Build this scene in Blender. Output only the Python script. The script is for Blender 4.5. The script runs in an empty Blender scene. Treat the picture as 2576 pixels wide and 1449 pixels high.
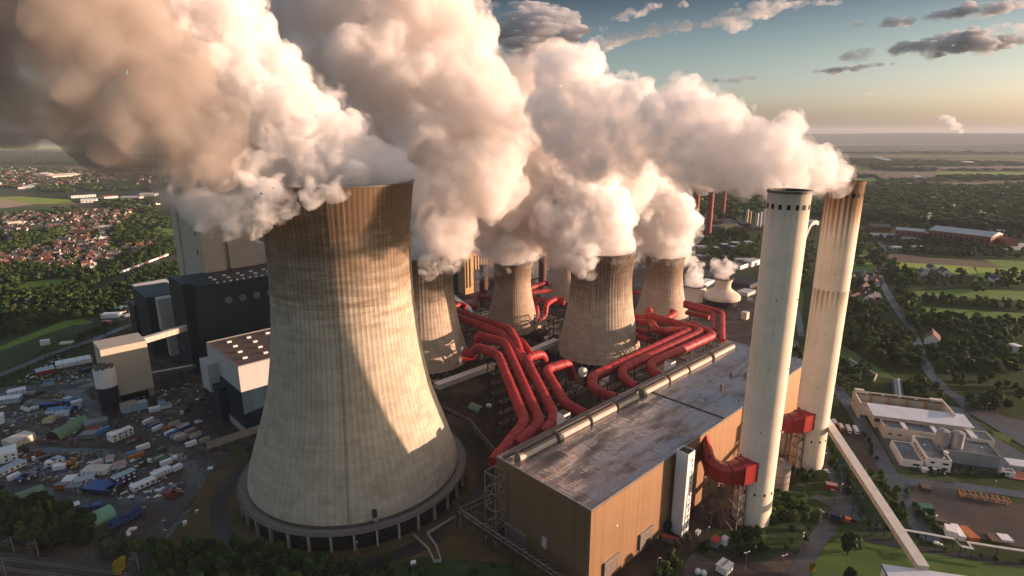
import bpy, bmesh, math, random
import numpy as np
from mathutils import Vector, Matrix, noise
from mathutils.kdtree import KDTree
R = math.radians
rnd = random.Random(7)
SC = bpy.context.scene
COL = SC.collection

# ------------------------------------------------------------------ camera
FPX, CAMH = 1470.0, 226.0            # focal length in pixels of a 2576 wide frame, height of the drone
PITCH = math.atan((724.5 - 337) / FPX)
cam = bpy.data.cameras.new("camera")
cam.sensor_width = 36.0
cam.lens = 36.0 * FPX / 2576.0
cam.clip_start, cam.clip_end = 1.0, 90000.0
camo = bpy.data.objects.new("camera", cam)
camo.location = (0, 0, CAMH)
camo.rotation_euler = (math.pi / 2 - PITCH, 0, 0)
COL.objects.link(camo)
SC.camera = camo

# ------------------------------------------------------------------ sky, sun, exposure
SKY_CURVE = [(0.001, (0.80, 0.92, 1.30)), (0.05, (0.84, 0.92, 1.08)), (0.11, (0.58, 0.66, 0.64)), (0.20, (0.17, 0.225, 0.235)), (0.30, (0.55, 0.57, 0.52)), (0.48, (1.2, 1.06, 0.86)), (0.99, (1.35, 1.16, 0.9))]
HAZE = 2.6e-5
SUN_EL, SUN_AZ = 7.5, 87.3            # degrees; azimuth clockwise from +Y (the view direction)
world = bpy.data.worlds.new("World")
SC.world = world
world.use_nodes = True
wn, wl = world.node_tree.nodes, world.node_tree.links
bg = wn["Background"]
sky = wn.new("ShaderNodeTexSky")
sky.sky_type = 'NISHITA'
sky.sun_disc = False
sky.sun_elevation = R(SUN_EL)
sky.sun_rotation = R(SUN_AZ)
sky.air_density, sky.dust_density, sky.ozone_density = 1.0, 3.0, 2.0
sky.altitude = 200
# sky times an elevation curve: dimmed low down, brightened overhead as added fill light
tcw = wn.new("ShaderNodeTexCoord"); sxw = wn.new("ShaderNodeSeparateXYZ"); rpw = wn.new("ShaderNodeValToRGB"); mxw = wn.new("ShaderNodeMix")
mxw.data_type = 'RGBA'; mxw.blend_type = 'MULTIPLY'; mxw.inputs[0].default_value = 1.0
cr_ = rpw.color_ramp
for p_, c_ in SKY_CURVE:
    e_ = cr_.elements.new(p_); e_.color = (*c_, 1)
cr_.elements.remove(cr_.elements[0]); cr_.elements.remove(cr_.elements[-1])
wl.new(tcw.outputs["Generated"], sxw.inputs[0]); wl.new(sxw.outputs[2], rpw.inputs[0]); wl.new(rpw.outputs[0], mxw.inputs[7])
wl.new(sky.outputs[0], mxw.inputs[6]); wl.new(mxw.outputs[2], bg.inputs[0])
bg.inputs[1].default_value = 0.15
sun = bpy.data.lights.new("sun", 'SUN')
sun.energy = 5.0
sun.angle = R(0.55)
sun.color = (1.0, 0.72, 0.50)
suno = bpy.data.objects.new("sun", sun)
sd = Vector((math.sin(R(SUN_AZ)) * math.cos(R(SUN_EL)), math.cos(R(SUN_AZ)) * math.cos(R(SUN_EL)), math.sin(R(SUN_EL))))
suno.rotation_euler = sd.to_track_quat('Z', 'Y').to_euler()
suno.location = sd * 3000
COL.objects.link(suno)
SC.view_settings.view_transform = 'Standard'
SC.view_settings.look = 'None'
SC.view_settings.exposure = 1.0
SC.view_settings.use_white_balance = True
SC.view_settings.white_balance_temperature = 6700
SC.view_settings.white_balance_tint = 24
SC.view_settings.gamma = 1.0
cy = SC.cycles
cy.max_bounces = 18
cy.diffuse_bounces = 3
cy.glossy_bounces = 2
cy.transmission_bounces = 2
cy.volume_bounces = 16
cy.volume_step_rate = 0.25
cy.volume_max_steps = 256
cy.transparent_max_bounces = 96
cy.sample_clamp_indirect = 6.0
cy.use_denoising = True
cy.use_adaptive_sampling = True
cy.adaptive_threshold = 0.02

# ------------------------------------------------------------------ helpers
_c, _s = math.cos(PITCH), math.sin(PITCH)
def G(u, v, z=0.0):
    """the point at height z that the drone sees in this direction"""
    X = (u - 1288) / FPX; Y = -(v - 724.5) / FPX
    t = (z - CAMH) / (Y * _c - _s)
    return Vector((X * t, (_c + Y * _s) * t, z))
def AT(u, v, y):
    X = (u - 1288) / FPX; Y = -(v - 724.5) / FPX
    t = y / (_c + Y * _s)
    return Vector((X * t, y, CAMH + (Y * _c - _s) * t))

class MB:
    """collects faces of one mesh"""
    def __init__(self): self.v, self.f, self.m, self.sm = [], [], [], []
    def add(self, vs, fs, m=0, smooth=False):
        o = len(self.v); self.v += [tuple(p) for p in vs]
        for f in fs: self.f.append(tuple(i + o for i in f)); self.m.append(m); self.sm.append(smooth)
        return self
    def box(self, c, s, rz=0.0, m=0, rx=0.0):
        hx, hy, hz = s[0] / 2, s[1] / 2, s[2] / 2
        M = Matrix.Translation(c) @ Matrix.Rotation(rz, 4, 'Z') @ Matrix.Rotation(rx, 4, 'X')
        vs = [M @ Vector((x, y, z)) for z in (-hz, hz) for x, y in ((-hx, -hy), (hx, -hy), (hx, hy), (-hx, hy))]
        return self.add(vs, [(3, 2, 1, 0), (4, 5, 6, 7), (0, 1, 5, 4), (1, 2, 6, 5), (2, 3, 7, 6), (3, 0, 4, 7)], m)
    def bar(self, a, b, w, h=None, m=0):
        """square bar from a to b"""
        a, b = Vector(a), Vector(b); d = b - a; L = d.length
        if L < 1e-6: return self
        d.normalize(); h = w if h is None else h
        up = Vector((0, 0, 1)) if abs(d.z) < 0.98 else Vector((1, 0, 0))
        x = d.cross(up).normalized() * w / 2; z = x.cross(d).normalized() * h / 2
        vs = [p + q for p in (a, b) for q in (-x - z, x - z, x + z, -x + z)]
        return self.add(vs, [(3, 2, 1, 0), (4, 5, 6, 7), (0, 1, 5, 4), (1, 2, 6, 5), (2, 3, 7, 6), (3, 0, 4, 7)], m)
    def tube(self, pts, r, n=12, m=0, caps=True, smooth=True):
        pts = [Vector(p) for p in pts]; k = len(pts)
        rs = r if isinstance(r, (list, tuple)) else [r] * k
        t0 = (pts[1] - pts[0]).normalized()
        up = Vector((0, 0, 1)) if abs(t0.z) < 0.95 else Vector((1, 0, 0))
        nx = t0.cross(up).normalized(); vs = []
        for i, p in enumerate(pts):
            t = ((pts[min(i + 1, k - 1)] - p).normalized() + (p - pts[max(i - 1, 0)]).normalized())
            t = t.normalized() if t.length > 1e-6 else t0
            nx = (nx - t * nx.dot(t)).normalized(); ny = t.cross(nx)
            vs += [p + (nx * math.cos(a) + ny * math.sin(a)) * rs[i] for a in [2 * math.pi * j / n for j in range(n)]]
        fs = [(i * n + j, i * n + (j + 1) % n, (i + 1) * n + (j + 1) % n, (i + 1) * n + j) for i in range(k - 1) for j in range(n)]
        self.add(vs, fs, m, smooth)
        if caps:
            self.add(vs[:n], [tuple(range(n))[::-1]], m); self.add(vs[-n:], [tuple(range(n))], m)
        return self
    def lathe(self, prof, n=48, c=(0, 0), m=0, smooth=True, a0=0.0, a1=2 * math.pi):
        full = abs(a1 - a0 - 2 * math.pi) < 1e-6; k = n if full else n + 1
        vs = [(c[0] + r * math.cos(a0 + (a1 - a0) * j / n), c[1] + r * math.sin(a0 + (a1 - a0) * j / n), z) for r, z in prof for j in range(k)]
        fs = [(i * k + j, i * k + (j + 1) % k, (i + 1) * k + (j + 1) % k, (i + 1) * k + j) for i in range(len(prof) - 1) for j in range(n)]
        return self.add(vs, fs, m, smooth)
    def prism(self, poly, z0, z1, m=0, mtop=None):
        n = len(poly)
        if sum(poly[i][0] * poly[(i + 1) % n][1] - poly[(i + 1) % n][0] * poly[i][1] for i in range(n)) < 0: poly = poly[::-1]
        vs = [(p[0], p[1], z0) for p in poly] + [(p[0], p[1], z1) for p in poly]
        self.add(vs, [tuple(range(n))[::-1]] + [(i, (i + 1) % n, n + (i + 1) % n, n + i) for i in range(n)], m)
        self.add(vs[n:], [tuple(range(n))], m if mtop is None else mtop)
        return self
    def build(self, name, mats, parent=None, loc=None, rz=0.0):
        me = bpy.data.meshes.new(name)
        me.from_pydata(self.v, [], self.f); me.update()
        for mt in (mats if isinstance(mats, (list, tuple)) else [mats]): me.materials.append(mt)
        me.polygons.foreach_set("material_index", self.m)
        me.polygons.foreach_set("use_smooth", self.sm)
        o = bpy.data.objects.new(name, me); COL.objects.link(o)
        if parent: o.parent = parent
        if loc is not None: o.location = loc; o.rotation_euler = (0, 0, rz)
        return o

def tag(o, label, cat=None, group=None, kind=None):
    if label: o["label"] = label
    if cat: o["category"] = cat
    if group: o["group"] = group
    if kind: o["kind"] = kind
    return o
def thing(name, label, cat, loc=(0, 0, 0), rz=0.0, group=None):
    o = bpy.data.objects.new(name, None); COL.objects.link(o)
    o.location = loc; o.rotation_euler = (0, 0, rz); o.empty_display_size = 2
    return tag(o, label, cat, group)
def dup(o, loc=None, rz=None, label=None, scale=None, parent=None):
    """a copy of a thing with copies of its parts and sub-parts"""
    c = o.copy(); COL.objects.link(c)
    if parent: c.parent = parent
    if loc is not None: c.location = loc
    if rz is not None: c.rotation_euler = (0, 0, rz)
    if scale is not None: c.scale = scale if isinstance(scale, (tuple, list, Vector)) else (scale,) * 3
    if label: c["label"] = label
    for ch in KIDS.get(o.name) or list(o.children): dup(ch, parent=c)
    return c
KIDS = {}
def struct(o): o["kind"] = "structure"; return o

# ------------------------------------------------------------------ materials
MATS = {}
class NT:
    """short node builder"""
    def __init__(self, mat):
        self.n, self.l = mat.node_tree.nodes, mat.node_tree.links
    def new(self, t, **kw):
        nd = self.n.new(t)
        for k, v in kw.items(): setattr(nd, k, v)
        return nd
    def link(self, a, b): self.l.new(a, b)
    def coord(self, kind="Object", scale=(1, 1, 1), rot=(0, 0, 0)):
        tc = self.new("ShaderNodeTexCoord"); mp = self.new("ShaderNodeMapping")
        mp.inputs["Scale"].default_value = scale; mp.inputs["Rotation"].default_value = rot
        self.link(tc.outputs[kind], mp.inputs[0]); return mp.outputs[0]
    def pos(self, scale=(1, 1, 1), rot=(0, 0, 0)):
        g = self.new("ShaderNodeNewGeometry"); mp = self.new("ShaderNodeMapping")
        mp.inputs["Scale"].default_value = scale; mp.inputs["Rotation"].default_value = rot
        self.link(g.outputs["Position"], mp.inputs[0]); return mp.outputs[0]
    def noise(self, vec, scale=1.0, detail=4.0, rough=0.55, dist=0.0, out=0):
        t = self.new("ShaderNodeTexNoise"); t.inputs["Scale"].default_value = scale; t.inputs["Detail"].default_value = detail
        t.inputs["Roughness"].default_value = rough; t.inputs["Distortion"].default_value = dist
        self.link(vec, t.inputs["Vector"]); return t.outputs[out]
    def ramp(self, fac, stops, interp='LINEAR'):
        r = self.new("ShaderNodeValToRGB"); cr = r.color_ramp; cr.interpolation = interp
        while len(cr.elements) < len(stops): cr.elements.new(0.5)
        for e, (p, c) in zip(cr.elements, stops):
            e.position = p; e.color = (c if len(c) == 4 else (*c, 1)) if isinstance(c, (tuple, list)) else (c, c, c, 1)
        self.link(fac, r.inputs[0]); return r.outputs[0]
    def mix(self, fac, a, b, mode='MIX'):
        m = self.new("ShaderNodeMix", data_type='RGBA', blend_type=mode)
        for sock, val in ((m.inputs[0], fac), (m.inputs[6], a), (m.inputs[7], b)):
            if hasattr(val, "is_output"): self.link(val, sock)
            elif isinstance(val, (int, float)) and sock is not m.inputs[0]: sock.default_value = (val, val, val, 1)
            elif isinstance(val, (int, float)): sock.default_value = val
            else: sock.default_value = (*val, 1) if len(val) == 3 else val
        return m.outputs[2]
    def math(self, op, a, b=0.5, c=None, clamp=False):
        m = self.new("ShaderNodeMath", operation=op); m.use_clamp = clamp
        for sock, val in zip(m.inputs, (a, b, c)):
            if val is None: continue
            if hasattr(val, "is_output"): self.link(val, sock)
            else: sock.default_value = val
        return m.outputs[0]
    def sep(self, vec):
        s = self.new("ShaderNodeSeparateXYZ"); self.link(vec, s.inputs[0]); return s.outputs
    def bump(self, h, strength=0.3, dist=0.2):
        b = self.new("ShaderNodeBump"); b.inputs["Strength"].default_value = strength; b.inputs["Distance"].default_value = dist
        self.link(h, b.inputs["Height"]); self.link(b.outputs[0], self.n["Principled BSDF"].inputs["Normal"])
    def out(self, col=None, rough=None, metal=None, spec=None):
        b = self.n["Principled BSDF"]
        for k, v in (("Base Color", col), ("Roughness", rough), ("Metallic", metal), ("Specular IOR Level", spec)):
            if v is None: continue
            if hasattr(v, "is_output"): self.link(v, b.inputs[k])
            else: b.inputs[k].default_value = ((*v, 1) if isinstance(v, (tuple, list)) else v)
def newmat(name):
    m = bpy.data.materials.new(name); m.use_nodes = True; MATS[name] = m
    return m, NT(m)
def plain(name, col, rough=0.75, metal=0.0, var=0.18, scale=0.25, spec=0.3):
    """a painted or bare surface with patchy dirt"""
    m, t = newmat(name)
    p = t.pos()
    n = t.noise(p, scale, 5, 0.65); n2 = t.noise(p, scale * 7, 3, 0.6)
    k = t.math('ADD', t.math('MULTIPLY', n, 0.7), t.math('MULTIPLY', n2, 0.3))
    c = t.ramp(k, [(0.3, tuple(x * (1 - var) for x in col)), (0.7, tuple(min(1, x * (1 + var)) for x in col))])
    t.out(c, rough, metal, spec)
    return m
# ------------------------------------------------------------------ materials of the plant
def tower_mat(name, light, mid, dark, ribs, zs, H, ribdark=0.35, streak=1.0, panel=3.0, ringk=0.4):
    """board-marked concrete: casting rings, vertical ribs, soot and algae running down from the rim (zs: where it ends)"""
    m, t = newmat(name)
    tc = t.new("ShaderNodeTexCoord"); x, y, z = t.sep(tc.outputs["Object"])
    ang = t.math('ARCTAN2', y, x)
    cv = t.new("ShaderNodeCombineXYZ"); t.link(t.math('MULTIPLY', ang, 40), cv.inputs[0]); t.link(t.math('MULTIPLY', z, 0.02), cv.inputs[2])
    fine = t.noise(cv.outputs[0], 1.0, 5, 0.7)                     # streaks
    cv2 = t.new("ShaderNodeCombineXYZ"); t.link(t.math('MULTIPLY', ang, 6), cv2.inputs[0]); t.link(t.math('MULTIPLY', z, 0.03), cv2.inputs[2])
    broad = t.noise(cv2.outputs[0], 1.0, 3, 0.6)
    cv3 = t.new("ShaderNodeCombineXYZ"); t.link(t.math('MULTIPLY', ang, 1.5), cv3.inputs[0]); t.link(t.math('MULTIPLY', z, 0.25), cv3.inputs[2])
    ring = t.noise(cv3.outputs[0], 1.0, 3, 0.7)
    col = t.mix(t.ramp(ring, [(0.35, 0), (0.65, 1)]), light, mid)
    blot = t.noise(tc.outputs["Object"], 0.12, 5, 0.65)
    col = t.mix(t.math('MULTIPLY', t.ramp(blot, [(0.4, 0), (0.72, 1)]), 0.35), col, dark)
    zz = t.math('ADD', t.math('DIVIDE', t.math('SUBTRACT', z, zs), H - zs), t.math('ADD', t.math('MULTIPLY', t.math('SUBTRACT', broad, 0.5), 0.5), t.math('MULTIPLY', t.math('SUBTRACT', ring, 0.5), ringk)))
    m1 = t.ramp(t.math('ADD', zz, t.math('MULTIPLY', t.math('SUBTRACT', fine, 0.5), 1.2 * streak)), [(0.0, 0), (0.3, 0.55), (0.75, 0.95)])
    col = t.mix(m1, col, dark)
    lightst = t.ramp(fine, [(0.62, 0), (0.74, 1)])
    col = t.mix(t.math('MULTIPLY', lightst, t.math('MULTIPLY', m1, 0.5)), col, light)
    rb = t.math('SINE', t.math('MULTIPLY', ang, ribs))
    rl = t.ramp(rb, [(0.0, 0), (0.9, 0), (0.985, 1)])
    rr = t.math('FRACT', t.math('DIVIDE', z, panel)); rl2 = t.ramp(rr, [(0.0, 1), (0.06, 0), (1.0, 0)])
    zk = t.ramp(t.math('DIVIDE', z, H), [(0.2, 0.35), (0.6, 1.0)])
    lines = t.math('MULTIPLY', t.math('MAXIMUM', rl, t.math('MULTIPLY', rl2, 0.3)), t.math('MULTIPLY', zk, ribdark))
    col = t.mix(lines, col, tuple(c * 0.35 for c in dark))
    t.out(col, 0.9, 0, 0.15)
    t.bump(t.math('ADD', t.math('MULTIPLY', rb, 0.5), t.math('MULTIPLY', fine, 0.4)), 0.35, 0.35)
    return m
def clad_mat(name, col, pitch=1.2, rough=0.45, metal=0.0, horiz=False, var=0.1, spec=0.4, seam=0.25):
    """profiled metal cladding: seams every few metres, faint panel to panel change of tone"""
    m, t = newmat(name)
    tc = t.new("ShaderNodeTexCoord"); x, y, z = t.sep(tc.outputs["Object"])
    k = z if horiz else t.math('ADD', x, y)
    q = t.math('DIVIDE', k, pitch)
    wn_ = t.new("ShaderNodeTexWhiteNoise", noise_dimensions='1D'); t.link(t.math('FLOOR', q), wn_.inputs["W"])
    f = t.math('FRACT', q); ln = t.ramp(f, [(0.0, 1), (0.07, 0), (1.0, 0)])
    nz = t.noise(tc.outputs["Object"], 0.06, 4, 0.6)
    tone = t.math('ADD', t.math('MULTIPLY', wn_.outputs[0], 0.35), t.math('MULTIPLY', nz, 0.65))
    c = t.ramp(tone, [(0.25, tuple(v * (1 - var) for v in col)), (0.75, tuple(v * (1 + var) for v in col))])
    c = t.mix(t.math('MULTIPLY', ln, seam), c, tuple(v * 0.3 for v in col))
    t.out(c, rough, metal, spec); t.bump(f, 0.12, 0.1)
    return m
M_TOW = tower_mat("big_tower_concrete", (0.53, 0.45, 0.345), (0.44, 0.37, 0.275), (0.125, 0.075, 0.04), 96, 122, 199, 0.6, 0.35, 1.5, 1.0)
M_TOW2 = tower_mat("old_tower_concrete", (0.52, 0.43, 0.33), (0.42, 0.335, 0.25), (0.085, 0.058, 0.038), 64, 60, 113, 0.5, 1.4)
M_TOWIN = plain("tower_inside", (0.14, 0.12, 0.10), 0.9)
M_CONC = plain("grey_concrete", (0.33, 0.30, 0.26), 0.9)
M_CONCD = plain("dark_wet_concrete", (0.10, 0.085, 0.07), 0.55)
M_DARK = plain("dark_steel", (0.028, 0.027, 0.028), 0.6)
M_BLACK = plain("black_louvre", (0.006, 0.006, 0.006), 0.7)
M_STEEL = plain("galvanised_steel", (0.28, 0.27, 0.26), 0.45, 0.4)
M_RSTEEL = plain("primed_steel", (0.16, 0.125, 0.105), 0.6)
M_GLASS = plain("dark_window", (0.02, 0.025, 0.03), 0.15, 0, 0.1, 0.5, 0.6)
M_WHITE = plain("white_paint", (0.74, 0.72, 0.68), 0.6, 0, 0.08, 0.15)
M_RED = plain("red_pipe_paint", (0.36, 0.018, 0.02), 0.5, 0, 0.3, 0.10, 0.45)
M_REDB = plain("red_pipe_band", (0.17, 0.02, 0.016), 0.5)
M_REDD = clad_mat("red_duct_cladding", (0.34, 0.022, 0.016), 3.0, 0.45, 0, False, 0.2)
M_BROWN = clad_mat("brown_cladding", (0.36, 0.225, 0.13), 2.2, 0.6, 0.82, False, 0.10, 0.3, 0.3)
M_NAVY = clad_mat("navy_cladding", (0.005, 0.021, 0.034), 4.0, 0.5, 0, False, 0.25, 0.22)
M_BEIGE = clad_mat("beige_cladding", (0.50, 0.42, 0.33), 1.1, 0.5, 0, True, 0.06, 0.3, 0.12)
M_PALE = clad_mat("pale_grey_cladding", (0.45, 0.43, 0.41), 1.0, 0.5, 0, False, 0.08, 0.35, 0.15)
M_ROOFD = plain("tar_roof", (0.045, 0.036, 0.032), 0.5, 0, 0.3, 0.1)
M_REDBRICK = plain("red_brick", (0.23, 0.075, 0.05), 0.85)

EV, MV = Vector((0.7206, 0.6933, 0)), Vector((-0.6933, 0.7206, 0))   # the plant's grid: along its halls, and away from the camera
PRZ = math.atan2(EV.y, EV.x)
def EL(o, e, n, z=0.0):
    """point e metres along, n metres towards the camera side, from o"""
    return Vector((o[0], o[1], 0)) + EV * e - MV * n + Vector((0, 0, z))

# ------------------------------------------------------------------ ground of the world
def ground_mat():
    m, t = newmat("land")
    p = t.pos()
    d = t.new("ShaderNodeVectorMath", operation='LENGTH'); t.link(p, d.inputs[0])
    n1 = t.noise(p, 0.004, 4, 0.6); n2 = t.noise(p, 0.05, 6, 0.7)
    c = t.ramp(n2, [(0.3, (0.018, 0.028, 0.008)), (0.55, (0.035, 0.052, 0.014)), (0.75, (0.075, 0.075, 0.03))])
    v = t.new("ShaderNodeTexVoronoi"); v.inputs["Scale"].default_value = 0.0021; v.inputs["Randomness"].default_value = 0.8
    mp = t.pos((0.5, 1.6, 1), (0, 0, 0.35)); t.link(mp, v.inputs["Vector"])
    vs = t.new("ShaderNodeSeparateColor"); t.link(v.outputs["Color"], vs.inputs[0])
    f = t.ramp(vs.outputs[0], [(0.0, (0.035, 0.055, 0.02)), (0.25, (0.06, 0.095, 0.022)), (0.45, (0.13, 0.10, 0.065)), (0.6, (0.03, 0.05, 0.02)), (0.75, (0.10, 0.12, 0.04)), (0.9, (0.17, 0.13, 0.09))], 'CONSTANT')
    far = t.ramp(t.math('DIVIDE', d.outputs["Value"], 4000), [(0.5, 0), (0.62, 1)])
    c = t.mix(far, c, f)
    t.out(c, 0.95, 0, 0.1); return m
M_LAND = ground_mat()
gm = MB()
ring = [0, 250, 600, 1200, 2500, 5000, 12000, 26000]
gm.lathe([(max(r, 0.01), 0) for r in ring][::-1], 64, (0, 0), 0, False)
struct(gm.build("ground", M_LAND))

# ------------------------------------------------------------------ the tallest cooling tower
TX, TY = -104.4, 350.0
def cooling_tower(loc, H, prof, mat, label, rim=1.2, cat="cooling tower", n=128, base_dark=True, name="cooling_tower", smooth=True):
    t = thing(name, label, cat, loc)
    outer = [(r, z) for r, z in prof]; inner = [(r - 1.0, z) for r, z in prof[::-1]]
    MB().lathe(outer, n, (0, 0), 0, smooth).build("shell", mat, t)
    MB().lathe(inner, n).build("lining", M_TOWIN, t)
    rt = prof[-1][0]
    MB().lathe([(rt + 0.02, H - 0.6), (rt + 0.7, H - 0.55), (rt + 0.7, H + 0.35), (rt - 1.4, H + 0.35), (rt - 1.4, H - 0.6)], n, (0, 0), 0, False).build("rim", M_CONCD, t)
    if base_dark:
        z0, r0 = prof[0][1], prof[0][0]
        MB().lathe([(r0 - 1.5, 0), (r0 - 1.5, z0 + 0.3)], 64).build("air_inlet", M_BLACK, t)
        k = 44; mb = MB()
        for i in range(k):
            a, b = 2 * math.pi * i / k, 2 * math.pi * (i + 0.5) / k
            for q in (b, b - 2 * math.pi / k):
                mb.bar((math.cos(a) * (r0 + 0.6), math.sin(a) * (r0 + 0.6), 0), (math.cos(q) * (r0 - 0.2), math.sin(q) * (r0 - 0.2), z0), 0.8)
        mb.build("support_columns", M_CONCD, t)  # dark concrete puts the shade round the foot into the colour
        MB().lathe([(r0 + 4, 0), (r0 + 4, 1.6), (r0 + 3.4, 1.6), (r0 + 3.4, 0.4)], 64, (0, 0), 0, False).build("basin_wall", M_CONCD, t)
    return t
bt_prof = [(67.5, 13), (66.2, 20), (63.5, 29), (60.6, 38), (56.5, 50), (51.6, 66), (48.2, 82), (45.4, 100), (43.4, 120), (42.4, 140), (42.2, 156), (42.8, 174), (44.4, 190), (45.6, 199)]
def smooth_prof(p, k=4):
    out = []
    for i in range(len(p) - 1):
        a, b, c, d = p[max(i - 1, 0)], p[i], p[i + 1], p[min(i + 2, len(p) - 1)]
        for j in range(k):
            s = j / k; z = b[1] + (c[1] - b[1]) * s
            r = 0.5 * (2 * b[0] + (c[0] - a[0]) * s + (2 * a[0] - 5 * b[0] + 4 * c[0] - d[0]) * s * s + (3 * b[0] - a[0] - 3 * c[0] + d[0]) * s ** 3)
            out.append((r, z))
    return out + [p[-1]]
bt = cooling_tower((TX, TY, 0), 199, smooth_prof(bt_prof), M_TOW, "tallest ribbed concrete cooling tower with dark stained top", base_dark=False, n=192)
MB().lathe([(67.2, 12.2), (67.9, 12.2), (67.9, 13.6), (67.3, 13.6)], 128, (0, 0), 0, False).build("skirt_ring", M_CONCD, bt)
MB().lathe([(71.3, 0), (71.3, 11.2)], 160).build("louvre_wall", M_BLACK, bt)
MB().lathe([(68.2, 11.0), (73.6, 11.0), (73.6, 11.9), (72.9, 11.9), (72.9, 11.5), (66.0, 11.5), (66.0, 12.4)], 160, (0, 0), 0, False).build("walkway", plain("walkway_concrete", (0.19, 0.165, 0.14), 0.85), bt)
rl = MB()
for i in range(150):
    a = 2 * math.pi * i / 150
    rl.box((math.cos(a) * 73.3, math.sin(a) * 73.3, 12.4), (0.12, 0.12, 1.1), a)
for z in (12.5, 13.0): rl.tube([(math.cos(2 * math.pi * i / 150) * 73.3, math.sin(2 * math.pi * i / 150) * 73.3, z) for i in range(151)], 0.07, 4)
rl.build("handrail", M_DARK, bt)
for i in range(36):
    a = 2 * math.pi * (i + 0.3) / 36
    MB().box((0, 0, 5.5), (1.7, 1.1, 11), 0).build("pilaster", M_CONC, bt, (math.cos(a) * 72.1, math.sin(a) * 72.1, 0), a)
slt = MB()
for z in (3.6, 7.3): slt.lathe([(71.2, z), (71.5, z), (71.5, z + 0.15), (71.2, z + 0.15)], 160, (0, 0), 0, False)
slt.build("louvre_rail", M_DARK, bt)
a = math.atan2(G(945, 1310, 14).y - TY, G(945, 1310, 14).x - TX)
st = MB()
st.box((0, 0, 15.2), (3.2, 2.4, 0.4)); st.box((-3.0, 0, 17.5), (2.6, 2.4, 4.6), m=1)
for s in (-1, 1): st.bar((-2, s * 1.1, 15), (4.5, s * 1.1, 11.6), 0.25)
st.build("access_stair", [M_STEEL, M_DARK], bt, (math.cos(a) * 69.6, math.sin(a) * 69.6, 0), a)
lad = MB()
a = math.atan2(-0.93, 0.18)
for q in smooth_prof(bt_prof, 3)[:-1]: pass
pp = [(r + 0.25, z) for r, z in smooth_prof(bt_prof, 4)]
for off in (-0.35, 0.35):
    lad.tube([(math.cos(a) * r - math.sin(a) * off, math.sin(a) * r + math.cos(a) * off, z) for r, z in pp], 0.08, 4)
lad.build("ladder", M_RSTEEL, bt)

# ------------------------------------------------------------------ the older towers
def hyper(H, rb, rn, rt, zn, z0, k=26):
    out = []
    for i in range(k + 1):
        z = z0 + (H - z0) * i / k
        if z < zn: q = (zn - z) / (zn - z0); r = rn + (rb - rn) * (0.25 * q + 0.75 * q * q)
        else: q = (z - zn) / (H - zn); r = rn + (rt - rn) * q * q
        out.append((r, z))
    return out
def old_tower(x, y, H, rb, rn, rt, label, mat=None, z0=6):
    return cooling_tower((x, y, 0), H, hyper(H, rb, rn, rt, H * 0.72, z0), mat or M_TOW2, label)
old_tower(-91, 560, 113, 48, 32.6, 34, "streaky old cooling tower half hidden behind the tallest one")
old_tower(0.5, 657, 84, 34, 21.2, 22.3, "slim old cooling tower standing between red pipes, steam hanging on its rim", tower_mat("slim_tower_concrete", (0.44, 0.35, 0.27), (0.36, 0.28, 0.21), (0.16, 0.11, 0.075), 60, 58, 84, 0.35, 1.2))
old_tower(91.2, 580, 113, 45, 31, 34, "broad old cooling tower in front, black streaks below its rim and grey patched foot")
old_tower(190.5, 712, 80, 33.5, 22.5, 24.5, "pinkish old cooling tower beside the largest red pipe bundle", tower_mat("pink_tower_concrete", (0.52, 0.42, 0.33), (0.45, 0.35, 0.27), (0.17, 0.115, 0.07), 56, 38, 80, 0.25, 1.2))
old_tower(73, 790, 84, 33, 20, 22, "pale old cooling tower mostly hidden behind the broad one", tower_mat("plain_tower_concrete", (0.46, 0.39, 0.32), (0.42, 0.35, 0.28), (0.3, 0.24, 0.19), 50, 60, 84, 0.2, 0.6))
M_CREAM = plain("cream_concrete", (0.60, 0.52, 0.41), 0.85, 0, 0.12, 0.08)
p = AT(1749, 733, 800); cooling_tower((p.x, 800, 0), 18.5, [(24, 0.2), (20, 5), (16.5, 10), (14.2, 14), (14.6, 18.5)], M_CREAM, "small squat cream tower behind the upright red pipes", base_dark=False, n=48)
p = AT(1817, 770, 765)
s6 = cooling_tower((p.x, 770, 0), 37, [(24.2, 9), (24.4, 12.5), (22.5, 15.2), (13, 21.5), (10.6, 24), (10.3, 29), (12.8, 37)], M_CREAM, "small cream tower with a flared skirt on lattice legs", base_dark=False, n=48, smooth=False)
lg = MB()
for i in range(24):
    a, b = 2 * math.pi * i / 24, 2 * math.pi * (i + 0.5) / 24
    for q in (b, b - 2 * math.pi / 24): lg.bar((24 * math.cos(a), 24 * math.sin(a), 0), (23.8 * math.cos(q), 23.8 * math.sin(q), 9), 0.5)
lg.build("lattice_legs", M_DARK, s6); MB().lathe([(20, 0), (20, 9)], 32).build("air_inlet", M_BLACK, s6)

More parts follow.
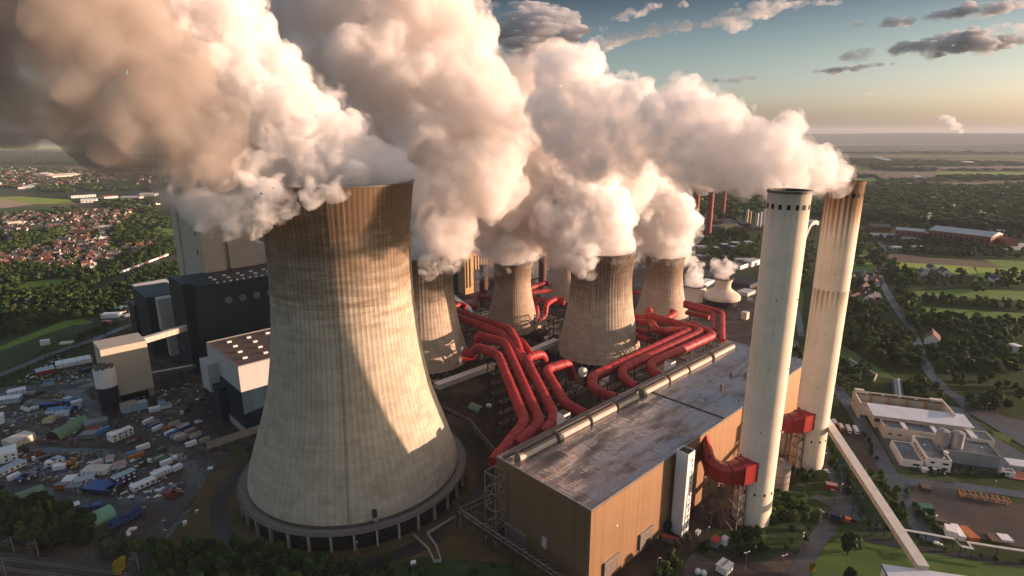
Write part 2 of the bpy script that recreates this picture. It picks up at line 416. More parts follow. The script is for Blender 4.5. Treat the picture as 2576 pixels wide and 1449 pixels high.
# ------------------------------------------------------------------ flue gas hall with its wet roof
HB = (38.4, 245.8)
HL, HW, HZ = 277.0, 68.0, 50.0
M_RUSTV = plain("weathered_vent", (0.20, 0.15, 0.115), 0.7, 0, 0.3, 0.2)
def roof_mat():
    m, t = newmat("wet_metal_roof")
    tc = t.new("ShaderNodeTexCoord"); x, y, z = t.sep(tc.outputs["Object"])
    def mp(sx, sy):
        mm = t.new("ShaderNodeMapping"); mm.inputs["Scale"].default_value = (sx, sy, 1); t.link(tc.outputs["Object"], mm.inputs[0]); return mm.outputs[0]
    a = t.noise(mp(0.035, 0.12), 1, 4, 0.6); b = t.noise(mp(0.9, 0.06), 1, 5, 0.75); c = t.noise(mp(0.12, 1.2), 1, 4, 0.7)
    k = t.math('ADD', t.math('MULTIPLY', a, 0.5), t.math('ADD', t.math('MULTIPLY', b, 0.3), t.math('MULTIPLY', c, 0.2)))
    wet = t.ramp(k, [(0.43, 0), (0.49, 0.6), (0.57, 1)])
    seam = t.ramp(t.math('FRACT', t.math('DIVIDE', y, 0.9)), [(0, 1), (0.2, 0), (1, 0)])
    seam2 = t.ramp(t.math('FRACT', t.math('DIVIDE', x, 17.0)), [(0, 1), (0.015, 0), (1, 0)])
    col = t.mix(wet, (0.05, 0.04, 0.037), (0.33, 0.30, 0.30))
    col = t.mix(t.math('MULTIPLY', seam, 0.3), col, (0.02, 0.016, 0.014)); col = t.mix(seam2, col, (0.015, 0.012, 0.011))
    t.out(col, t.ramp(wet, [(0, 0.5), (1, 0.12)]), t.ramp(wet, [(0, 0.1), (1, 0.9)]), 0.5)
    t.bump(t.math('ADD', seam, t.math('MULTIPLY', c, 0.7)), 0.10, 0.15)
    return m
M_ROOF = roof_mat()
hall = thing("flue_gas_hall", "long brown hall with a shiny wet roof and pale ridge vents", "hall", (HB[0], HB[1], 0), PRZ)
MB().box((HL / 2, HW / 2, HZ / 2 - 0.5), (HL, HW, HZ - 1)).build("wall", M_BROWN, hall)
MB().box((HL / 2, HW / 2, HZ - 0.35), (HL - 0.8, HW - 0.8, 0.5)).build("roof", M_ROOF, hall)
pm = MB()
for c, s in (((HL / 2, 0.1, HZ - 0.2), (HL + 0.3, 0.5, 0.7)), ((HL / 2, HW - 0.1, HZ - 0.2), (HL + 0.3, 0.5, 0.7)), ((-0.1 + 0.05, HW / 2, HZ - 0.2), (0.5, HW - 0.8, 0.7)), ((HL + 0.05, HW / 2, HZ - 0.2), (0.5, HW - 0.8, 0.7))): pm.box(c, s)
pm.build("parapet", M_STEEL, hall)
MB().box((136, HW / 2, HZ + 0.1), (0.9, HW - 2, 0.5)).build("expansion_joint", M_DARK, hall)
for i, (x0, x1) in enumerate([(6, 36), (39, 67), (70, 95), (98, 120), (127, 158), (161, 186), (189, 222), (227, 262)]):
    v = MB(); L = x1 - x0
    arc = [(-2.6, 0), (-2.6, 3.4), (0.4, 4.4), (1.0, 4.0), (1.0, 0)]
    lip = [(-3.4, 0.3), (-3.6, 1.4), (-3.2, 2.4), (-2.62, 2.9), (-2.62, 2.3), (-2.9, 2.0), (-3.1, 1.4), (-3.0, 0.5)]
    for prof_, mi_ in ((arc, 0), (lip, 1)):
        k = len(prof_); vs = [(x, y * 1.15, z * 1.1) for x in (0, L) for y, z in prof_]
        v.add(vs, [(j, j + k, (j + 1) % k + k, (j + 1) % k) for j in range(k)] + [tuple(range(k)), tuple(range(k, 2 * k))[::-1]], mi_)
    vo = v.build("ridge_vent", [M_RUSTV, plain("cream_lip", (0.46, 0.40, 0.33), 0.6) if i == 0 else MATS["cream_lip"]], hall, (x0, HW - 9.5, HZ - 0.1))
    gl = MB()
    for j in range(int(L / 2)): gl.box((1 + 2 * j, -1.2, 4.5), (1.3, 1.6, 0.35))
    gl.build("louvre", M_DARK, vo)
wk = MB(); wk.box((HL / 2, HW - 3.2, HZ + 0.4), (HL - 6, 2.6, 0.5))
for x in range(5, 272, 3): wk.box((x, HW - 1.7, HZ + 0.9), (0.18, 0.18, 1.6))
wk.box((HL / 2, HW - 1.7, HZ + 1.7), (HL - 8, 0.16, 0.16)); wk.build("walkway", M_RSTEEL, hall)
for x, y in ((178, 24), (205, 30), (212, 22)):
    MB().tube([(0, 0, 0), (0, 0, 2.2)], 0.9, 10).tube([(0, 0, 2.2), (0, 0, 2.8)], 1.3, 10).build("roof_fan", M_RSTEEL, hall, (x, y, HZ - 0.1))
def louvre(name, x0, x1, z0, z1, side):
    b = MB()
    if side == 0:
        b.box(((x0 + x1) / 2, -0.35, (z0 + z1) / 2), (x1 - x0, 0.5, z1 - z0)); b.box(((x0 + x1) / 2, -0.7, z1 + 0.2), (x1 - x0 + 0.8, 1.3, 0.8), m=1); b.box((x0 - 0.1, -0.7, (z0 + z1) / 2), (0.7, 1.3, z1 - z0), m=1)
        n = int((z1 - z0) / 0.5)
    else:
        b.box((-0.35, (x0 + x1) / 2, (z0 + z1) / 2), (0.5, x1 - x0, z1 - z0)); b.box((-0.7, (x0 + x1) / 2, z1 + 0.2), (1.3, x1 - x0 + 0.8, 0.8), m=1); b.box((-0.7, x0 - 0.1, (z0 + z1) / 2), (1.3, 0.7, z1 - z0), m=1)
    b.build(name, [M_RSTEEL, M_STEEL], hall)
louvre("wall_louvre", 12, 24, 3, 12.5, 0); louvre("wall_louvre", 44, 56, 3, 12.5, 0); louvre("wall_louvre", 44, 60, 2, 11, 1)
MB().box((-0.1, 30.5, 14.5), (0.25, 3.2, 6.5)).build("wall_hatch", M_PALE, hall)
MB().box((-0.1, 64, 3.2), (0.25, 5, 6.4)).build("gate", M_BLACK, hall)
MB().box((22, -0.15, 30), (0.8, 0.3, 1.2)).build("lamp", M_WHITE, hall)
# stair tower
sp = EL(HB, 78.0, 5.4)
stt = thing("stair_tower", "slim white stair tower standing against the sunlit brown wall", "stair tower", sp, PRZ)
MB().box((0, 0, 26.3), (7.4, 7.4, 52.6)).build("wall", M_WHITE, stt)
b = MB()
for s in (-1, 1): b.box((0, s * 3.55, 53.0), (7.4, 0.3, 0.8)); b.box((s * 3.55, 0, 53.0), (0.3, 6.8, 0.8))
b.build("parapet", M_WHITE, stt)
MB().box((0, 0, 52.68), (6.8, 6.8, 0.1)).box((1.2, 0.5, 53.3), (2, 1.6, 1.2)).build("roof", M_ROOFD, stt)
for i in range(13): MB().box((1.6, -3.73, 4.0 + i * 3.65), (0.9, 0.12, 1.7)).build("window", M_GLASS, stt)
for z, x in ((49.5, -1.5), (47.5, 0)): MB().box((x, -3.73, z), (0.8, 0.12, 0.8)).build("window", M_GLASS, stt)
sp = EL(HB, 62, -HW - 4.2)
vt = thing("vent_tower", "small white louvred stair head rising behind the hall roof edge", "stair tower", sp, PRZ)
MB().box((0, 0, 27), (6, 6, 54)).build("wall", M_WHITE, vt)
for s in (-1, 1):
    for k in range(4): MB().box((-1.5 + k, -3.03, 50 + s * 1.5), (0.6, 0.12, 1.4)).build("window", M_GLASS, vt)
MB().box((0, 0, 54.1), (5.2, 5.2, 0.3)).build("roof", M_ROOFD, vt)
sp = EL(HB, 188, -HW - 4.0)
vt = thing("vent_tower", "small white stair head behind the roof, next to the thick pipes", "stair tower", sp, PRZ)
MB().box((0, 0, 27), (6.5, 6, 54)).build("wall", M_WHITE, vt); MB().box((0, 0, 54.1), (5.4, 5.2, 0.3)).build("roof", M_ROOFD, vt)

# ------------------------------------------------------------------ the two chimneys
def chimney_mat(name, rust, seed):
    m, t = newmat(name)
    tc = t.new("ShaderNodeTexCoord"); x, y, z = t.sep(tc.outputs["Object"])
    ang = t.math('ARCTAN2', y, x)
    def an(ka, kz, det=4):
        cv = t.new("ShaderNodeCombineXYZ"); t.link(t.math('ADD', t.math('MULTIPLY', ang, ka), seed), cv.inputs[0]); t.link(t.math('MULTIPLY', z, kz), cv.inputs[2])
        return t.noise(cv.outputs[0], 1, det, 0.65)
    st, rg = an(7, 0.012), an(0.8, 0.09)
    col = t.mix(t.ramp(rg, [(0.35, 0), (0.65, 1)]), (0.86, 0.745, 0.585), (0.75, 0.64, 0.50))
    col = t.mix(t.math('MULTIPLY', t.ramp(st, [(0.5, 0), (0.75, 1)]), 0.35), col, (0.42, 0.35, 0.27))
    if rust:
        zz = t.math('DIVIDE', z, 196)
        band = t.ramp(zz, [(0.0, 0), (0.40, 0.15), (0.56, 0.22), (0.655, 0.55), (0.66, 0.08), (0.78, 0.12), (0.90, 0.62), (0.965, 0.9), (1.0, 1.15)])
        fl = t.math('ADD', t.math('MULTIPLY', t.math('SINE', t.math('MULTIPLY', ang, 22)), 0.12), t.math('MULTIPLY', st, 1.0))
        f = t.ramp(t.math('ADD', t.math('SUBTRACT', fl, 0.85), band), [(0.0, 0), (0.35, 0.8), (0.6, 1)])
        col = t.mix(f, col, (0.27, 0.12, 0.035)); col = t.mix(t.ramp(t.math('ADD', t.math('SUBTRACT', fl, 1.25), band), [(0.0, 0), (0.4, 0.85)]), col, (0.07, 0.032, 0.014))
    ln = t.ramp(t.math('FRACT', t.math('DIVIDE', z, 9.0)), [(0, 1), (0.03, 0), (1, 0)])
    col = t.mix(t.math('MULTIPLY', ln, 0.25), col, (0.3, 0.24, 0.18))
    dk = t.ramp(t.math('ADD', t.math('DIVIDE', z, 196), t.math('MULTIPLY', t.math('SUBTRACT', st, 0.5), 0.1)), [(0.9, 0), (1.0, 0.5)])
    col = t.mix(dk, col, (0.16, 0.11, 0.07))
    t.out(col, 0.85, 0, 0.2); t.bump(st, 0.15, 0.2)
    return m
def chimney(e, n, H, label, mat, r=10.6, tilt=0.0):
    o = EL(HB, e, n); t = thing("chimney", label, "chimney", o)
    MB().lathe([(r + 0.35, 0), (r, 30), (r, H - 6), (r + 0.1, H)], 64).build("shaft", mat, t)
    MB().lathe([(r - 1.2, H - 14), (r - 1.2, H + 0.1)], 48).build("flue", M_BLACK, t)
    MB().lathe([(r - 1.4, H - 0.2), (r - 1.4, H + 0.7), (r + 0.5, H + 0.7), (r + 0.5, H - 0.6), (r + 0.1, H - 0.6)], 64, (0, 0), 0, False).build("rim", M_CONCD if tilt == 0 else M_RUST, t)
    MB().lathe([(0.1, H - 6), (r - 1.2, H - 6)], 32).build("cap_slab", M_BLACK, t)
    for i in range(16):
        a = 2 * math.pi * i / 16
        MB().box((0, 0, 0), (0.3, 1.7, 2.6)).build("opening", M_BLACK, t, (math.cos(a) * (r + 0.02), math.sin(a) * (r + 0.02), H - 7.5), a)
    for i in range(12):
        a = 2 * math.pi * (i + 0.3) / 12
        MB().box((0, 0, 0), (0.3, 1.0, 1.6)).build("opening", M_BLACK, t, (math.cos(a) * (r + 0.2), math.sin(a) * (r + 0.2), 22), a)
    for z, k in ((62, 5), (100, 5), (140, 5)):
        for i in range(k):
            a = 2 * math.pi * (i + 0.4) / k
            MB().box((0, 0, 0), (0.4, 0.45, 0.7)).build("lamp_bracket", M_DARK, t, (math.cos(a) * (r + 0.1), math.sin(a) * (r + 0.1), z), a)
    return t
M_RUST = plain("rusty_rim", (0.17, 0.075, 0.025), 0.85)
ch1 = chimney(121.3, 28.6, 197, "clean pale chimney nearer the stair tower, dark rim at its top", chimney_mat("pale_chimney", False, 0))
ch2 = chimney(209.0, 28.6, 197, "rust stained chimney, the farther and right one of the pair", chimney_mat("rusty_chimney", True, 3), tilt=1)
def chimney_duct(e0, label):
    t = thing("flue_duct", label, "duct", EL(HB, e0, 0), PRZ)
    # local x along the hall, y = -n
    def loop(ps): return ps
    b = MB()
    secs = [[(-14, 0, 33), (-5, 0, 33), (-5, 0, 45), (-9.5, 0, 48), (-14, 0, 45)],
            [(-24, -8.5, 31), (-15.5, -9.5, 31), (-15.5, -9.5, 39), (-19.5, -9, 41.5), (-24, -8.5, 39)],
            [(-26.5, -17.5, 31), (-17.0, -14.0, 31), (-17.0, -14.0, 39), (-21.5, -15.8, 40.2), (-26.5, -17.5, 39)],
            [(-24.0, -25.0, 31), (-15.5, -17.5, 31), (-15.5, -17.5, 39.5), (-19.5, -21.3, 40), (-24.0, -25.0, 39.5)],
            [(-19, -30, 31), (-12.5, -20.5, 31), (-12.5, -20.5, 42), (-15.5, -25, 43.5), (-19, -30, 42)],
            [(-8.5, -33.8, 31), (-8.5, -22.0, 31), (-8.5, -22.0, 43), (-8.5, -28.0, 44), (-8.5, -33.8, 43)]]
    vs = [p for s_ in secs for p in s_]
    fs = [(i * 5 + j, i * 5 + (j + 1) % 5, (i + 1) * 5 + (j + 1) % 5, (i + 1) * 5 + j) for i in range(5) for j in range(5)] + [(0, 1, 2, 3, 4), (29, 28, 27, 26, 25)]
    b.add(vs, fs); ob = b.build("casing", M_REDD, t)
    fl = MB()
    for i in (1, 3, 4, 5):
        s_ = secs[i]; cx = sum(p[0] for p in s_) / 5; cy_ = sum(p[1] for p in s_) / 5; cz = sum(p[2] for p in s_) / 5
        q = [Vector((cx + (p[0] - cx) * 1.05, cy_ + (p[1] - cy_) * 1.05, cz + (p[2] - cz) * 1.06)) for p in s_]
        for j in range(5): fl.bar(q[j], q[(j + 1) % 5], 0.5)
    fl.build("flange", M_REDB, t)
    return t
chimney_duct(121.3, "red boxy flue duct feeding the clean pale chimney")
chimney_duct(209.0, "red boxy flue duct feeding the rust stained chimney")
def trestle(o, rz, w, d, h, bays, label, name="duct_trestle", mat=None, splay=1.0, t=0.55, group=None):
    th = thing(name, label, "trestle", o, rz, group); b = MB(); br = MB(); W2, D2 = w / 2, d / 2
    def P(i, f): sx, sy = ((-1, -1), (1, -1), (1, 1), (-1, 1))[i % 4]; k = splay + (1 - splay) * f; return Vector((sx * W2 * k, sy * D2 * k, h * f))
    for i in range(4): b.bar(P(i, 0), P(i, 1), t)
    for j in range(bays):
        f0, f1 = j / bays, (j + 1) / bays
        for i in range(4):
            br.bar(P(i, f1), P(i + 1, f1), t * 0.7)
            if j % 2: br.bar(P(i, f0), P(i + 1, f1), t * 0.5)
            else: br.bar(P(i + 1, f0), P(i, f1), t * 0.5)
    b.build("legs", mat or M_RSTEEL, th); br.build("bracing", mat or M_RSTEEL, th)
    return th
for e0, nm in ((121.3, "clean pale"), (209.0, "rust stained")):
    trestle(EL(HB, e0 - 17.0, 25.0), PRZ, 9, 8, 30.8, 4, f"tall lattice trestle under the red duct beside the {nm} chimney", splay=1.15)
    trestle(EL(HB, e0 - 20.5, 12.0), PRZ, 8, 7, 30.8, 4, f"lattice trestle close to the hall wall under the {nm} chimney's duct")
so = G(1960, 1250); sil = thing("silo", "round grey banded silo with a ribbed roof between the two chimneys", "silo", (so.x, so.y + 5, 0))
MB().lathe([(7, 0), (7, 21)], 40).build("wall", clad_mat("silo_cladding", (0.30, 0.26, 0.23), 5.0, 0.5, 0.1, True), sil)
MB().lathe([(7.2, 20.9), (7.2, 21.5), (0.2, 24)], 40, (0, 0), 0, False).build("roof", M_STEEL, sil)
b = MB()
for i in range(20):
    a = 2 * math.pi * i / 20; b.bar((7 * math.cos(a), 7 * math.sin(a), 21.7), (1.5 * math.cos(a), 1.5 * math.sin(a), 23.8), 0.3)
b.build("roof_rib", M_RSTEEL, sil)
b = MB()
for z in (5, 10, 15): b.lathe([(7.05, z), (7.3, z), (7.3, z + 0.4), (7.05, z + 0.4)], 40, (0, 0), 0, False)
b.build("band", M_RSTEEL, sil)

# ------------------------------------------------------------------ boiler house (left)
BC = (-291.0, 520.0)
bh = thing("boiler_house", "huge navy boiler house with pale grey upper towers", "boiler house", (BC[0], BC[1], 0), PRZ)
b = MB(); b.box((75, 31, 44.5), (150, 62, 89)); b.box((9, 8, 45.2), (18.4, 16.4, 90.4)); b.box((-4, 36, 45.6), (8.2, 44, 91.2))
b.build("navy_block", M_NAVY, bh)
MB().box((88, 30, 89.1), (120, 56, 0.5)).build("roof", M_ROOFD, bh)
b = MB()
for x in range(20, 148, 6): b.box((x, 3, 90), (1.6, 1.6, 1.2))
for x in range(22, 80, 13):
    for y in (18, 30): b.box((x, y, 90), (3, 2.2, 1.2))
b.build("skylight", M_WHITE, bh)
for k in range(8):
    mb = MB(); n = 24
    vs = [(0 + 3.4 * math.cos(2 * math.pi * j / n), -0.25, 3.4 * math.sin(2 * math.pi * j / n)) for j in range(n)]
    vs2 = [(x, 0.2, z) for x, y, z in vs]
    mb.add(vs + vs2, [tuple(range(n))] + [(j + n, (j + 1) % n + n, (j + 1) % n, j) for j in range(n)])
    mb.build("round_window", plain("round_window", (0.10, 0.14, 0.15), 0.4) if k == 0 else MATS["round_window"], bh, (27 + k * 13.2, 0, 72))
MB().box((80, -0.3, 15), (100, 0.5, 2.0)).build("window_strip", plain("window_strip", (0.06, 0.075, 0.085), 0.3), bh)
b = MB(); b.box((36, 103, 86), (20, 94, 172)); b.build("pale_tower", M_BEIGE, bh)
b = MB(); b.box((26, 138, 86), (3.2, 20, 171)); b.box((25.8, 60, 86), (2.0, 7, 170)); b.build("pale_tower_wing", M_BEIGE, bh)
b = MB()
for z in (108, 128, 148): b.box((25.9, 74, z), (0.4, 2.6, 6))
b.build("slot_window", M_DARK, bh)
MB().box((48, 104, 63), (8, 80, 126)).build("recess", M_PALE, bh)
MB().box((66, 98, 64), (29, 76, 128)).build("middle_tower", M_BEIGE, bh)
MB().box((87, 100, 55), (14, 60, 110)).build("side_tower", M_PALE, bh)
MB().box((36, 103, 172.3), (18, 90, 0.6)).box((36, 90, 174.1), (8, 20, 3)).build("tower_roof", M_PALE, bh); MB().box((66, 98, 128.3), (27, 74, 0.6)).build("tower_roof", M_PALE, bh)
b = MB(); b.box((-4, 132, 31.5), (34, 60, 63)); b.box((-14, 168, 22), (20, 26, 44)); b.build("rear_block", M_NAVY, bh)
b = MB(); b.box((-7, 92, 46), (14, 12, 34)); b.box((-6, 90, 14), (8, 8, 30)); b.build("grey_shaft", M_PALE, bh)
MB().box((-8.3, 40, 22), (0.4, 8, 1.2)).build("pale_sign_board", M_STEEL, bh)
# turbine annex
tc_ = (-205.0, 408.0)
tb = thing("filter_house", "lower annex with pale grey top, navy foot and lamps on its flat roof", "annex", (tc_[0], tc_[1], 0), PRZ)
MB().box((45, 36, 18.5), (90, 72, 37)).build("navy_wall", M_NAVY, tb)
MB().box((45, 36, 47), (90.6, 72.6, 20.4)).build("pale_wall", M_PALE, tb)
MB().box((-4, 58, 35), (8.5, 20, 24)).build("pale_bay", M_PALE, tb); MB().box((-3, 52, 15), (6.5, 34, 30)).build("navy_bay", M_NAVY, tb)
MB().box((45, 36, 57.25), (88, 70, 0.4)).build("roof", plain("brown_roof", (0.10, 0.065, 0.05), 0.7), tb)
b = MB()
for s in (-1, 1): b.box((45, 36 + s * 36, 57.6), (90, 0.5, 1.0)); b.box((45 + s * 45, 36, 57.6), (0.5, 71, 1.0))
b.build("parapet", M_STEEL, tb)
b = MB()
for x in (10, 26, 42, 58):
    for y in (14, 30, 46, 60): b.box((x + (y % 7), y, 58), (3.4, 2.0, 1.3))
b.build("skylight", M_WHITE, tb)
b = MB(); b.box((1, -0.4, 3), (60, 0.6, 6)); b.box((-0.5, 30, 3), (0.6, 60, 6)); b.build("plinth", M_CONC, tb)
# transfer tower and its gallery
TT = G(286, 1024)
tt = thing("transfer_tower", "tall beige coal transfer tower with a navy footed round silo", "transfer tower", (TT.x, TT.y, 0), PRZ)
MB().box((15, 16, 30), (34, 30, 44)).build("beige_block", M_BEIGE, tt)
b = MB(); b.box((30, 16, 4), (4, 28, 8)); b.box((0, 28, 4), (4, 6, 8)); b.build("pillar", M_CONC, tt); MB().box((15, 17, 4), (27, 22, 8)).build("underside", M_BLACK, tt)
MB().tube([(-2, -1, 0), (-2, -1, 21)], 7.6, 20).build("silo_foot", M_NAVY, tt)
MB().tube([(-2, -1, 21), (-2, -1, 37)], 7.9, 20).build("silo_top", M_WHITE, tt)
b = MB(); r2 = random.Random(3)
for k in range(40): a = r2.uniform(0, 6.28); r = r2.uniform(1, 7.6); b.box((-2 + r * math.cos(a), -1 + r * math.sin(a), 38 + r2.uniform(0, 1.5)), (r2.uniform(.6, 2), r2.uniform(.6, 2), r2.uniform(1, 3)), a)
b.build("roof_plant", M_RSTEEL, tt)
def gallery(name, a, b_, w, h, mat, label, legs=(), legmat=None, cat="conveyor bridge", leg_w=5.0):
    """a closed conveyor bridge from a to b with its trestles"""
    a, b_ = Vector(a), Vector(b_); t = thing(name, label, cat, (a.x, a.y, 0)); o = Vector((a.x, a.y, 0))
    gb = MB().bar(a - o, b_ - o, w, h); n_ = int((b_ - a).length / 5)
    for i in range(1, n_): q = a.lerp(b_, i / n_) - o; e_ = (b_ - a).normalized() * 0.15; gb.bar(q - e_, q + e_, w + 0.22, h + 0.18, 1)
    gb.build("gallery", [mat, M_STEEL], t)
    d = (b_ - a).normalized(); s = d.cross(Vector((0, 0, 1))).normalized(); rf = MB()
    up = Vector((0, 0, h / 2 + 0.15)); rf.bar(a - o + up, b_ - o + up, w + 0.5, 0.25); rf.build("roof", MATS.get("gallery_roof") or plain("gallery_roof", (0.62, 0.57, 0.5), 0.5), t)
    for f in legs:
        p = a.lerp(b_, f) - o; lb = MB(); top = p.z - h / 2
        for q in (-1, 1):
            lb.bar(p + s * q * w * 0.7 + Vector((0, 0, -p.z)), Vector((p.x, p.y, top)) + s * q * w * 0.4, 0.5)
        k = max(1, int(top / leg_w))
        for j in range(k):
            z0, z1 = top * j / k, top * (j + 1) / k
            f0, f1 = 0.7 - 0.3 * j / k, 0.7 - 0.3 * (j + 1) / k
            lb.bar(Vector((p.x, p.y, z0)) + s * w * f0, Vector((p.x, p.y, z1)) - s * w * f1, 0.3); lb.bar(Vector((p.x, p.y, z1)) + s * w * f1, Vector((p.x, p.y, z1)) - s * w * f1, 0.3)
        lb.build("trestle", legmat or M_DARK, t)
    return t
top = G(330, 866, 49); e = EL(BC, -2, -44, 55)
gallery("conveyor_bridge", top, AT(478, 822, EL(BC, 0, -14).y), 5.2, 4.6, M_BEIGE, "beige inclined conveyor bridge from the transfer tower to the navy block")
gallery("conveyor_bridge", G(325, 952, 9), G(492, 921, 9), 3.2, 3, M_RSTEEL, "thin dark walkway bridge leading from the transfer tower foot", legs=(0.35, 0.75))
gallery("conveyor_bridge", G(1098, 972, 14), G(1241, 920, 14), 7, 4.5, M_PALE, "level conveyor bridge passing behind the tallest tower's foot", legs=(0.15, 0.5, 0.85))
gallery("conveyor_bridge", G(1318, 893, 14), G(1400, 858, 14), 7, 4.5, M_PALE, "short stretch of pale conveyor bridge before the broad old tower", legs=(0.5,))
lb = gallery("conveyor_bridge", G(2066, 1042, 33), G(2322, 1432, 13), 5.0, 3.6, M_BEIGE, "long straight cream conveyor bridge sloping down beside the rust stained chimney", legs=(0.06, 0.3, 0.5, 0.68), legmat=plain("blue_trestle", (0.035, 0.07, 0.11), 0.6))
# ------------------------------------------------------------------ red flue gas pipes
def pipe_paint():
    """sun faded red coating with soot runs and paler crowns where it has chalked"""
    m, t = newmat("weathered_red_pipe"); p = t.pos()
    n = t.noise(p, 0.09, 5, 0.7); n2 = t.noise(t.pos((1, 1, 0.12)), 0.9, 4, 0.7)
    c = t.ramp(n, [(0.3, (0.21, 0.010, 0.012)), (0.52, (0.34, 0.016, 0.018)), (0.75, (0.43, 0.045, 0.04))])
    c = t.mix(t.math('MULTIPLY', t.ramp(n2, [(0.5, 0), (0.75, 1)]), 0.5), c, (0.10, 0.012, 0.012))
    t.out(c, t.ramp(n2, [(0.3, 0.42), (0.7, 0.7)]), 0, 0.35); t.bump(n2, 0.08, 0.1); return m
M_RED = pipe_paint()
def fillet(pts, rad, seg=5):
    pts = [Vector(p) for p in pts]; out = [pts[0]]
    for i in range(1, len(pts) - 1):
        a, p, b = pts[i - 1], pts[i], pts[i + 1]; u, w = (a - p), (b - p)
        d = min(rad, u.length * 0.48, w.length * 0.48); q0, q1 = p + u.normalized() * d, p + w.normalized() * d
        for j in range(seg + 1):
            s = j / seg; out.append(q0 * (1 - s) ** 2 + p * 2 * s * (1 - s) + q1 * s * s)
    return out + [pts[-1]]
def pipe(pts, r, label, rad=8, n=20, band=11.0, name="flue_gas_pipe", cat="pipe", mat=None, bmat=None, group="thick red flue gas pipes"):
    P = fillet(pts, rad); o = Vector((P[0].x, P[0].y, 0)); t = thing(name, label, cat, o, 0, group)
    b = MB().tube([p - o for p in P], r, n); acc = band * 0.5
    for a, c in zip(P, P[1:]):
        L = (c - a).length; d = (c - a).normalized()
        while acc < L:
            q = a + d * acc - o; b.tube([q - d * 0.35, q + d * 0.35], r * 1.035, n, 1); acc += band
        acc -= L
    b.build("tube", [mat or M_RED, bmat or M_REDB], t)
    return t
def img(*a):
    """(u, v, height) corners of a pipe run"""
    return [G(u, v, z) for u, v, z in a]
Z = 41
pr_ = 3.95
pipe(img((1168,886,31),(1192,892,31),(1198,872,Z),(1254,893,Z),(1322,1062,Z),(1240,1165,Z-4)), pr_, "outermost red pipe of the left four, bending back to the hall corner")
pipe(img((1202,880,24),(1200,842,Z+2),(1271,862,Z),(1360,1064,Z),(1300,1120,Z-3)), pr_, "second red pipe of the left four, next to the outermost")
pipe(img((1371,925,26),(1366,888,Z),(1322,902,Z),(1398,1052,Z),(1366,1092,Z-3)), pr_, "third red pipe of the left four, with a hooked upper end")
pipe(img((1438,950,22),(1430,912,Z),(1371,931,Z),(1425,1020,Z),(1470,1042,Z-3)), pr_, "shortest of the left four red pipes, curling down near a silver flange")
pipe(img((1100,768,Z),(1145,795,Z),(1262,838,Z),(1283,866,Z),(1312,905,Z-2),(1330,950,Z-8)), pr_, "red pipe running under the left group from the old streaky tower")
pipe(img((1100,755,Z+2),(1142,780,Z+2),(1283,829,Z+2),(1303,868,Z+1),(1318,930,Z-6)), pr_, "red pipe along the slim tower's foot, uppermost of two parallels")
pipe(img((1304,855,Z-8),(1316,862,Z-6),(1334,890,Z-8),(1345,925,Z-14)), 3.2, "short red pipe dropping down beside the conveyor bridge")
pipe(img((1150,770,Z-14),(1135,778,Z-16),(1205,838,Z-18),(1240,880,Z-20)), 3.0, "low red pipe in the shade under the parallel runs")
pipe(img((1157,902,20),(1170,902,20),(1196,900,20)), 2.9, "stub of red pipe with a white end plugged into the old streaky tower")
pipe(img((1140,772,Z),(1158,766,Z),(1173,772,Z-2)), 3.2, "short red pipe with a bright blunt end beside the old streaky tower")
pipe(img((1640,815,Z),(1655,835,Z),(1723,831,Z),(1733,834,Z),(1488,948,Z),(1492,980,Z-2),(1548,1002,Z-3)), pr_, "inner long red pipe curving into the roof edge near the broad tower")
pipe(img((1633,780,Z),(1634,795,Z),(1752,828,Z),(1764,836,Z),(1563,930,Z),(1568,954,Z-2),(1602,975,Z-3)), pr_, "middle of the three long red pipes along the hall roof")
pipe(img((1740,815,Z),(1797,843,Z),(1636,915,Z),(1640,934,Z-1),(1656,946,Z-3)), pr_, "outer long red pipe lying closest to the hall roof edge")
pipe(img((1688,783,Z),(1700,787,Z),(1672,806,Z-2)), 3.0, "small red elbow on the pinkish tower's foot")
pipe(img((1590,806,Z-3),(1640,812,Z-3)), 3.2, "straight red pipe entering the lattice frame, highest of the stack")
pipe(img((1592,828,Z-10),(1640,838,Z-10),(1700,842,Z-10)), 3.2, "straight red pipe passing low through the lattice frame")
pipe(img((1592,846,Z-16),(1645,858,Z-16)), 3.2, "dark red pipe at the bottom of the stack behind the long pipes")
pipe(img((1590,793,Z-3),(1630,800,Z-3)), 2.6, "thin red pipe behind the broad tower's right flank")
pipe(img((1722,768,34),(1790,787,34),(1796,795,33),(1796,832,33)), 2.9, "upright red pipe, left of the pair beside the cream tower")
pipe(img((1722,761,36),(1812,784,36),(1817,792,35),(1817,858,35)), 2.9, "upright red pipe, right of the pair beside the cream tower")
pipe(img((1726,786,24),(1784,799,24)), 2.7, "straight red pipe under the upright pair")
pipe(img((1585,733,38),(1612,738,38)), 2.4, "far red pipe between the broad and the pinkish tower")
pipe(img((1330,726,30),(1372,712,30),(1384,716,29)), 3.2, "far red pipe with a rounded end left of the pale tower")
pipe(img((1330,738,24),(1386,730,24)), 3.0, "far red pipe lying below the rounded one")
pipe(img((1335,748,30),(1362,756,29),(1420,762,29)), 2.9, "far red pipe bridging to the broad tower")
pipe(img((1342,757,28),(1350,772,26),(1352,800,14)), 2.9, "upright red pipe beside the slim tower")
pipe(img((1418,752,33),(1396,752,33),(1374,766,32),(1372,795,20),(1352,812,17)), 3.0, "red swan neck pipe plugged into the slim tower")
pipe(img((1193,775,32),(1196,742,34),(1232,750,34)), 3.1, "far red elbow left of the slim tower")
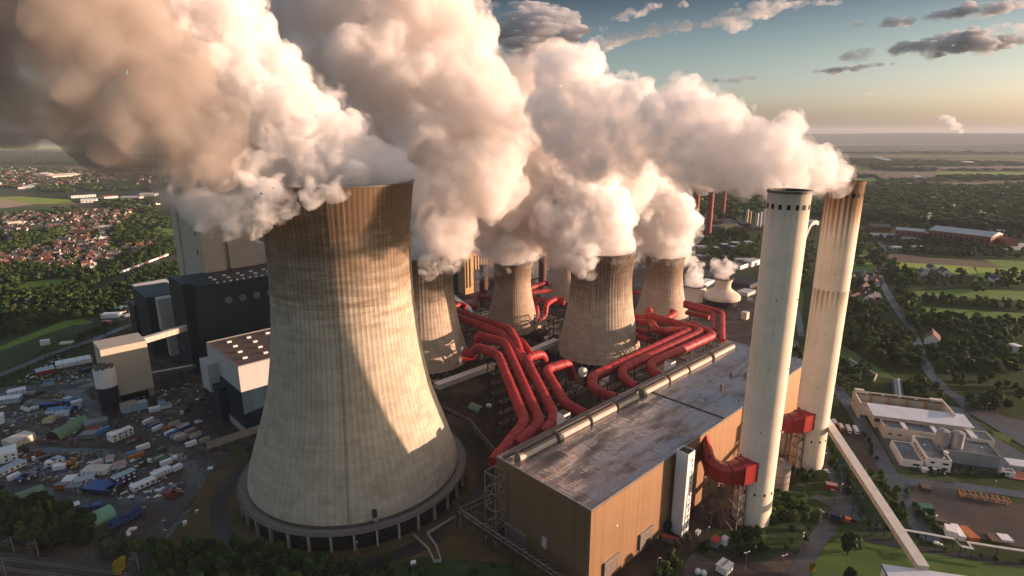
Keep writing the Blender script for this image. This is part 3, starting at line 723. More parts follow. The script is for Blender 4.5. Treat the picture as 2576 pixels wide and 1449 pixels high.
def flange(u, v, z, r, d, label):
    p = G(u, v, z); t = thing("pipe_flange", label, "flange", p)
    dd = Vector(d).normalized()
    MB().tube([-dd * 1.2, dd * 1.2], r, 24).build("collar", M_WHITE, t); MB().tube([-dd * 2.6, -dd * 1.2], r * 0.82, 20).build("nozzle", M_STEEL, t)
flange(1158, 907, 20, 4.2, (1, 0.1, 0), "white flange on the old streaky tower, lower one")
flange(1163, 882, 31, 3.6, (1, 0.1, 0), "white flange on the old streaky tower, upper one")
flange(1466, 936, 22, 4.4, (0.6, -0.8, 0.1), "silver round flange at the broad tower's foot")
flange(1351, 811, 17, 3.2, (1, -0.3, 0), "white flange low on the slim tower")

# pipe racks, steelwork and decks under the pipes
def rack(u, v, zt, w, d, h, label, rz=PRZ):
    p = G(u, v, zt); t = thing("pipe_rack", label, "steel frame", (p.x, p.y, 0), rz); b = MB(); n = max(1, int(h / 8)); f = MB()
    for sx in (-1, 1):
        for sy in (-1, 1): b.bar((sx * w / 2, sy * d / 2, 0), (sx * w / 2, sy * d / 2, h), 0.8)
    for k in range(1, n + 1):
        z = h * k / n
        for s in (-1, 1):
            b.bar((-w / 2, s * d / 2, z), (w / 2, s * d / 2, z), 0.6); b.bar((s * w / 2, -d / 2, z), (s * w / 2, d / 2, z), 0.6)
            b.bar((-w / 2, s * d / 2, z - h / n), (w / 2, s * d / 2, z), 0.35); b.bar((s * w / 2, -d / 2, z), (s * w / 2, d / 2, z - h / n), 0.35)
        if k < n: MB().box((0, 0, z), (w, d * 0.6, 0.3)).build("deck", M_RSTEEL, t)
    b.build("frame", M_DARK, t)
r3 = random.Random(11)
for k, (u, v, zt, w, d, h, lb) in enumerate([(1265,905,37,26,10,36,"steel rack under the upper bend of the left four red pipes"),(1290,970,37,28,9,36,"steel rack under the middle of the left four red pipes"),(1335,1030,37,30,9,36,"steel rack under the lower ends of the left four red pipes"),
    (1225,852,36,22,9,35,"dark rack by the hooked upper pipe ends"),(1340,905,36,16,8,35,"dark rack between the left pipes and the broad tower"),(1395,945,36,18,9,35,"dark rack under the shortest left pipe"),(1420,985,36,14,10,35,"dark rack behind the hall vents near the silver flange"),
    (1650,818,41,12,9,40,"tall lattice frame where the far red pipes meet"),(1540,945,37,24,9,36,"rack carrying the inner long red pipe"),(1600,900,37,26,16,36,"rack carrying the middle of the three long red pipes"),(1660,870,37,26,18,36,"rack carrying the far part of the three long red pipes"),
    (1740,850,36,26,14,35,"rack below the far bend of the three long pipes"),(1795,842,34,12,6,33,"rack holding the upright pair of red pipes"),(1180,806,37,16,9,36,"rack under the two parallel red pipes"),(1240,834,36,16,9,35,"rack at the bend of the two parallel red pipes"),
    (1365,790,30,14,12,29,"dark frame beside the red swan neck pipe"),(1395,800,26,16,12,25,"dark frame left of the broad tower's flank"),(1350,735,24,20,9,23,"frame under the far rounded red pipes")]):
    rack(u, v, zt, w, d, h, lb)
# squat dark plant between the towers
def plant_block(u, v, w, d, h, label, mat=None, name="plant_building", cat="plant building", rz=PRZ, det=True, roof=None):
    p = G(u, v); t = thing(name, label, cat, (p.x, p.y, 0), rz)
    MB().box((0, 0, h / 2), (w, d, h)).build("wall", mat or M_RSTEEL, t)
    b = MB(); b.box((0, 0, h + 0.2), (w + 0.6, d + 0.6, 0.5)); b.build("roof", roof or M_ROOFD, t)
    if det:
        b = MB(); q = random.Random(int(u * 7 + v))
        for k in range(int(3 + w * d / 60)): b.box((q.uniform(-.42, .42) * w, q.uniform(-.42, .42) * d, h + 1), (q.uniform(1, 4), q.uniform(1, 3), q.uniform(.8, 2.2)))
        b.build("roof_plant", M_STEEL, t)
    return t
plant_block(1440, 1010, 30, 16, 9, "low dark pump house behind the hall under the red pipes")
plant_block(1500, 975, 22, 12, 12, "dark fan house below the inner long red pipe", M_DARK)
plant_block(1620, 915, 50, 14, 14, "dark fan house below the long red pipes", M_DARK)
plant_block(1290, 925, 24, 12, 8, "dark switch house under the left four red pipes", M_DARK)
plant_block(1215, 925, 16, 12, 10, "dark pump house by the old streaky tower", M_DARK)
plant_block(1400, 900, 18, 12, 8, "dark pump house by the conveyor bridge", M_DARK)
plant_block(1690, 850, 26, 14, 12, "dark block under the far bend of the long pipes", M_DARK)
plant_block(1370, 850, 30, 16, 8, "low dark block left of the broad tower", M_DARK)
pb = plant_block(1209, 806, 17, 11, 13, "white three storey office block between the two left old towers", M_WHITE)
for k in range(3):
    for j in range(2): MB().box((-4 + j * 8, -5.55, 2.5 + k * 4.2), (5, 0.15, 1.6)).build("window", M_GLASS, pb)
    MB().box((-8.55, 0, 2.5 + k * 4.2), (0.15, 6, 1.6)).build("window", M_GLASS, pb)

# boiler halls and stacks behind the steam
def stack(u, vb, vt, y, r, mat, label, n=24):
    p, q = AT(u, vb, y), AT(u, vt, y); t = thing("smoke_stack", label, "smoke stack", (p.x, y, 0))
    MB().tube([(0, 0, 0), (0, 0, q.z)], [r * 1.08, r], n).build("shaft", mat, t)
    MB().lathe([(r * 1.0, q.z - 1.2), (r * 1.15, q.z - 1.2), (r * 1.15, q.z + 0.1), (r * 0.8, q.z + 0.1)], n, (0, 0), 0, False).build("rim", M_DARK, t)
M_MAROON = plain("maroon_stack", (0.10, 0.035, 0.028), 0.7)
stack(1217, 760, 668, 760, 5.2, M_MAROON, "dark maroon stack left of the slim old tower")
stack(1364, 730, 580, 860, 5.4, M_MAROON, "dark maroon stack right of the slim old tower")
M_OCHRE = clad_mat("ochre_cladding", (0.42, 0.24, 0.08), 3.0, 0.6, 0, True, 0.15)
def far_block(u, vb, y, w, d, h, mat, label, roof=None, name="boiler_hall", cat="boiler hall"):
    p = AT(u, vb, y); t = thing(name, label, cat, (p.x, y, 0), PRZ)
    MB().box((0, 0, h / 2), (w, d, h)).build("wall", mat, t); MB().box((0, 0, h + 0.3), (w + 0.5, d + 0.5, 0.8)).build("roof", roof or M_ROOFD, t)
    b = MB()
    for k in range(int(w / 6)): b.box((-w / 2 + 3 + 6 * k, -d / 2 - 0.1, h * 0.5), (3, 0.3, h * 0.7))
    b.build("window_strip", M_GLASS, t)
far_block(1172, 700, 830, 16, 16, 62, M_OCHRE, "narrow ochre boiler tower seen between the left old towers")
far_block(1155, 700, 850, 14, 20, 64, M_DARK, "dark boiler tower just left of the ochre one")
far_block(1300, 640, 1010, 240, 46, 46, M_OCHRE, "long ochre boiler hall glimpsed through the steam")
far_block(1320, 690, 940, 260, 50, 16, M_DARK, "low dark turbine hall before the ochre boiler hall")
far_block(1200, 660, 980, 60, 40, 70, M_REDBRICK, "red brown boiler block behind the slim tower's steam")
gallery("conveyor_bridge", G(1135, 745, 14), G(1195, 790, 6), 7, 4, M_DARK, "dark sloping coal conveyor between the two left old towers", legs=(0.3, 0.7))
# trusses carrying service pipes round the hall
def truss_bridge(pts, w, h, zb, label, legs=True):
    o = Vector((pts[0].x, pts[0].y, 0)); t = thing("pipe_bridge", label, "pipe bridge", o); b = MB(); lg = MB(); pp = MB()
    for a, c in zip(pts, pts[1:]):
        a = Vector((a.x, a.y, zb)) - o; c = Vector((c.x, c.y, zb)) - o; d = c - a; L = d.length; d.normalize(); s = Vector((d.y, -d.x, 0)); n = max(2, int(L / 4.0))
        for q in (-1, 1):
            for zz in (0, h): b.bar(a + s * q * w / 2 + Vector((0, 0, zz)), c + s * q * w / 2 + Vector((0, 0, zz)), 0.4)
            for i in range(n):
                p0, p1 = a + d * L * i / n + s * q * w / 2, a + d * L * (i + 1) / n + s * q * w / 2
                b.bar(p0, p0 + Vector((0, 0, h)), 0.25); b.bar(p0 + Vector((0, 0, h if i % 2 else 0)), p1 + Vector((0, 0, 0 if i % 2 else h)), 0.22)
        for i in range(n): b.bar(a + d * L * i / n + s * w / 2 + Vector((0, 0, h)), a + d * L * (i + 1) / n - s * w / 2 + Vector((0, 0, h)), 0.2)
        for k, q in enumerate((-0.32, -0.08, 0.15, 0.34)): pp.tube([a + s * q * w + Vector((0, 0, 0.8 + 0.7 * (k % 2))), c + s * q * w + Vector((0, 0, 0.8 + 0.7 * (k % 2)))], 0.32 - 0.05 * (k % 3), 6)
        m = max(1, int(L / 22))
        for i in range(m + 1):
            p = a + d * L * i / m
            for q in (-1, 1): lg.bar(Vector((p.x, p.y, 0)) + s * q * w * 0.6, p + s * q * w * 0.45, 0.5)
    b.build("truss", M_DARK, t); pp.build("service_pipes", M_STEEL, t)
    if legs: lg.build("legs", M_DARK, t)
truss_bridge([G(1243, 1243, 11), G(1157, 1281, 11), G(1300, 1377, 11), G(1470, 1490, 11)], 5, 3.6, 9, "dark trussed pipe bridge running round the hall's shaded end wall")
truss_bridge([G(1115, 1022, 9), G(1180, 1056, 9), G(1248, 1140, 9)], 4.5, 3.4, 8, "dark trussed pipe bridge curving between the tallest tower and the red pipes")
p = G(1222, 1180)
trestle((EL(HB, -4.5, -HW + 4)), PRZ, 8, 9, 44, 4, "pale open lattice tower at the hall's rear corner", name="lattice_tower", mat=M_STEEL, t=0.45)
# green arched tank shed and white box
def arch_shed(u, v, L, r, rz, mat, label, endmat=None, name="arched_shed", cat="arched shed"):
    p = G(u, v); t = thing(name, label, cat, (p.x, p.y, 0), rz); n = 12
    arc = [(r * math.cos(math.pi * j / n), r * math.sin(math.pi * j / n)) for j in range(n + 1)]
    vs = [(x, a, b) for x in (-L / 2, L / 2) for a, b in arc]
    MB().add(vs, [(j, j + 1, j + n + 2, j + n + 1) for j in range(n)], 0, True).build("vault", mat, t)
    for x in (-L / 2 + 0.25, L / 2 - 0.25): MB().add([(x, a, b) for a, b in arc], [tuple(range(n + 1))]).build("end_wall", endmat or M_DARK, t)
    b = MB()
    for k in range(int(L / 3)):
        x = -L / 2 + 1.5 + 3 * k; b.tube([(x, a * 1.01, bz * 1.01) for a, bz in arc], 0.12, 4)
    b.build("vault_rib", mat, t)
M_GREEN = plain("green_sheet", (0.15, 0.25, 0.14), 0.55, 0, 0.15, 0.2)
M_MINT = plain("mint_sheet", (0.17, 0.40, 0.25), 0.5, 0, 0.1, 0.2)
arch_shed(1199, 1030, 13, 4.2, -0.75, M_GREEN, "green vaulted shelter on bare earth between the tallest tower and the pipes")
# ------------------------------------------------------------------ pixel frames the survey notes below are written in
def Z2(x, y): return (x * .25, 402.5 + y * .25)
def Z3(x, y): return (x * .26042, 737.9 + y * .26042)
def Z4(x, y): return (x * .26042, 1073.3 + y * .26042)
def ZR(x, y): return (2012.4 + x * .3749, 905.6 + y * .3749)
def ZU(x, y): return (2012.4 + x * .32403, 469.6 + y * .32403)
def ZC(x, y): return (1610 + x * .375, 905.6 + y * .375)
def ZM(x, y): return (1610 + x * .2777, 402.5 + y * .2777)
def ZB(x, y): return (1542.9 + x * .26042, 1241 + y * .26042)
def ZF(x, y): return (2012.4 + x * .21875, 402.5 + y * .21875)
def ZI(x, y): return (1677 + x * .16203, 436 + y * .16203)
def Z0(x, y): return (x, y)
def gp(f, pts, z=0.0): return [G(*f(*p), z) for p in pts]
_lay = [0]
def soil(name, cols, scale, rough=0.9, wet=None, spec=0.25, bump=0.0, stripes=None):
    """earth, grass or asphalt: three tones of patchy noise; wet = roughness of the puddles"""
    m, t = newmat(name); p = t.pos()
    n = t.noise(p, scale, 6, 0.68); n2 = t.noise(p, scale * 0.16, 3, 0.6)
    k = t.math('ADD', t.math('MULTIPLY', n, 0.6), t.math('MULTIPLY', n2, 0.4))
    c = t.ramp(k, [(0.34, cols[0]), (0.5, cols[1]), (0.66, cols[2])])
    if stripes:
        q = t.pos((1, 1, 1), (0, 0, stripes[0])); sx = t.sep(q)[0]
        c = t.mix(t.ramp(t.math('SINE', t.math('MULTIPLY', sx, stripes[1])), [(0.3, 0), (0.7, 0.5)]), c, tuple(v * stripes[2] for v in cols[1]))
    rg = rough
    if wet is not None:
        w = t.ramp(t.noise(t.pos((1, 1, 1)), scale * 0.45, 5, 0.6), [(0.47, 0), (0.56, 0.8), (0.64, 1)])
        rg = t.ramp(w, [(0, rough), (1, wet)]); c = t.mix(t.math('MULTIPLY', w, 0.45), c, tuple(v * 0.45 for v in cols[0]))
    t.out(c, rg, 0, spec)
    if bump: t.bump(n, bump, 0.4)
    return m
def patch(name, pts, mat, lift=None, cut=0):
    """a flat sheet lying on the ground, each new one a little above the last"""
    _lay[0] += 1; z = 0.03 + 0.006 * _lay[0] if lift is None else lift
    bm = bmesh.new(); vs = [bm.verts.new((p.x, p.y, z)) for p in pts]
    f = bm.faces.new(vs); f.normal_update()
    if f.normal.z < 0: f.normal_flip()
    bmesh.ops.triangulate(bm, faces=[f])
    me = bpy.data.meshes.new(name); bm.to_mesh(me); bm.free(); me.materials.append(mat)
    o = bpy.data.objects.new(name, me); COL.objects.link(o); return struct(o)
def strip(name, pts, w, mat, rad=14, z=None):
    P = fillet([Vector((p.x, p.y, 0)) for p in pts], rad, 6)
    _lay[0] += 1; z = 0.03 + 0.006 * _lay[0] if z is None else z
    L, Rr = [], []
    for i, p in enumerate(P):
        d = (P[min(i + 1, len(P) - 1)] - P[max(i - 1, 0)]).normalized(); s = Vector((d.y, -d.x, 0)) * w / 2
        L.append((p.x - s.x, p.y - s.y, z)); Rr.append((p.x + s.x, p.y + s.y, z))
    k = len(P)
    o = MB().add(L + Rr, [(i, i + k, i + k + 1, i + 1) for i in range(k - 1)]).build(name, mat); return struct(o)
S_YARD = soil("wet_yard", [(0.018, 0.013, 0.009), (0.050, 0.035, 0.024), (0.15, 0.11, 0.075)], 0.07, 0.85, 0.1, 0.4)
S_ASPH = soil("wet_asphalt", [(0.030, 0.030, 0.033), (0.052, 0.053, 0.058), (0.09, 0.092, 0.10)], 0.035, 0.55, 0.16, 0.45)
S_YROAD = soil("yard_asphalt", [(0.018, 0.016, 0.015), (0.036, 0.032, 0.030), (0.075, 0.066, 0.06)], 0.06, 0.6, 0.13, 0.4)
S_ASPD = soil("dark_asphalt", [(0.012, 0.011, 0.011), (0.022, 0.02, 0.02), (0.04, 0.036, 0.034)], 0.05, 0.7, 0.3, 0.3)
S_EARTH = soil("plant_earth", [(0.016, 0.012, 0.010), (0.036, 0.026, 0.020), (0.075, 0.055, 0.04)], 0.07, 0.95, 0.3, 0.2)
S_BROWN = soil("dry_grass", [(0.045, 0.036, 0.014), (0.085, 0.062, 0.024), (0.15, 0.10, 0.045)], 0.06, 0.95)
S_GRASS = soil("rough_grass", [(0.011, 0.025, 0.007), (0.025, 0.05, 0.013), (0.055, 0.088, 0.024)], 0.08, 0.95, bump=0.4)
S_LAWN = soil("lawn", [(0.035, 0.07, 0.012), (0.055, 0.105, 0.018), (0.085, 0.14, 0.03)], 0.05, 0.95)
S_DIRT = soil("brown_dirt", [(0.040, 0.030, 0.025), (0.065, 0.050, 0.042), (0.11, 0.085, 0.07)], 0.045, 0.9, 0.35, 0.2)
S_BALL = soil("track_ballast", [(0.035, 0.026, 0.024), (0.06, 0.046, 0.042), (0.10, 0.08, 0.07)], 0.3, 0.95)
F_GREEN = soil("green_field", [(0.07, 0.14, 0.016), (0.11, 0.20, 0.022), (0.15, 0.25, 0.035)], 0.012, 0.95)
F_LIME = soil("lime_field", [(0.20, 0.27, 0.03), (0.27, 0.33, 0.04), (0.34, 0.38, 0.06)], 0.01, 0.95)
F_TAN = soil("tan_field", [(0.30, 0.22, 0.14), (0.40, 0.30, 0.19), (0.48, 0.36, 0.24)], 0.008, 0.95)
F_BROWN = soil("ploughed_field", [(0.09, 0.065, 0.042), (0.13, 0.095, 0.062), (0.17, 0.12, 0.08)], 0.01, 0.95)
F_DARK = soil("crop_rows_field", [(0.020, 0.033, 0.012), (0.034, 0.048, 0.018), (0.055, 0.06, 0.03)], 0.06, 0.95, stripes=(0.6, 1.1, 1.7))
F_ROWS = soil("striped_field", [(0.03, 0.075, 0.014), (0.045, 0.10, 0.018), (0.07, 0.12, 0.03)], 0.015, 0.95, stripes=(1.25, 0.16, 0.55))
# fields and meadows
patch("field", gp(Z2, [(-300, 250), (380, 290), (330, 360), (200, 368), (-300, 395)]), F_DARK)
patch("field", gp(Z2, [(-400, 385), (200, 365), (700, 400), (760, 440), (340, 445)]), F_LIME)
patch("field", gp(Z2, [(-400, 385), (0, 392), (345, 443), (0, 490), (-400, 520)]), F_TAN)
patch("field", gp(Z2, [(345, 443), (760, 440), (1010, 455), (900, 475), (360, 472)]), F_BROWN)
patch("field", gp(Z2, [(-400, 520), (0, 485), (350, 466), (900, 475), (820, 500), (520, 505), (-400, 560)]), F_ROWS)
patch("field", gp(Z0, [(-200, 357), (110, 358), (150, 364), (-200, 365)]), F_TAN)
patch("field", gp(Z0, [(-200, 366), (160, 366), (230, 376), (-200, 375)]), F_LIME)
patch("playing_field", gp(Z2, [(1440, 700), (1690, 690), (1800, 700), (1800, 760), (1450, 762)]), F_GREEN)
patch("meadow", gp(Z2, [(110, 1320), (280, 1225), (600, 1195), (740, 1200), (690, 1270), (420, 1330), (200, 1350)]), F_GREEN)
patch("field", gp(Z3, [(-400, 620), (0, 470), (330, 370), (620, 270), (800, 250), (910, 285), (860, 345), (620, 420), (300, 610), (0, 760), (-400, 930)]), F_DARK)
patch("meadow", gp(Z3, [(200, 430), (620, 265), (800, 248), (910, 283), (700, 310), (420, 400), (0, 560), (-200, 600)]), F_GREEN)
patch("embankment", gp(Z2, [(900, 1340), (1300, 1130), (1740, 960), (1800, 950), (1800, 1010), (1350, 1190), (1000, 1350)]), S_BALL)
patch("verge", gp(Z2, [(900, 1335), (1210, 1140), (1740, 950), (1740, 965), (1300, 1135), (960, 1330)]), S_GRASS)
patch("field", gp(ZU, [(660, 535), (700, 515), (1000, 550), (1480, 585), (1560, 632), (1350, 622), (730, 582)]), F_BROWN)
patch("field", gp(ZU, [(730, 584), (1340, 622), (1385, 690), (900, 665), (770, 650)]), F_LIME)
patch("field", gp(ZU, [(1420, 565), (1900, 585), (1900, 650), (1562, 632), (1480, 585)]), F_GREEN)
patch("field", gp(ZU, [(1362, 625), (1560, 634), (1900, 652), (1900, 740), (1340, 735), (1385, 690)]), F_LIME)
patch("meadow", gp(ZU, [(840, 815), (1250, 795), (1900, 820), (1900, 900), (1250, 860), (880, 870)]), F_GREEN)
patch("meadow", gp(ZU, [(920, 930), (1300, 955), (1900, 995), (1900, 1050), (1300, 1035), (990, 985)]), F_GREEN)
patch("park_lawn", gp(ZU, [(330, 500), (640, 465), (655, 620), (600, 660), (330, 665)]), F_GREEN)
patch("slope_lawn", gp(ZU, [(215, 1150), (330, 1225), (560, 1380), (760, 1500), (560, 1470), (215, 1255)]), S_LAWN)
patch("lawn", gp(ZM, [(1395, 990), (1440, 1000), (1480, 1240), (1470, 1449), (1400, 1449), (1385, 1270)]), S_LAWN)
for k, (pts, mt) in enumerate([([(596, 92), (815, 92), (812, 120), (596, 118)], F_GREEN), ([(596, 126), (830, 122), (985, 130), (880, 212), (596, 178)], F_BROWN), ([(1000, 135), (1560, 140), (1580, 180), (1920, 182), (1560, 216), (910, 206)], F_BROWN),
    ([(590, 214), (1000, 225), (860, 262), (590, 262)], F_GREEN), ([(870, 266), (2200, 254), (1900, 301), (1640, 292), (1150, 290)], F_BROWN), ([(1570, 128), (2900, 150), (2900, 190), (1570, 172)], F_GREEN), ([(1390, 308), (1650, 312), (1630, 330), (1390, 318)], F_LIME),
    ([(600, 20), (1200, 12), (1900, 30), (1900, 45), (1000, 40), (600, 44)], F_ROWS), ([(1500, 82), (2700, 70), (2700, 95), (1550, 100)], F_BROWN)]):
    patch("field", gp(ZF, pts), mt)
# ground inside the works
patch("works_earth", [Vector((p[0], p[1], 0)) for p in ((-470, 700), (-330, 480), (-190, 330), (-60, 270), (-25, 300), (10, 240), (60, 215), (110, 300), (150, 290), (250, 440), (330, 640), (380, 900), (380, 1150), (-380, 1150))], S_EARTH)
patch("container_yard", gp(Z0, [(-350, 1020), (0, 985), (220, 950), (350, 890), (500, 930), (600, 1080), (650, 1112), (615, 1160), (578, 1182), (520, 1187), (478, 1287), (395, 1395), (330, 1460), (100, 1400), (-350, 1300)]), S_YARD)
patch("dry_grass", gp(Z0, [(478, 1287), (520, 1187), (578, 1182), (615, 1160), (660, 1110), (700, 1385), (560, 1400), (400, 1398)]), S_BROWN)
patch("rough_grass", gp(Z0, [(950, 1400), (1150, 1290), (1180, 1270), (1300, 1345), (1500, 1490), (1490, 1560), (900, 1560)]), S_BROWN)
patch("rough_grass", gp(Z0, [(960, 1430), (1060, 1400), (1280, 1420), (1450, 1500), (1450, 1560), (930, 1560)]), S_GRASS)
patch("rough_grass", gp(Z0, [(560, 1060), (640, 1120), (640, 1170), (590, 1160), (540, 1080)]), S_GRASS)
rg = MB(); rg.lathe([(90, 0.26), (80, 0.26)], 96, (TX, TY), 0, False); struct(rg.build("ring_road", S_ASPD))
rg = MB(); rg.lathe([(80.2, 0.28), (71, 0.28)], 96, (TX, TY), 0, False); struct(rg.build("grass_ring", S_BROWN))
patch("green_bank", [EL(HB, *q) for q in ((-40, 10), (-40, 60), (80, 95), (150, 105), (260, 110), (300, 60), (300, 34), (100, 34), (90, 14), (40, 12))], S_GRASS)
patch("service_yard", gp(ZB, [(640, 740), (770, 560), (1000, 640), (1380, 700), (1700, 560), (1800, 640), (1600, 900), (1200, 1100), (500, 1000)]), S_DIRT)
patch("lawn", gp(ZR, [(-60, 1500), (60, 1330), (250, 1200), (440, 1200), (1100, 1330), (1600, 1420), (1600, 1700), (-60, 1700)]), S_LAWN)
patch("dirt_lot", gp(ZR, [(700, 840), (840, 850), (1060, 875), (1430, 965), (1800, 960), (1800, 1280), (1450, 1255), (1230, 1205), (960, 1150), (840, 1010), (720, 900)]), S_DIRT)
patch("lorry_park", gp(ZR, [(215, 405), (390, 460), (440, 600), (565, 760), (430, 735), (330, 560), (240, 490)]), S_DIRT)
patch("works_forecourt", gp(ZR, [(540, 520), (420, 330), (640, 230), (1100, 330), (1250, 480), (1700, 760), (1500, 790), (1380, 760), (900, 770), (640, 715)]), S_ASPH)
patch("paved_slab", gp(ZB, [(660, 730), (760, 590), (1000, 660), (960, 760), (700, 830)]), soil("paving", [(0.05, 0.04, 0.035), (0.09, 0.075, 0.065), (0.13, 0.11, 0.095)], 0.12, 0.8))
# roads
strip("road", gp(Z0, [(2223, 600), (2219, 640), (2210, 690), (2226, 726), (2252, 771), (2288, 820), (2314, 881), (2340, 940), (2375, 980), (2425, 1012), (2500, 1046), (2640, 1090)]), 10, S_ASPH)
patch("turning_area", gp(ZR, [(990, 215), (1120, 280), (1300, 375), (1600, 430), (1600, 640), (1400, 520), (1240, 420), (1100, 340)]), S_ASPH)
patch("traffic_island", gp(ZR, [(1285, 480), (1360, 490), (1420, 530), (1400, 560), (1310, 520)]), S_LAWN)
strip("road", gp(ZR, [(130, 120), (230, 170), (330, 300), (420, 440), (520, 620), (600, 770), (685, 900), (760, 1080), (900, 1220)]), 11, S_ASPH)
strip("road", gp(ZR, [(620, 770), (720, 825), (900, 830), (1200, 862), (1700, 940)]), 9, S_ASPH)
strip("road", gp(ZR, [(100, 480), (180, 680), (262, 830), (320, 960), (230, 1075), (130, 1190), (60, 1300), (-80, 1600)]), 9.5, S_ASPH)
patch("road_apron", gp(ZR, [(240, 860), (285, 850), (420, 1040), (440, 1075), (330, 1100), (230, 1010)]), S_ASPH)
strip("road", gp(ZR, [(90, 905), (150, 935), (260, 985)]), 8, S_ASPH)
strip("footpath", gp(ZR, [(430, 1205), (600, 1240), (850, 1275), (1100, 1320), (1700, 1420)]), 5, S_ASPD)
strip("service_road", [EL(HB, -70, 13), EL(HB, 0, 13), EL(HB, 60, 14), EL(HB, 95, 15)], 11, S_ASPD)
strip("service_road", gp(ZB, [(960, 520), (1100, 610), (1300, 680), (1500, 760)]), 7, S_ASPD)
strip("road", gp(Z3, [(-500, 960), (0, 790), (250, 690), (500, 585), (850, 472), (1100, 370), (1400, 255), (1700, 60)]), 10, S_ASPH)
strip("road", gp(Z3, [(-300, 960), (0, 935), (200, 905), (480, 925), (700, 905), (850, 850), (950, 770)]), 9, S_YROAD)
strip("road", gp(Z3, [(560, 925), (720, 980), (850, 1085), (1100, 1215), (1400, 1330), (1560, 1420), (1750, 1560), (1860, 1650), (1940, 1720)]), 12, S_YROAD)
strip("road", gp(Z4, [(-300, 170), (0, 180), (220, 200), (500, 232), (800, 245), (1050, 240), (1250, 345), (1430, 462)]), 8, S_YROAD)
strip("road", gp(Z4, [(1700, 190), (1880, 310), (1950, 420), (1870, 600), (1740, 760), (1560, 960), (1440, 1180), (1300, 1400)]), 10, S_YROAD)
strip("road", gp(Z4, [(-300, 540), (0, 575), (400, 625), (800, 690), (1200, 755), (1500, 775), (1720, 770)]), 9, S_YROAD)
strip("road", gp(Z3, [(1560, 790), (1750, 980), (1950, 1180), (2200, 1340), (2480, 1560)]), 7, S_ASPD)
strip("road", gp(Z3, [(860, 262), (1000, 270), (1300, 240), (1440, 200)]), 7, S_ASPD)
strip("road", gp(ZU, [(330, 670), (480, 650), (600, 680)]), 7, S_ASPH)
strip("road", gp(Z0, [(2080, 870), (2110, 900), (2150, 925), (2200, 945)]), 10, S_ASPH)
strip("road", gp(ZM, [(1390, 1260), (1420, 1330), (1440, 1449), (1460, 1600)]), 7, S_ASPH)
strip("road", gp(ZU, [(370, 440), (500, 435), (600, 420), (640, 460), (660, 500)]), 9, S_ASPH)
strip("farm_track", gp(ZF, [(900, 206), (985, 130)]), 10, S_BALL)
# railway
strip("track_bed", gp(Z4, [(-500, 1290), (0, 1325), (450, 1380), (900, 1440), (1300, 1500)]), 16, S_BALL)
strip("track_bed", gp(Z2, [(1000, 1310), (1300, 1165), (1750, 985)]), 9, S_BALL)
def rails(pts, label, off=(0,), mat=None):
    P = fillet([Vector((p.x, p.y, 0)) for p in pts], 20, 6)
    for k in off:
        o = Vector((P[0].x, P[0].y, 0)); t = thing("railway_track", label if len(off) == 1 else f"{label}, {'nearer' if k < 0 else 'farther'} one of two", "track", o); b = MB(); s_ = MB()
        for a, c in zip(P, P[1:]):
            d = (c - a).normalized(); s = Vector((d.y, -d.x, 0))
            for g in (-0.75, 0.75): b.bar(a - o - s * (k + g) * -1 + Vector((0, 0, 0.62)), c - o - s * (k + g) * -1 + Vector((0, 0, 0.62)), 0.16)
            L = (c - a).length
            for i in range(int(L / 1.4)): q = a - o + d * 1.4 * i + s * k; s_.box((q.x, q.y, 0.45), (0.35, 2.6, 0.22), math.atan2(d.y, d.x))
        b.build("rails", M_STEEL, t); s_.build("sleepers", M_CONCD, t)
rails(gp(Z4, [(-300, 1305), (0, 1325), (450, 1380), (900, 1440), (1200, 1485)]), "railway track in the dark corner below the trees", (-3.2, 3.2))
# far hills
def hill(name, pts, base, mat):
    n = len(pts); v = []
    for i, (x, y, h) in enumerate(pts): v += [(x, y - base, -1), (x, y - base * 0.45, h * 0.62), (x, y, h), (x, y + base, -1)]
    o = MB().add(v, [(i * 4 + j, i * 4 + j + 1, i * 4 + j + 5, i * 4 + j + 4) for i in range(n - 1) for j in range(3)], 0, True).build(name, mat)
    return struct(o)
M_HILL = soil("far_hills", [(0.022, 0.038, 0.03), (0.035, 0.055, 0.04), (0.06, 0.075, 0.055)], 0.0016, 0.95)
rh = random.Random(5)
hill("far_hills", [(-14000 + 1100 * i, 15500 + 900 * math.sin(i * 0.7), 236 + 16 * math.sin(i * 0.9) + rh.uniform(-8, 8)) for i in range(36)], 2200, M_HILL)
hill("far_hills", [(1500 + 600 * i, 8800 + 300 * math.sin(i), 14 + 7 * i + 8 * math.sin(i * 1.3)) for i in range(14)], 1400, M_HILL)
# ------------------------------------------------------------------ container yard
PC = {}
def paint(col):
    if col not in PC:
        rgb = {"white": (0.80, 0.79, 0.77), "cream": (0.62, 0.56, 0.45), "blue": (0.025, 0.09, 0.28), "navy": (0.012, 0.022, 0.07), "grey": (0.20, 0.20, 0.20), "orange": (0.45, 0.13, 0.03), "red": (0.28, 0.035, 0.03), "pink": (0.42, 0.25, 0.22),
               "green": (0.03, 0.13, 0.08), "tan": (0.36, 0.29, 0.21), "skyblue": (0.06, 0.22, 0.42), "yellow": (0.5, 0.3, 0.02), "pale blue": (0.36, 0.44, 0.48), "black": (0.015, 0.015, 0.016), "brown": (0.12, 0.07, 0.045)}[col]
        PC[col] = clad_mat("sheet_" + col.replace(" ", "_"), rgb, 0.6, 0.5, 0, False, 0.12, 0.35, 0.35)
    return PC[col]
M_TYRE = plain("tyre", (0.015, 0.015, 0.015), 0.9)
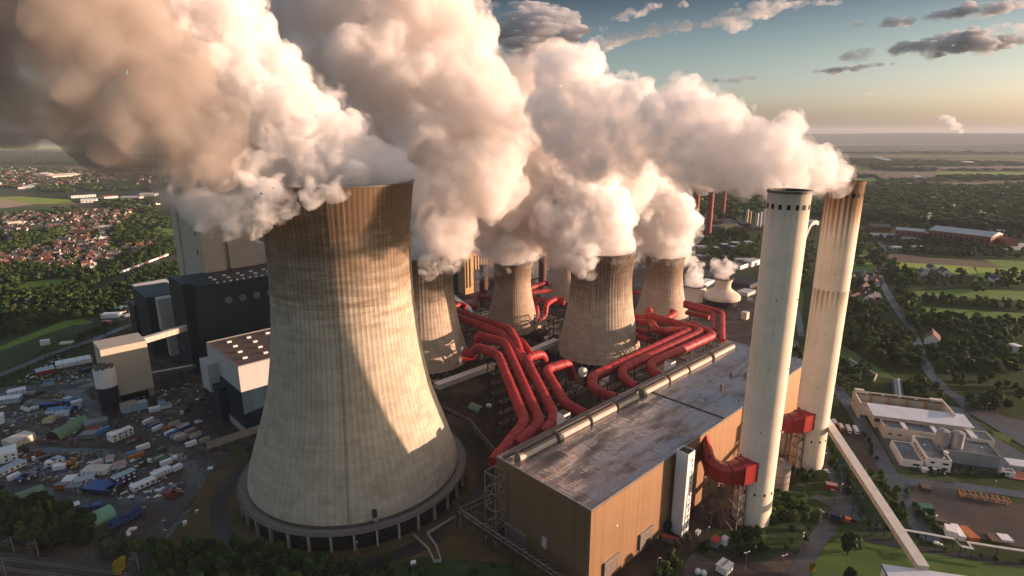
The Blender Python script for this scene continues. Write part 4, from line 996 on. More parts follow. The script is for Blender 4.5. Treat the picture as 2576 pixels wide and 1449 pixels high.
def cbox(f, x1, y1, x2, y2, d, h, col, label, roof=None, win=0, name="container", cat="container", group="containers in the works yard", n=1):
    """a container whose near bottom edge runs from (x1,y1) to (x2,y2) in frame f; d is how far it reaches away from the camera"""
    a, b = G(*f(x1, y1)), G(*f(x2, y2)); L = (b - a).length; d_ = (b - a).normalized(); rz = math.atan2(d_.y, d_.x)
    t = thing(name, label, cat, (a.x, a.y, 0.05), rz, group)
    m = MB().box((L / 2, d / 2, h / 2 + 0.12), (L, d, h))
    for k in range(1, n): m.box((L * k / n, -0.03, h / 2 + 0.12), (0.25, 0.1, h), m=1)
    for x in (0.12, L - 0.12):
        for y in (0.12, d - 0.12): m.box((x, y, 0.1), (0.24, 0.24, 0.2), m=1)
    m.build("body", [paint(col), M_DARK], t)
    rf = MB().box((L / 2, d / 2, h + 0.2), (L + 0.16, d + 0.16, 0.16))
    for k in range(1, n): rf.box((L * k / n, d / 2, h + 0.3), (0.22, d, 0.1))
    rf.build("roof", paint(roof or col), t)
    if win:
        k = max(1, int(L / 3.4)); rows = max(1, int(h / 2.7))
        for r in range(rows):
            for i in range(k):
                MB().box((L * (i + 0.5) / k, -0.06, r * 2.8 + 1.75), (1.6, 0.14, 1.2)).build("window", M_GLASS if win == 1 else M_WHITE, t)
    else:
        dm = MB(); dm.box((L + 0.05, d / 2, h / 2 + 0.1), (0.1, d * 0.9, h * 0.88))
        for y in (0.3, 0.45, 0.55, 0.7): dm.box((L + 0.12, d * y, h / 2), (0.08, 0.07, h * 0.86), m=1)
        dm.build("door", [paint(col), M_STEEL], t)
    return t
CW = 2.5
cbox(Z4, 25, 192, 128, 222, 16, 5, "cream", "cream storage hall at the yard's edge beside the blue container", name="storage_hall", cat="storage hall")
cbox(Z4, 195, 132, 288, 100, 3.5, 3, "blue", "lone blue container behind the cream storage hall")
cbox(Z4, -120, 400, 178, 318, 14, 6.5, "white", "big white hall cut off by the yard's far edge", "white", 1, name="storage_hall", cat="storage hall", n=3)
cbox(Z4, -80, 530, 262, 368, 7, 3.2, "white", "long row of pale site cabins with ribbed roofs", "pale blue", 1, n=7)
cbox(Z4, 95, 530, 205, 478, 3, 2.8, "white", "white container beside the navy cabins")
cbox(Z4, 150, 548, 245, 545, 7, 2.9, "navy", "navy cabin with a blue roof, first of a row of three", "blue", 2)
cbox(Z4, 250, 540, 378, 478, 6, 2.9, "navy", "two navy cabins with grey roofs joined end to end", "grey", 2, n=2)
cbox(Z4, 430, 395, 525, 380, 5, 2.8, "white", "small white cabin behind the orange tank", "white", 1)
cbox(Z4, 540, 372, 630, 330, 7, 2.8, "white", "white cabin with a grey roof near the orange tank", "pale blue", 1, n=2)
cbox(Z4, 508, 432, 632, 410, 5, 2.8, "white", "white cabin between the small one and the planks", "white")
cbox(Z4, 888, 395, 1003, 352, 2.8, 2.8, "cream", "narrow cream container in the yard's middle")
cbox(Z4, 1020, 352, 1095, 338, 6, 2.8, "white", "white box with a rust pink roof", "pink")
cbox(Z4, 1080, 425, 1210, 398, 7, 2.6, "white", "white double box under pink roofs", "pink", n=2)
cbox(Z4, 778, 478, 1015, 470, 9, 3, "white", "wide block of white containers with a dusty roof", "cream", n=6)
cbox(Z4, 592, 572, 702, 560, 8, 2.8, "white", "white container pair behind the orange box", n=2)
cbox(Z4, 720, 575, 905, 532, 6, 2.8, "white", "white cabins with a grey stripe along the roof", "pale blue", 1, n=3)
cbox(Z4, 1120, 590, 1332, 492, 6, 5.8, "navy", "navy two storey office cabins with white windows", "pale blue", 2, n=5)
cbox(Z4, 522, 612, 640, 605, 4, 3, "orange", "orange box container by the yard road", "grey")
cbox(Z4, 628, 632, 775, 622, 5, 2.8, "grey", "grey containers between the orange and the navy ones", n=3)
cbox(Z4, 795, 640, 1065, 664, 11, 3, "navy", "wide low navy store with a blue roof", "blue", 0, n=6)
cbox(Z4, 1068, 660, 1150, 612, 5, 3, "navy", "navy cabin at the end of the wide blue roofed store", "grey", 2)
cbox(Z4, 1495, 512, 1665, 435, 6, 3, "white", "long white container block, middle of three", n=5)
cbox(Z4, 1690, 440, 1770, 398, 3.5, 2.9, "white", "white container at the upper end of the long block")
cbox(Z4, 1290, 638, 1512, 540, 6, 2.9, "white", "white site office cabins with dark windows and clutter in front", "white", 1, n=5)
cbox(Z4, 1580, 690, 1692, 692, 5, 2.8, "red", "dark red container beside the road", "red", n=2)
cbox(Z4, 1694, 690, 1765, 640, 4, 2.8, "red", "red container behind the dark red one, pale things on top", "pink", n=2)
cbox(Z4, 1330, 243, 1455, 200, 3, 3, "white", "white box trailer near the green skip", name="trailer", cat="trailer")
cbox(Z4, 1530, 252, 1620, 218, 3, 2.2, "green", "dark green skip on the grass", name="skip", cat="skip")
cbox(Z4, 1225, 303, 1330, 268, 2.8, 2.6, "skyblue", "bright blue container next to the orange one")
cbox(Z4, 1250, 332, 1400, 276, 2.8, 2.6, "orange", "orange container next to the bright blue one")
cbox(Z4, 1503, 350, 1600, 305, 2.8, 2.6, "tan", "tan container, rear one of three side by side")
cbox(Z4, 1530, 370, 1628, 322, 2.8, 2.6, "green", "green container, middle of three side by side")
cbox(Z4, 1562, 392, 1670, 348, 3.2, 2.8, "white", "white container, front one of three side by side")
cbox(Z4, 1672, 335, 1720, 322, 4, 2.4, "white", "small white box beside a heap of rubble")
cbox(Z4, 1803, 208, 1905, 172, 3, 2.9, "white", "white container standing alone by the plant road")
cbox(Z4, 1938, 168, 2035, 132, 2.8, 2.6, "tan", "tan container nearest the dark annex")
for k, (x1, y1, x2, y2, c, lb) in enumerate([(1608, 98, 1700, 55, "white", "white container, first of the striped row of five"), (1632, 112, 1728, 68, "blue", "blue container, second of the striped row of five"), (1660, 130, 1760, 85, "tan", "tan container in the middle of the striped row of five"), (1695, 140, 1795, 95, "cream", "cream container, fourth of the striped row of five"), (1730, 150, 1830, 108, "pink", "pink container ending the striped row of five")]):
    cbox(Z4, x1, y1, x2, y2, 2.6, 2.6, c, lb)
for k, (x1, y1, x2, y2, c, r, lb) in enumerate([(1640, 1300, 1745, 1262, "cream", "tan", "cream container with a dirty roof behind the striped row"), (1712, 1325, 1835, 1280, "tan", "pink", "tan container under a faded pink roof"), (1735, 1340, 1840, 1295, "blue", "pale blue", "blue container with a pale roof in the back row"), (1800, 1370, 1900, 1330, "pink", "pink", "faded pink container in the back row"), (1850, 1412, 1952, 1370, "cream", "tan", "cream container at the near end of the back row"),
    (1400, 1275, 1495, 1228, "white", "white", "white container at the head of the upper row"), (1420, 1300, 1540, 1260, "navy", "grey", "navy container with a dark roof in the upper row"), (1450, 1318, 1560, 1270, "blue", "grey", "blue fronted container in the upper row"), (1490, 1342, 1582, 1298, "white", "white", "white container closing the upper row"), (1582, 1335, 1655, 1318, "orange", "orange", "orange box between upper and striped rows")]):
    cbox(Z3, x1, y1, x2, y2, 2.8, 2.7, c, lb, r)
cbox(Z3, 1090, 1448, 1298, 1360, 6, 5.8, "white", "white two storey office cabins with blue edges and dark windows", "white", 1, n=6)
cbox(Z3, 1036, 1420, 1088, 1446, 4, 5.6, "white", "end block of the white two storey office cabins", "white")
cbox(Z3, 820, 1330, 1050, 1275, 9, 4.5, "grey", "grey shed with a flat roof behind the green hangar", "grey", name="shed", cat="shed")
cbox(Z3, 915, 1398, 1072, 1315, 3.2, 3, "skyblue", "long bright blue container by the grey shed")
cbox(Z3, 765, 1412, 905, 1408, 7, 3.6, "grey", "grey tarpaulin covered box", "grey")
cbox(Z3, 840, 1352, 960, 1340, 5, 2.6, "white", "white box with a red roof by the grey shed", "red")
cbox(Z3, 610, 1062, 700, 1030, 4, 2.8, "white", "white container, rear of the blue and white block")
cbox(Z3, 640, 1078, 740, 1045, 4, 2.8, "blue", "blue container inside the blue and white block", "skyblue")
cbox(Z3, 690, 1088, 797, 1062, 4, 2.8, "white", "white container, front of the blue and white block")
cbox(Z3, 638, 1155, 752, 1140, 6, 2.8, "navy", "navy containers near the puddled road", "blue", n=2)
cbox(Z3, 752, 1138, 792, 1105, 4, 2.8, "white", "white container behind the navy pair")
cbox(Z3, 440, 1172, 620, 1150, 7, 2.8, "white", "blue and white striped container block", "skyblue", n=4)
cbox(Z3, 530, 1205, 662, 1185, 7, 2.8, "white", "white containers below the striped block", "pale blue", n=3)
cbox(Z3, 372, 1108, 545, 1098, 6, 2.8, "navy", "navy containers with bright blue roofs behind the parked vans", "blue", n=3)
cbox(Z3, 512, 1085, 602, 1078, 6, 2.8, "grey", "grey container beside the navy blue roofed ones")
cbox(Z3, 410, 1262, 508, 1255, 5, 3, "cream", "cream box with a yellow lid", "yellow")
cbox(Z3, 470, 1232, 590, 1205, 4, 2.6, "tan", "tan box trailer beside the cream box", name="trailer", cat="trailer")
cbox(Z3, 80, 1015, 262, 975, 8, 5, "white", "white ribbed store at the upper yard road", "white", 0, n=6)
cbox(Z3, -60, 1090, 195, 1055, 9, 4.5, "pale blue", "pale blue store with patched walls", "white", 0, n=3)
cbox(Z3, 200, 1030, 262, 1005, 4, 2.8, "blue", "blue container tucked behind the white ribbed store")
cbox(Z3, 262, 990, 330, 985, 4, 2.6, "pink", "pink roofed box beside the black van")
cbox(Z3, -60, 1275, 48, 1250, 9, 6, "white", "white block behind a dark hedge", "white")
cbox(Z3, 415, 905, 520, 890, 4, 2.6, "pale blue", "pale blue container by the junction", "skyblue")
cbox(Z3, 1195, 1172, 1340, 1130, 10, 6.5, "pale blue", "pale blue workshop with a brown roof", "tan", name="workshop", cat="workshop")
cbox(Z3, 1340, 1135, 1436, 1108, 7, 6, "pale blue", "pale blue annex of the brown roofed workshop", "pale blue", name="workshop", cat="workshop")
cbox(Z3, 1442, 1158, 1552, 1135, 5, 3, "white", "white ribbed container beside the workshop")
cbox(Z3, 1530, 1090, 1600, 1075, 6, 3, "white", "white hut with a bright blue roof", "skyblue")
cbox(Z3, 1558, 1125, 1660, 1100, 6, 3, "white", "white hut under a grey striped roof", "grey")
cbox(Z3, 1395, 930, 1490, 905, 8, 3.5, "white", "cream hut below the beige transfer tower", "tan")
cbox(Z3, 358, 805, 540, 765, 12, 4, "red", "grey roofed workshop with red doors", "pale blue", name="workshop", cat="workshop")
for k in range(5):
    cbox(Z3, 545 + 70 * k, 735 - 14 * k, 610 + 70 * k, 722 - 14 * k, 14, 4, "white", ["white roofed bay nearest the red doored workshop", "second white roofed bay from the red doors", "middle white roofed bay of the long shed", "white roofed bay next to the last one", "white roofed bay nearest the transfer tower"][k], "white", name="shed", cat="shed", group="white roofed bays")
cbox(Z3, 800, 775, 895, 745, 5, 3, "navy", "navy container in front of the white bays")
cbox(Z3, 975, 245, 1145, 238, 10, 5, "white", "white flat roofed depot by the far road", "white", name="depot", cat="depot")
cbox(Z3, 1180, 190, 1420, 120, 14, 6, "cream", "long cream depot partly hidden by the navy block", "white", name="depot", cat="depot")
cbox(Z3, 1210, 235, 1280, 215, 4, 3, "white", "white lorry body parked at the depot", name="trailer", cat="trailer")
cbox(Z3, 980, 300, 1060, 300, 6, 3.5, "red", "small red hut beside the field", "pink", name="hut", cat="hut")
cbox(Z3, 565, 500, 690, 490, 8, 1.2, "cream", "pale concrete pad wall beside the crop field", "cream", name="pit_wall", cat="pit")
cbox(Z4, 655, 838, 785, 790, 5, 3, "grey", "grey roofed cabin beside the mint hangar", "white", n=3)
cbox(Z4, 620, 870, 670, 850, 4, 2.6, "navy", "navy box at the wood's edge")
cbox(Z4, 740, 850, 840, 840, 5, 2.4, "navy", "dark blue box behind the mint hangar", "blue")
cbox(Z4, 888, 805, 985, 790, 4, 2.6, "blue", "blue roofed box just above the mint hangar", "blue")
def arch_at(f, x, y, L, r, x2, y2, mat, label, end=None):
    a, b = G(*f(x, y)), G(*f(x2, y2)); d = b - a; arch_shed(*f(x, y), L, r, math.atan2(d.y, d.x), mat, label, end)
M_MAR = plain("maroon_end", (0.08, 0.015, 0.012), 0.8)
arch_at(Z3, 675, 1330, 27, 6.5, 830, 1250, M_GREEN, "long green barrel roofed hangar with a maroon end", M_MAR)
arch_at(Z4, 955, 900, 15, 6, 1060, 850, M_MINT, "mint green barrel roofed hangar behind the trees")
arch_at(Z4, 300, 695, 14, 6.5, 400, 660, M_GREEN, "green domed shelter half hidden in the wood")
cr = None; q = random.Random(4)
for i in range(7):
    for j in range(3):
        p = G(*Z4(1080 + 42 * i + 6 * j, 985 - 24 * i + 30 * j - 30)); h = q.choice((1, 1, 2))
        if cr is None:
            cr = thing("crate", "blue steel crate in the heap beside the mint hangar", "crate", p, PRZ, "heap of blue crates")
            MB().box((0, 0, 0.9), (3.4, 2.4, 1.7)).build("body", paint("navy"), cr); b = MB()
            for s in (-1, 1): b.box((s * 1.65, 0, 1.0), (0.15, 2.5, 2.0)); b.box((0, s * 1.15, 1.8), (3.4, 0.12, 0.2))
            b.build("frame", paint("blue"), cr)
        c = cr if i == j == 0 else dup(cr)
        c.location = (p.x, p.y, 0.05); c.rotation_euler.z = PRZ + q.uniform(-.15, .15); c.scale = (1, 1, q.uniform(0.8, 1.7))
for k, (x, y) in enumerate([(1230, 1030), (1262, 1000), (1300, 990), (1240, 1050)]):
    p = G(*Z4(x, y)); b = MB(); b.tube([(0, 0, 0), (0, 0, 0.8), (0, 0, 1.5)], [1.3, 1.5, 0.7], 9); tag(b.build("bulk_bag", M_WHITE, None, p), "white bulk bag on the grass below the blue crates", "bag", "white bulk bags")
# vehicles
def wheels(t, xs, w, r):
    for x in xs:
        for s in (-1, 1):
            o = MB().tube([(0, -0.15, 0), (0, 0.15, 0)], r, 12).build("wheel", M_TYRE, t, (x, s * w / 2, r))
def van(f, x, y, x2, y2, col, label, kind="van"):
    p, q_ = G(*f(x, y)), G(*f(x2, y2)); d = q_ - p; t = thing(kind, label, kind, (p.x, p.y, 0.1), math.atan2(d.y, d.x), "vehicles in the works yard")
    L = 5.6 if kind == "van" else 4.4; h = 2.3 if kind == "van" else 1.45
    sec = [(-L / 2, 0.4), (-L / 2, h), (L * 0.16, h), (L * 0.32, h * 0.62), (L / 2, h * 0.52), (L / 2, 0.4)] if kind == "van" else [(-L / 2, 0.35), (-L / 2, 0.85), (-L * .36, h), (L * .12, h), (L * 0.27, 0.9), (L / 2, 0.78), (L / 2, 0.35)]
    k = len(sec); vs = [(a, s * 0.95, b) for s in (-1, 1) for a, b in sec]
    MB().add(vs, [tuple(range(k)), tuple(range(k, 2 * k))[::-1]] + [(i, i + k, (i + 1) % k + k, (i + 1) % k) for i in range(k)]).build("body", paint(col), t)
    b = MB(); b.box((L * 0.24, 0, h * 0.82), (L * 0.08, 1.7, h * 0.2)); b.box((L * 0.05, 0, h * 0.78), (L * 0.18, 1.94, h * 0.24)); b.build("window", M_GLASS, t)
    wheels(t, (-L * 0.3, L * 0.32), 1.8, 0.36); return t
def lorry(f, x, y, x2, y2, ccol, bcol, label, L=9.0, flat=False):
    p, q_ = G(*f(x, y)), G(*f(x2, y2)); d = q_ - p; t = thing("lorry", label, "lorry", (p.x, p.y, 0.1), math.atan2(d.y, d.x), "lorries")
    MB().box((0, 0, 0.85), (L, 0.9, 0.35)).build("chassis", M_DARK, t)
    c = MB(); c.box((L / 2 - 1.1, 0, 1.95), (2.1, 2.4, 2.3)); c.box((L / 2 - 1.4, 0, 3.2), (1.3, 2.2, 0.5)); cb = c.build("cab", paint(ccol), t)
    w = MB(); w.box((L / 2 - 0.03, 0, 2.35), (0.1, 2.1, 0.9)); w.box((L / 2 - 0.9, 0, 2.35), (1.0, 2.46, 0.8)); w.build("window", M_GLASS, cb)
    if flat: MB().box((-1.2, 0, 1.25), (L - 2.6, 2.5, 0.35)).box((-1.2, 1.2, 1.6), (L - 2.6, 0.1, 0.5)).box((-1.2, -1.2, 1.6), (L - 2.6, 0.1, 0.5)).build("load_bed", paint(bcol), t)
    else: MB().box((-1.3, 0, 2.35), (L - 2.8, 2.5, 2.5)).build("box_body", paint(bcol), t)
    wheels(t, (-L * 0.36, -L * 0.2, L * 0.36), 2.2, 0.5); return t
for k, (x, y) in enumerate([(225, 1115), (255, 1128), (285, 1138), (315, 1120), (345, 1115), (375, 1105)]):
    van(Z3, x, y, x + 30, y - 30, "white", ["white van at the left end of the parked row", "second white van of the parked row", "third white van of the parked row", "fourth white van of the parked row", "fifth white van of the parked row", "white van at the right end of the parked row"][k])
van(Z3, 400, 970, 440, 955, "black", "black van with a white roof on the yard road"); van(Z3, 35, 1105, 60, 1100, "white", "white car by the pale blue store", "car")
van(Z3, 1920, 1252, 1950, 1245, "white", "small white van on the empty plant road"); van(Z3, 1318, 1185, 1335, 1180, "grey", "grey car in front of the workshop", "car")
van(Z4, 720, 400, 750, 390, "yellow", "yellow car near the orange tank", "car")
van(Z4, 1290, 335, 1320, 325, "white", "white car beside the orange container", "car"); van(Z4, 1345, 322, 1370, 310, "grey", "silver car behind the white pickup", "car")
lorry(Z4, 340, 295, 420, 250, "red", "red", "red flatbed lorry with empty bed", 10, True); lorry(Z4, 405, 310, 340, 330, "white", "grey", "white flatbed lorry facing the red one", 11, True)
lorry(Z4, 1405, 370, 1450, 352, "white", "black", "white pickup lorry with a dark trailer bed", 8, True)
lorry(Z3, 1790, 1160, 1770, 1170, "white", "navy", "lorry with a white cab and dark blue tipper", 8)
lorry(Z4, 1290, 150, 1400, 110, "red", "grey", "lorry with a red cab beside scattered machinery", 9, True)
def excavator(f, x, y, rz, label, col="yellow"):
    p = G(*f(x, y)); t = thing("excavator", label, "excavator", (p.x, p.y, 0.1), rz, "excavators")
    for s in (-1, 1): MB().box((0, s * 1.1, 0.45), (3.8, 0.6, 0.9)).build("track", M_TYRE, t)
    MB().box((-0.4, 0, 1.5), (2.8, 2.4, 1.1)).build("body", paint(col), t); c = MB().box((0.6, 0.7, 2.4), (1.3, 1.0, 1.6)).build("cab", M_GLASS, t)
    b = MB(); b.bar((0.9, -0.2, 1.7), (3.4, -0.2, 4.3), 0.45); b.bar((3.4, -0.2, 4.3), (5.4, -0.2, 2.6), 0.35); b.build("boom", paint(col), t); MB().box((5.4, -0.2, 1.9), (0.9, 1.1, 1.1)).build("bucket", M_DARK, t)
excavator(Z4, 735, 325, 0.5, "yellow excavator behind the orange tank"); excavator(Z4, 740, 390, 2.2, "yellow excavator with its arm raised near the dirt heap"); excavator(Z4, 905, 300, 1.2, "dark machine on the grass in the yard's middle", "brown")
excavator(Z4, 250, 235, 2.6, "dark excavator behind the red flatbed lorry", "black")
p = G(*Z4(655, 378)); t = thing("tank", "orange ribbed fuel tank lying in the yard", "tank", (p.x, p.y, 0.1), 0.3)
MB().tube([(-3.4, 0, 1.7), (-2.9, 0, 1.7), (2.9, 0, 1.7), (3.4, 0, 1.7)], [1.2, 1.6, 1.6, 1.2], 16).build("shell", paint("orange"), t)
for x in (-2, 2): MB().box((x, 0, 0.3), (0.6, 2.6, 0.6)).build("cradle", M_DARK, t)
# odds and ends nobody would count
def scatter(name, f, poly, n, seed, mats, label, smin=0.4, smax=1.8, hmax=1.2):
    q = random.Random(seed); P = [G(*f(*a)) for a in poly]; b = MB(); xs = [a.x for a in P]; ys = [a.y for a in P]; k = 0
    while k < n:
        x, y = q.uniform(min(xs), max(xs)), q.uniform(min(ys), max(ys))
        if inside(x, y, P):
            s = q.uniform(smin, smax); b.box((x, y, 0.25), (s * q.uniform(1, 2.6), s, q.uniform(0.3, hmax)), q.uniform(0, 3), q.randrange(len(mats))); k += 1
    return tag(b.build(name, mats), label, None, None, "stuff")
def inside(x, y, P):
    r = False
    for i in range(len(P)):
        a, b = P[i], P[i - 1]
        if (a.y > y) != (b.y > y) and x < (b.x - a.x) * (y - a.y) / (b.y - a.y) + a.x: r = not r
    return r
SM = [M_WHITE, M_STEEL, M_RSTEEL, paint("tan"), paint("brown"), paint("blue")]
scatter("building_debris", Z3, [(160, 850), (560, 600), (900, 620), (930, 830), (650, 890), (300, 900)], 260, 1, SM, "pale building materials laid out along the left road")
scatter("building_debris", Z4, [(60, 240), (1030, 260), (1250, 420), (1100, 600), (380, 560), (300, 420)], 150, 2, SM + [M_DARK, M_DARK], "scattered materials between the yard's cabins")
scatter("building_debris", Z3, [(1320, 1000), (1900, 830), (2050, 960), (1900, 1060), (1500, 1080), (1330, 1060)], 130, 3, SM + [M_DARK, M_DARK, M_CONCD], "rubble and steel on bare ground below the navy block")
scatter("building_debris", Z4, [(1180, 640), (1330, 650), (1600, 640), (1780, 540), (1600, 560), (1350, 640)], 60, 4, SM, "litter around the white site office")
scatter("building_debris", Z4, [(480, 100), (760, 90), (900, 160), (480, 160)], 50, 5, [paint("red"), M_DARK, M_RSTEEL], "red scrap in front of the green hangar")
scatter("building_debris", Z3, [(380, 1000), (600, 960), (700, 1020), (400, 1060)], 60, 6, [M_DARK, M_RSTEEL, paint("yellow")], "dark machinery parts beside the junction")
scatter("building_debris", Z4, [(1620, 270), (1760, 260), (1830, 320), (1700, 340)], 50, 7, [paint("tan"), M_RSTEEL, M_CONC], "heap of brown rubble by the three container row")
scatter("building_debris", Z3, [(0, 1120), (420, 1060), (1000, 1180), (1350, 1380), (1000, 1440), (300, 1440), (0, 1340)], 170, 8, SM + [M_DARK, M_RSTEEL, paint("tan")], "mixed materials lying between hangar and two storey cabins")
scatter("building_debris", Z4, [(480, 440), (1100, 400), (1480, 330), (1900, 380), (1820, 600), (1500, 720), (700, 640)], 150, 9, SM + [M_WHITE, M_DARK, M_RSTEEL], "mixed materials lying round the yard's offices")
scatter("building_debris", Z3, [(940, 880), (1330, 960), (1560, 1180), (1950, 1300), (1900, 1440), (1500, 1380), (1250, 1230), (900, 1040)], 110, 10, SM + [M_DARK, paint("tan")], "bits of material along the wet plant road")
# lamp posts
def lamp_post(f, x, y, label, h=9.0, double=False, grp="street lamps of the works"):
    p = G(*f(x, y)); t = thing("street_lamp", label, "street lamp", (p.x, p.y, 0), rnd.uniform(0, 6.28), grp)
    MB().tube([(0, 0, 0), (0, 0, h)], [0.16, 0.09], 6).build("post", M_STEEL, t)
    for s in ((-1, 1) if double else (1,)): MB().bar((0, 0, h), (s * 1.1, 0, h + 0.2), 0.12).box((s * 1.4, 0, h + 0.2), (1.0, 0.45, 0.22)).build("lamp_head", M_WHITE, t)
for f, x, y, lb in [(Z3, 985, 1200, "street lamp at the bend of the wet yard road"), (Z4, 1165, 825, "street lamp in front of the blue crates"), (Z4, 1435, 895, "street lamp on the grass corner by the junction"), (Z4, 1490, 230, "street lamp beside the dark green skip"), (Z4, 1800, 745, "street lamp behind the dark red container"), (Z4, 780, 755, "street lamp by the wide navy store"), (Z4, 1945, 530, "street lamp where the yard meets the dry grass"), (Z4, 1640, 1130, "street lamp among the near treetops"),
    (Z4, 1580, 1040, "street lamp beside the puddled road"), (Z4, 2140, 300, "street lamp near the tallest tower's ring road"), (ZR, 155, 705, "street lamp beside the tower of the rust stained chimney"), (ZR, 265, 920, "street lamp on the kerb of the curving road"), (ZR, 220, 960, "street lamp at the paved branch"), (ZR, 130, 1100, "street lamp over the green bank"), (ZR, 8, 1260, "street lamp by the lower bend"),
    (ZR, 960, 850, "street lamp before the grey hall"), (ZR, 1300, 890, "street lamp by the verge of the lot road"), (ZR, 1245, 355, "street lamp on the turning area's verge"), (ZR, 990, 130, "street lamp beside the long road's trees"), (ZR, 325, 215, "street lamp above the works road"), (ZR, 248, 150, "street lamp by the hedge at the rust stained chimney"), (ZB, 420, 770, "street lamp in the dark lane along the hall"), (ZB, 680, 480, "street lamp in the middle of the dark lane"), (ZB, 858, 260, "street lamp under the red duct"), (ZB, 905, 470, "street lamp beside the small red roof"), (ZB, 1810, 560, "street lamp on the lawn near the lower road"), (ZB, 2000, 300, "street lamp on the bank below the silo"), (Z0, 900, 1395, "street lamp at the near edge of the tallest tower"), (Z0, 1040, 1455, "street lamp on the rough grass by the white hut"), (Z0, 1452, 1389, "street lamp near the pipe bridge corner"), (Z0, 936, 1310, "street lamp against the dark louvres"), (Z3, 310, 1270, "street lamp beside the dark hedge"), (Z3, 1470, 1420, "street lamp behind the white two storey cabins")]:
    lamp_post(f, x, y, lb)
lamp_post(ZB, 1272, 740, "tall double headed lamp by the white service hut", 11, True); lamp_post(ZB, 1632, 770, "tall double headed lamp on the brown service yard", 11, True)
def catenary(f, x, y, label):
    p = G(*f(x, y)); t = thing("catenary_mast", label, "railway mast", (p.x, p.y, 0), 0.9, "railway masts")
    MB().tube([(0, 0, 0), (0, 0, 11)], [0.25, 0.18], 6).build("mast", M_STEEL, t); b = MB(); b.bar((0, 0, 8.6), (-4, 0, 9.6), 0.16); b.bar((0, 0, 10.6), (-4, 0, 9.6), 0.12); b.bar((0, 0, 7.2), (-4, 0, 7.6), 0.12); b.build("cantilever", M_STEEL, t)
catenary(Z4, 375, 1255, "railway mast with a raised arm at the wood's edge"); catenary(Z4, 140, 1225, "leaning railway mast near the left corner"); catenary(Z4, 60, 1445, "railway mast nearest the frame's corner"); catenary(Z4, 1345, 1400, "railway mast beside the yellow tree")
# concrete channel and small things at the tallest tower's foot
t = thing("channel_wall", "pale concrete drain channel bending out from the tallest tower", "channel", G(1075, 1370)); o = Vector(t.location); b = MB()
for a, c in (((1145, 1300), (1075, 1342)), ((1075, 1342), (1098, 1375)), ((1098, 1375), (1110, 1412)), ((1040, 1345), (1078, 1382)), ((1078, 1382), (1092, 1412)), ((1092, 1412), (1110, 1412))): b.bar(G(*a, 0.8) - o, G(*c, 0.8) - o, 0.7, 1.8)
b.build("wall", M_CONC, t); struct(MB().add([G(u, v, 0.4) for u, v in ((1045, 1347), (1075, 1344), (1096, 1376), (1107, 1409), (1093, 1409), (1080, 1382))], [(0, 1, 2, 3, 4, 5)]).build("channel_floor", S_BROWN))
def hut(u, v, w, d, h, label, mat=None, rz=0.4, roof=None, cat="hut"):
    p = G(u, v); t = thing("hut", label, cat, (p.x, p.y, 0.05), rz); MB().box((0, 0, h / 2), (w, d, h)).build("wall", mat or M_WHITE, t); MB().box((0, 0, h + 0.15), (w + 0.4, d + 0.4, 0.3)).build("roof", roof or M_WHITE, t); MB().box((w * .2, -d / 2 - 0.05, 1.0), (0.9, 0.1, 2.0)).build("door", M_STEEL, t); return t
hut(1040, 1424, 2.4, 2, 2.4, "tiny white hut on the rough grass below the tallest tower"); hut(1230, 1024, 4, 2.6, 2.2, "small white box beside the green vaulted shelter", rz=-0.7)
hut(466, 1322, 1.8, 1.6, 2.6, "white cabinet standing on the dry grass"); hut(496, 1290, 1.4, 1.2, 1.6, "smaller white cabinet on the dry grass")
hut(530, 1186, 3, 3, 2.5, "grey tank hut on the plant road island", M_STEEL)
s_h = hut(*ZB(1070, 745), 7.5, 6, 4, "white service hut with two ridged roof lights", M_WHITE, 0.75)
MB().box((0, 0, 4.6), (6, 0.8, 0.6)).build("roof_light", M_STEEL, s_h)
hut(*ZB(985, 500), 6, 4, 4, "little hut under a red roof beside the chimney bushes", M_STEEL, 0.8, plain("red_tin", (0.42, 0.05, 0.045), 0.5)); hut(*ZB(545, 470), 9, 2.6, 3, "low red roofed canopy in the lane along the hall", M_STEEL, -0.45, MATS["red_tin"]); hut(*ZB(1075, 490), 3.5, 3, 4, "white switch cabinet next to the little red roof", M_WHITE, 0.8)
hut(*ZB(815, 395), 3, 2, 2, "white cabinet on the grass under the red duct", M_WHITE, 0.8)
for k, (x, y) in enumerate(((815, 770), (872, 785))):
    p = G(*ZB(x, y)); t = thing("dome_tank", ["white domed tank beside the service hut, farther one", "white domed tank beside the service hut, nearer one"][k], "tank", p); MB().tube([(0, 0, 0), (0, 0, 1.6), (0, 0, 2.3), (0, 0, 2.7)], [1.5, 1.5, 1.1, 0.2], 16).build("shell", M_WHITE, t); MB().tube([(0, 0, 0), (0, 0, 0.5)], 1.8, 16).build("plinth", M_CONCD, t)
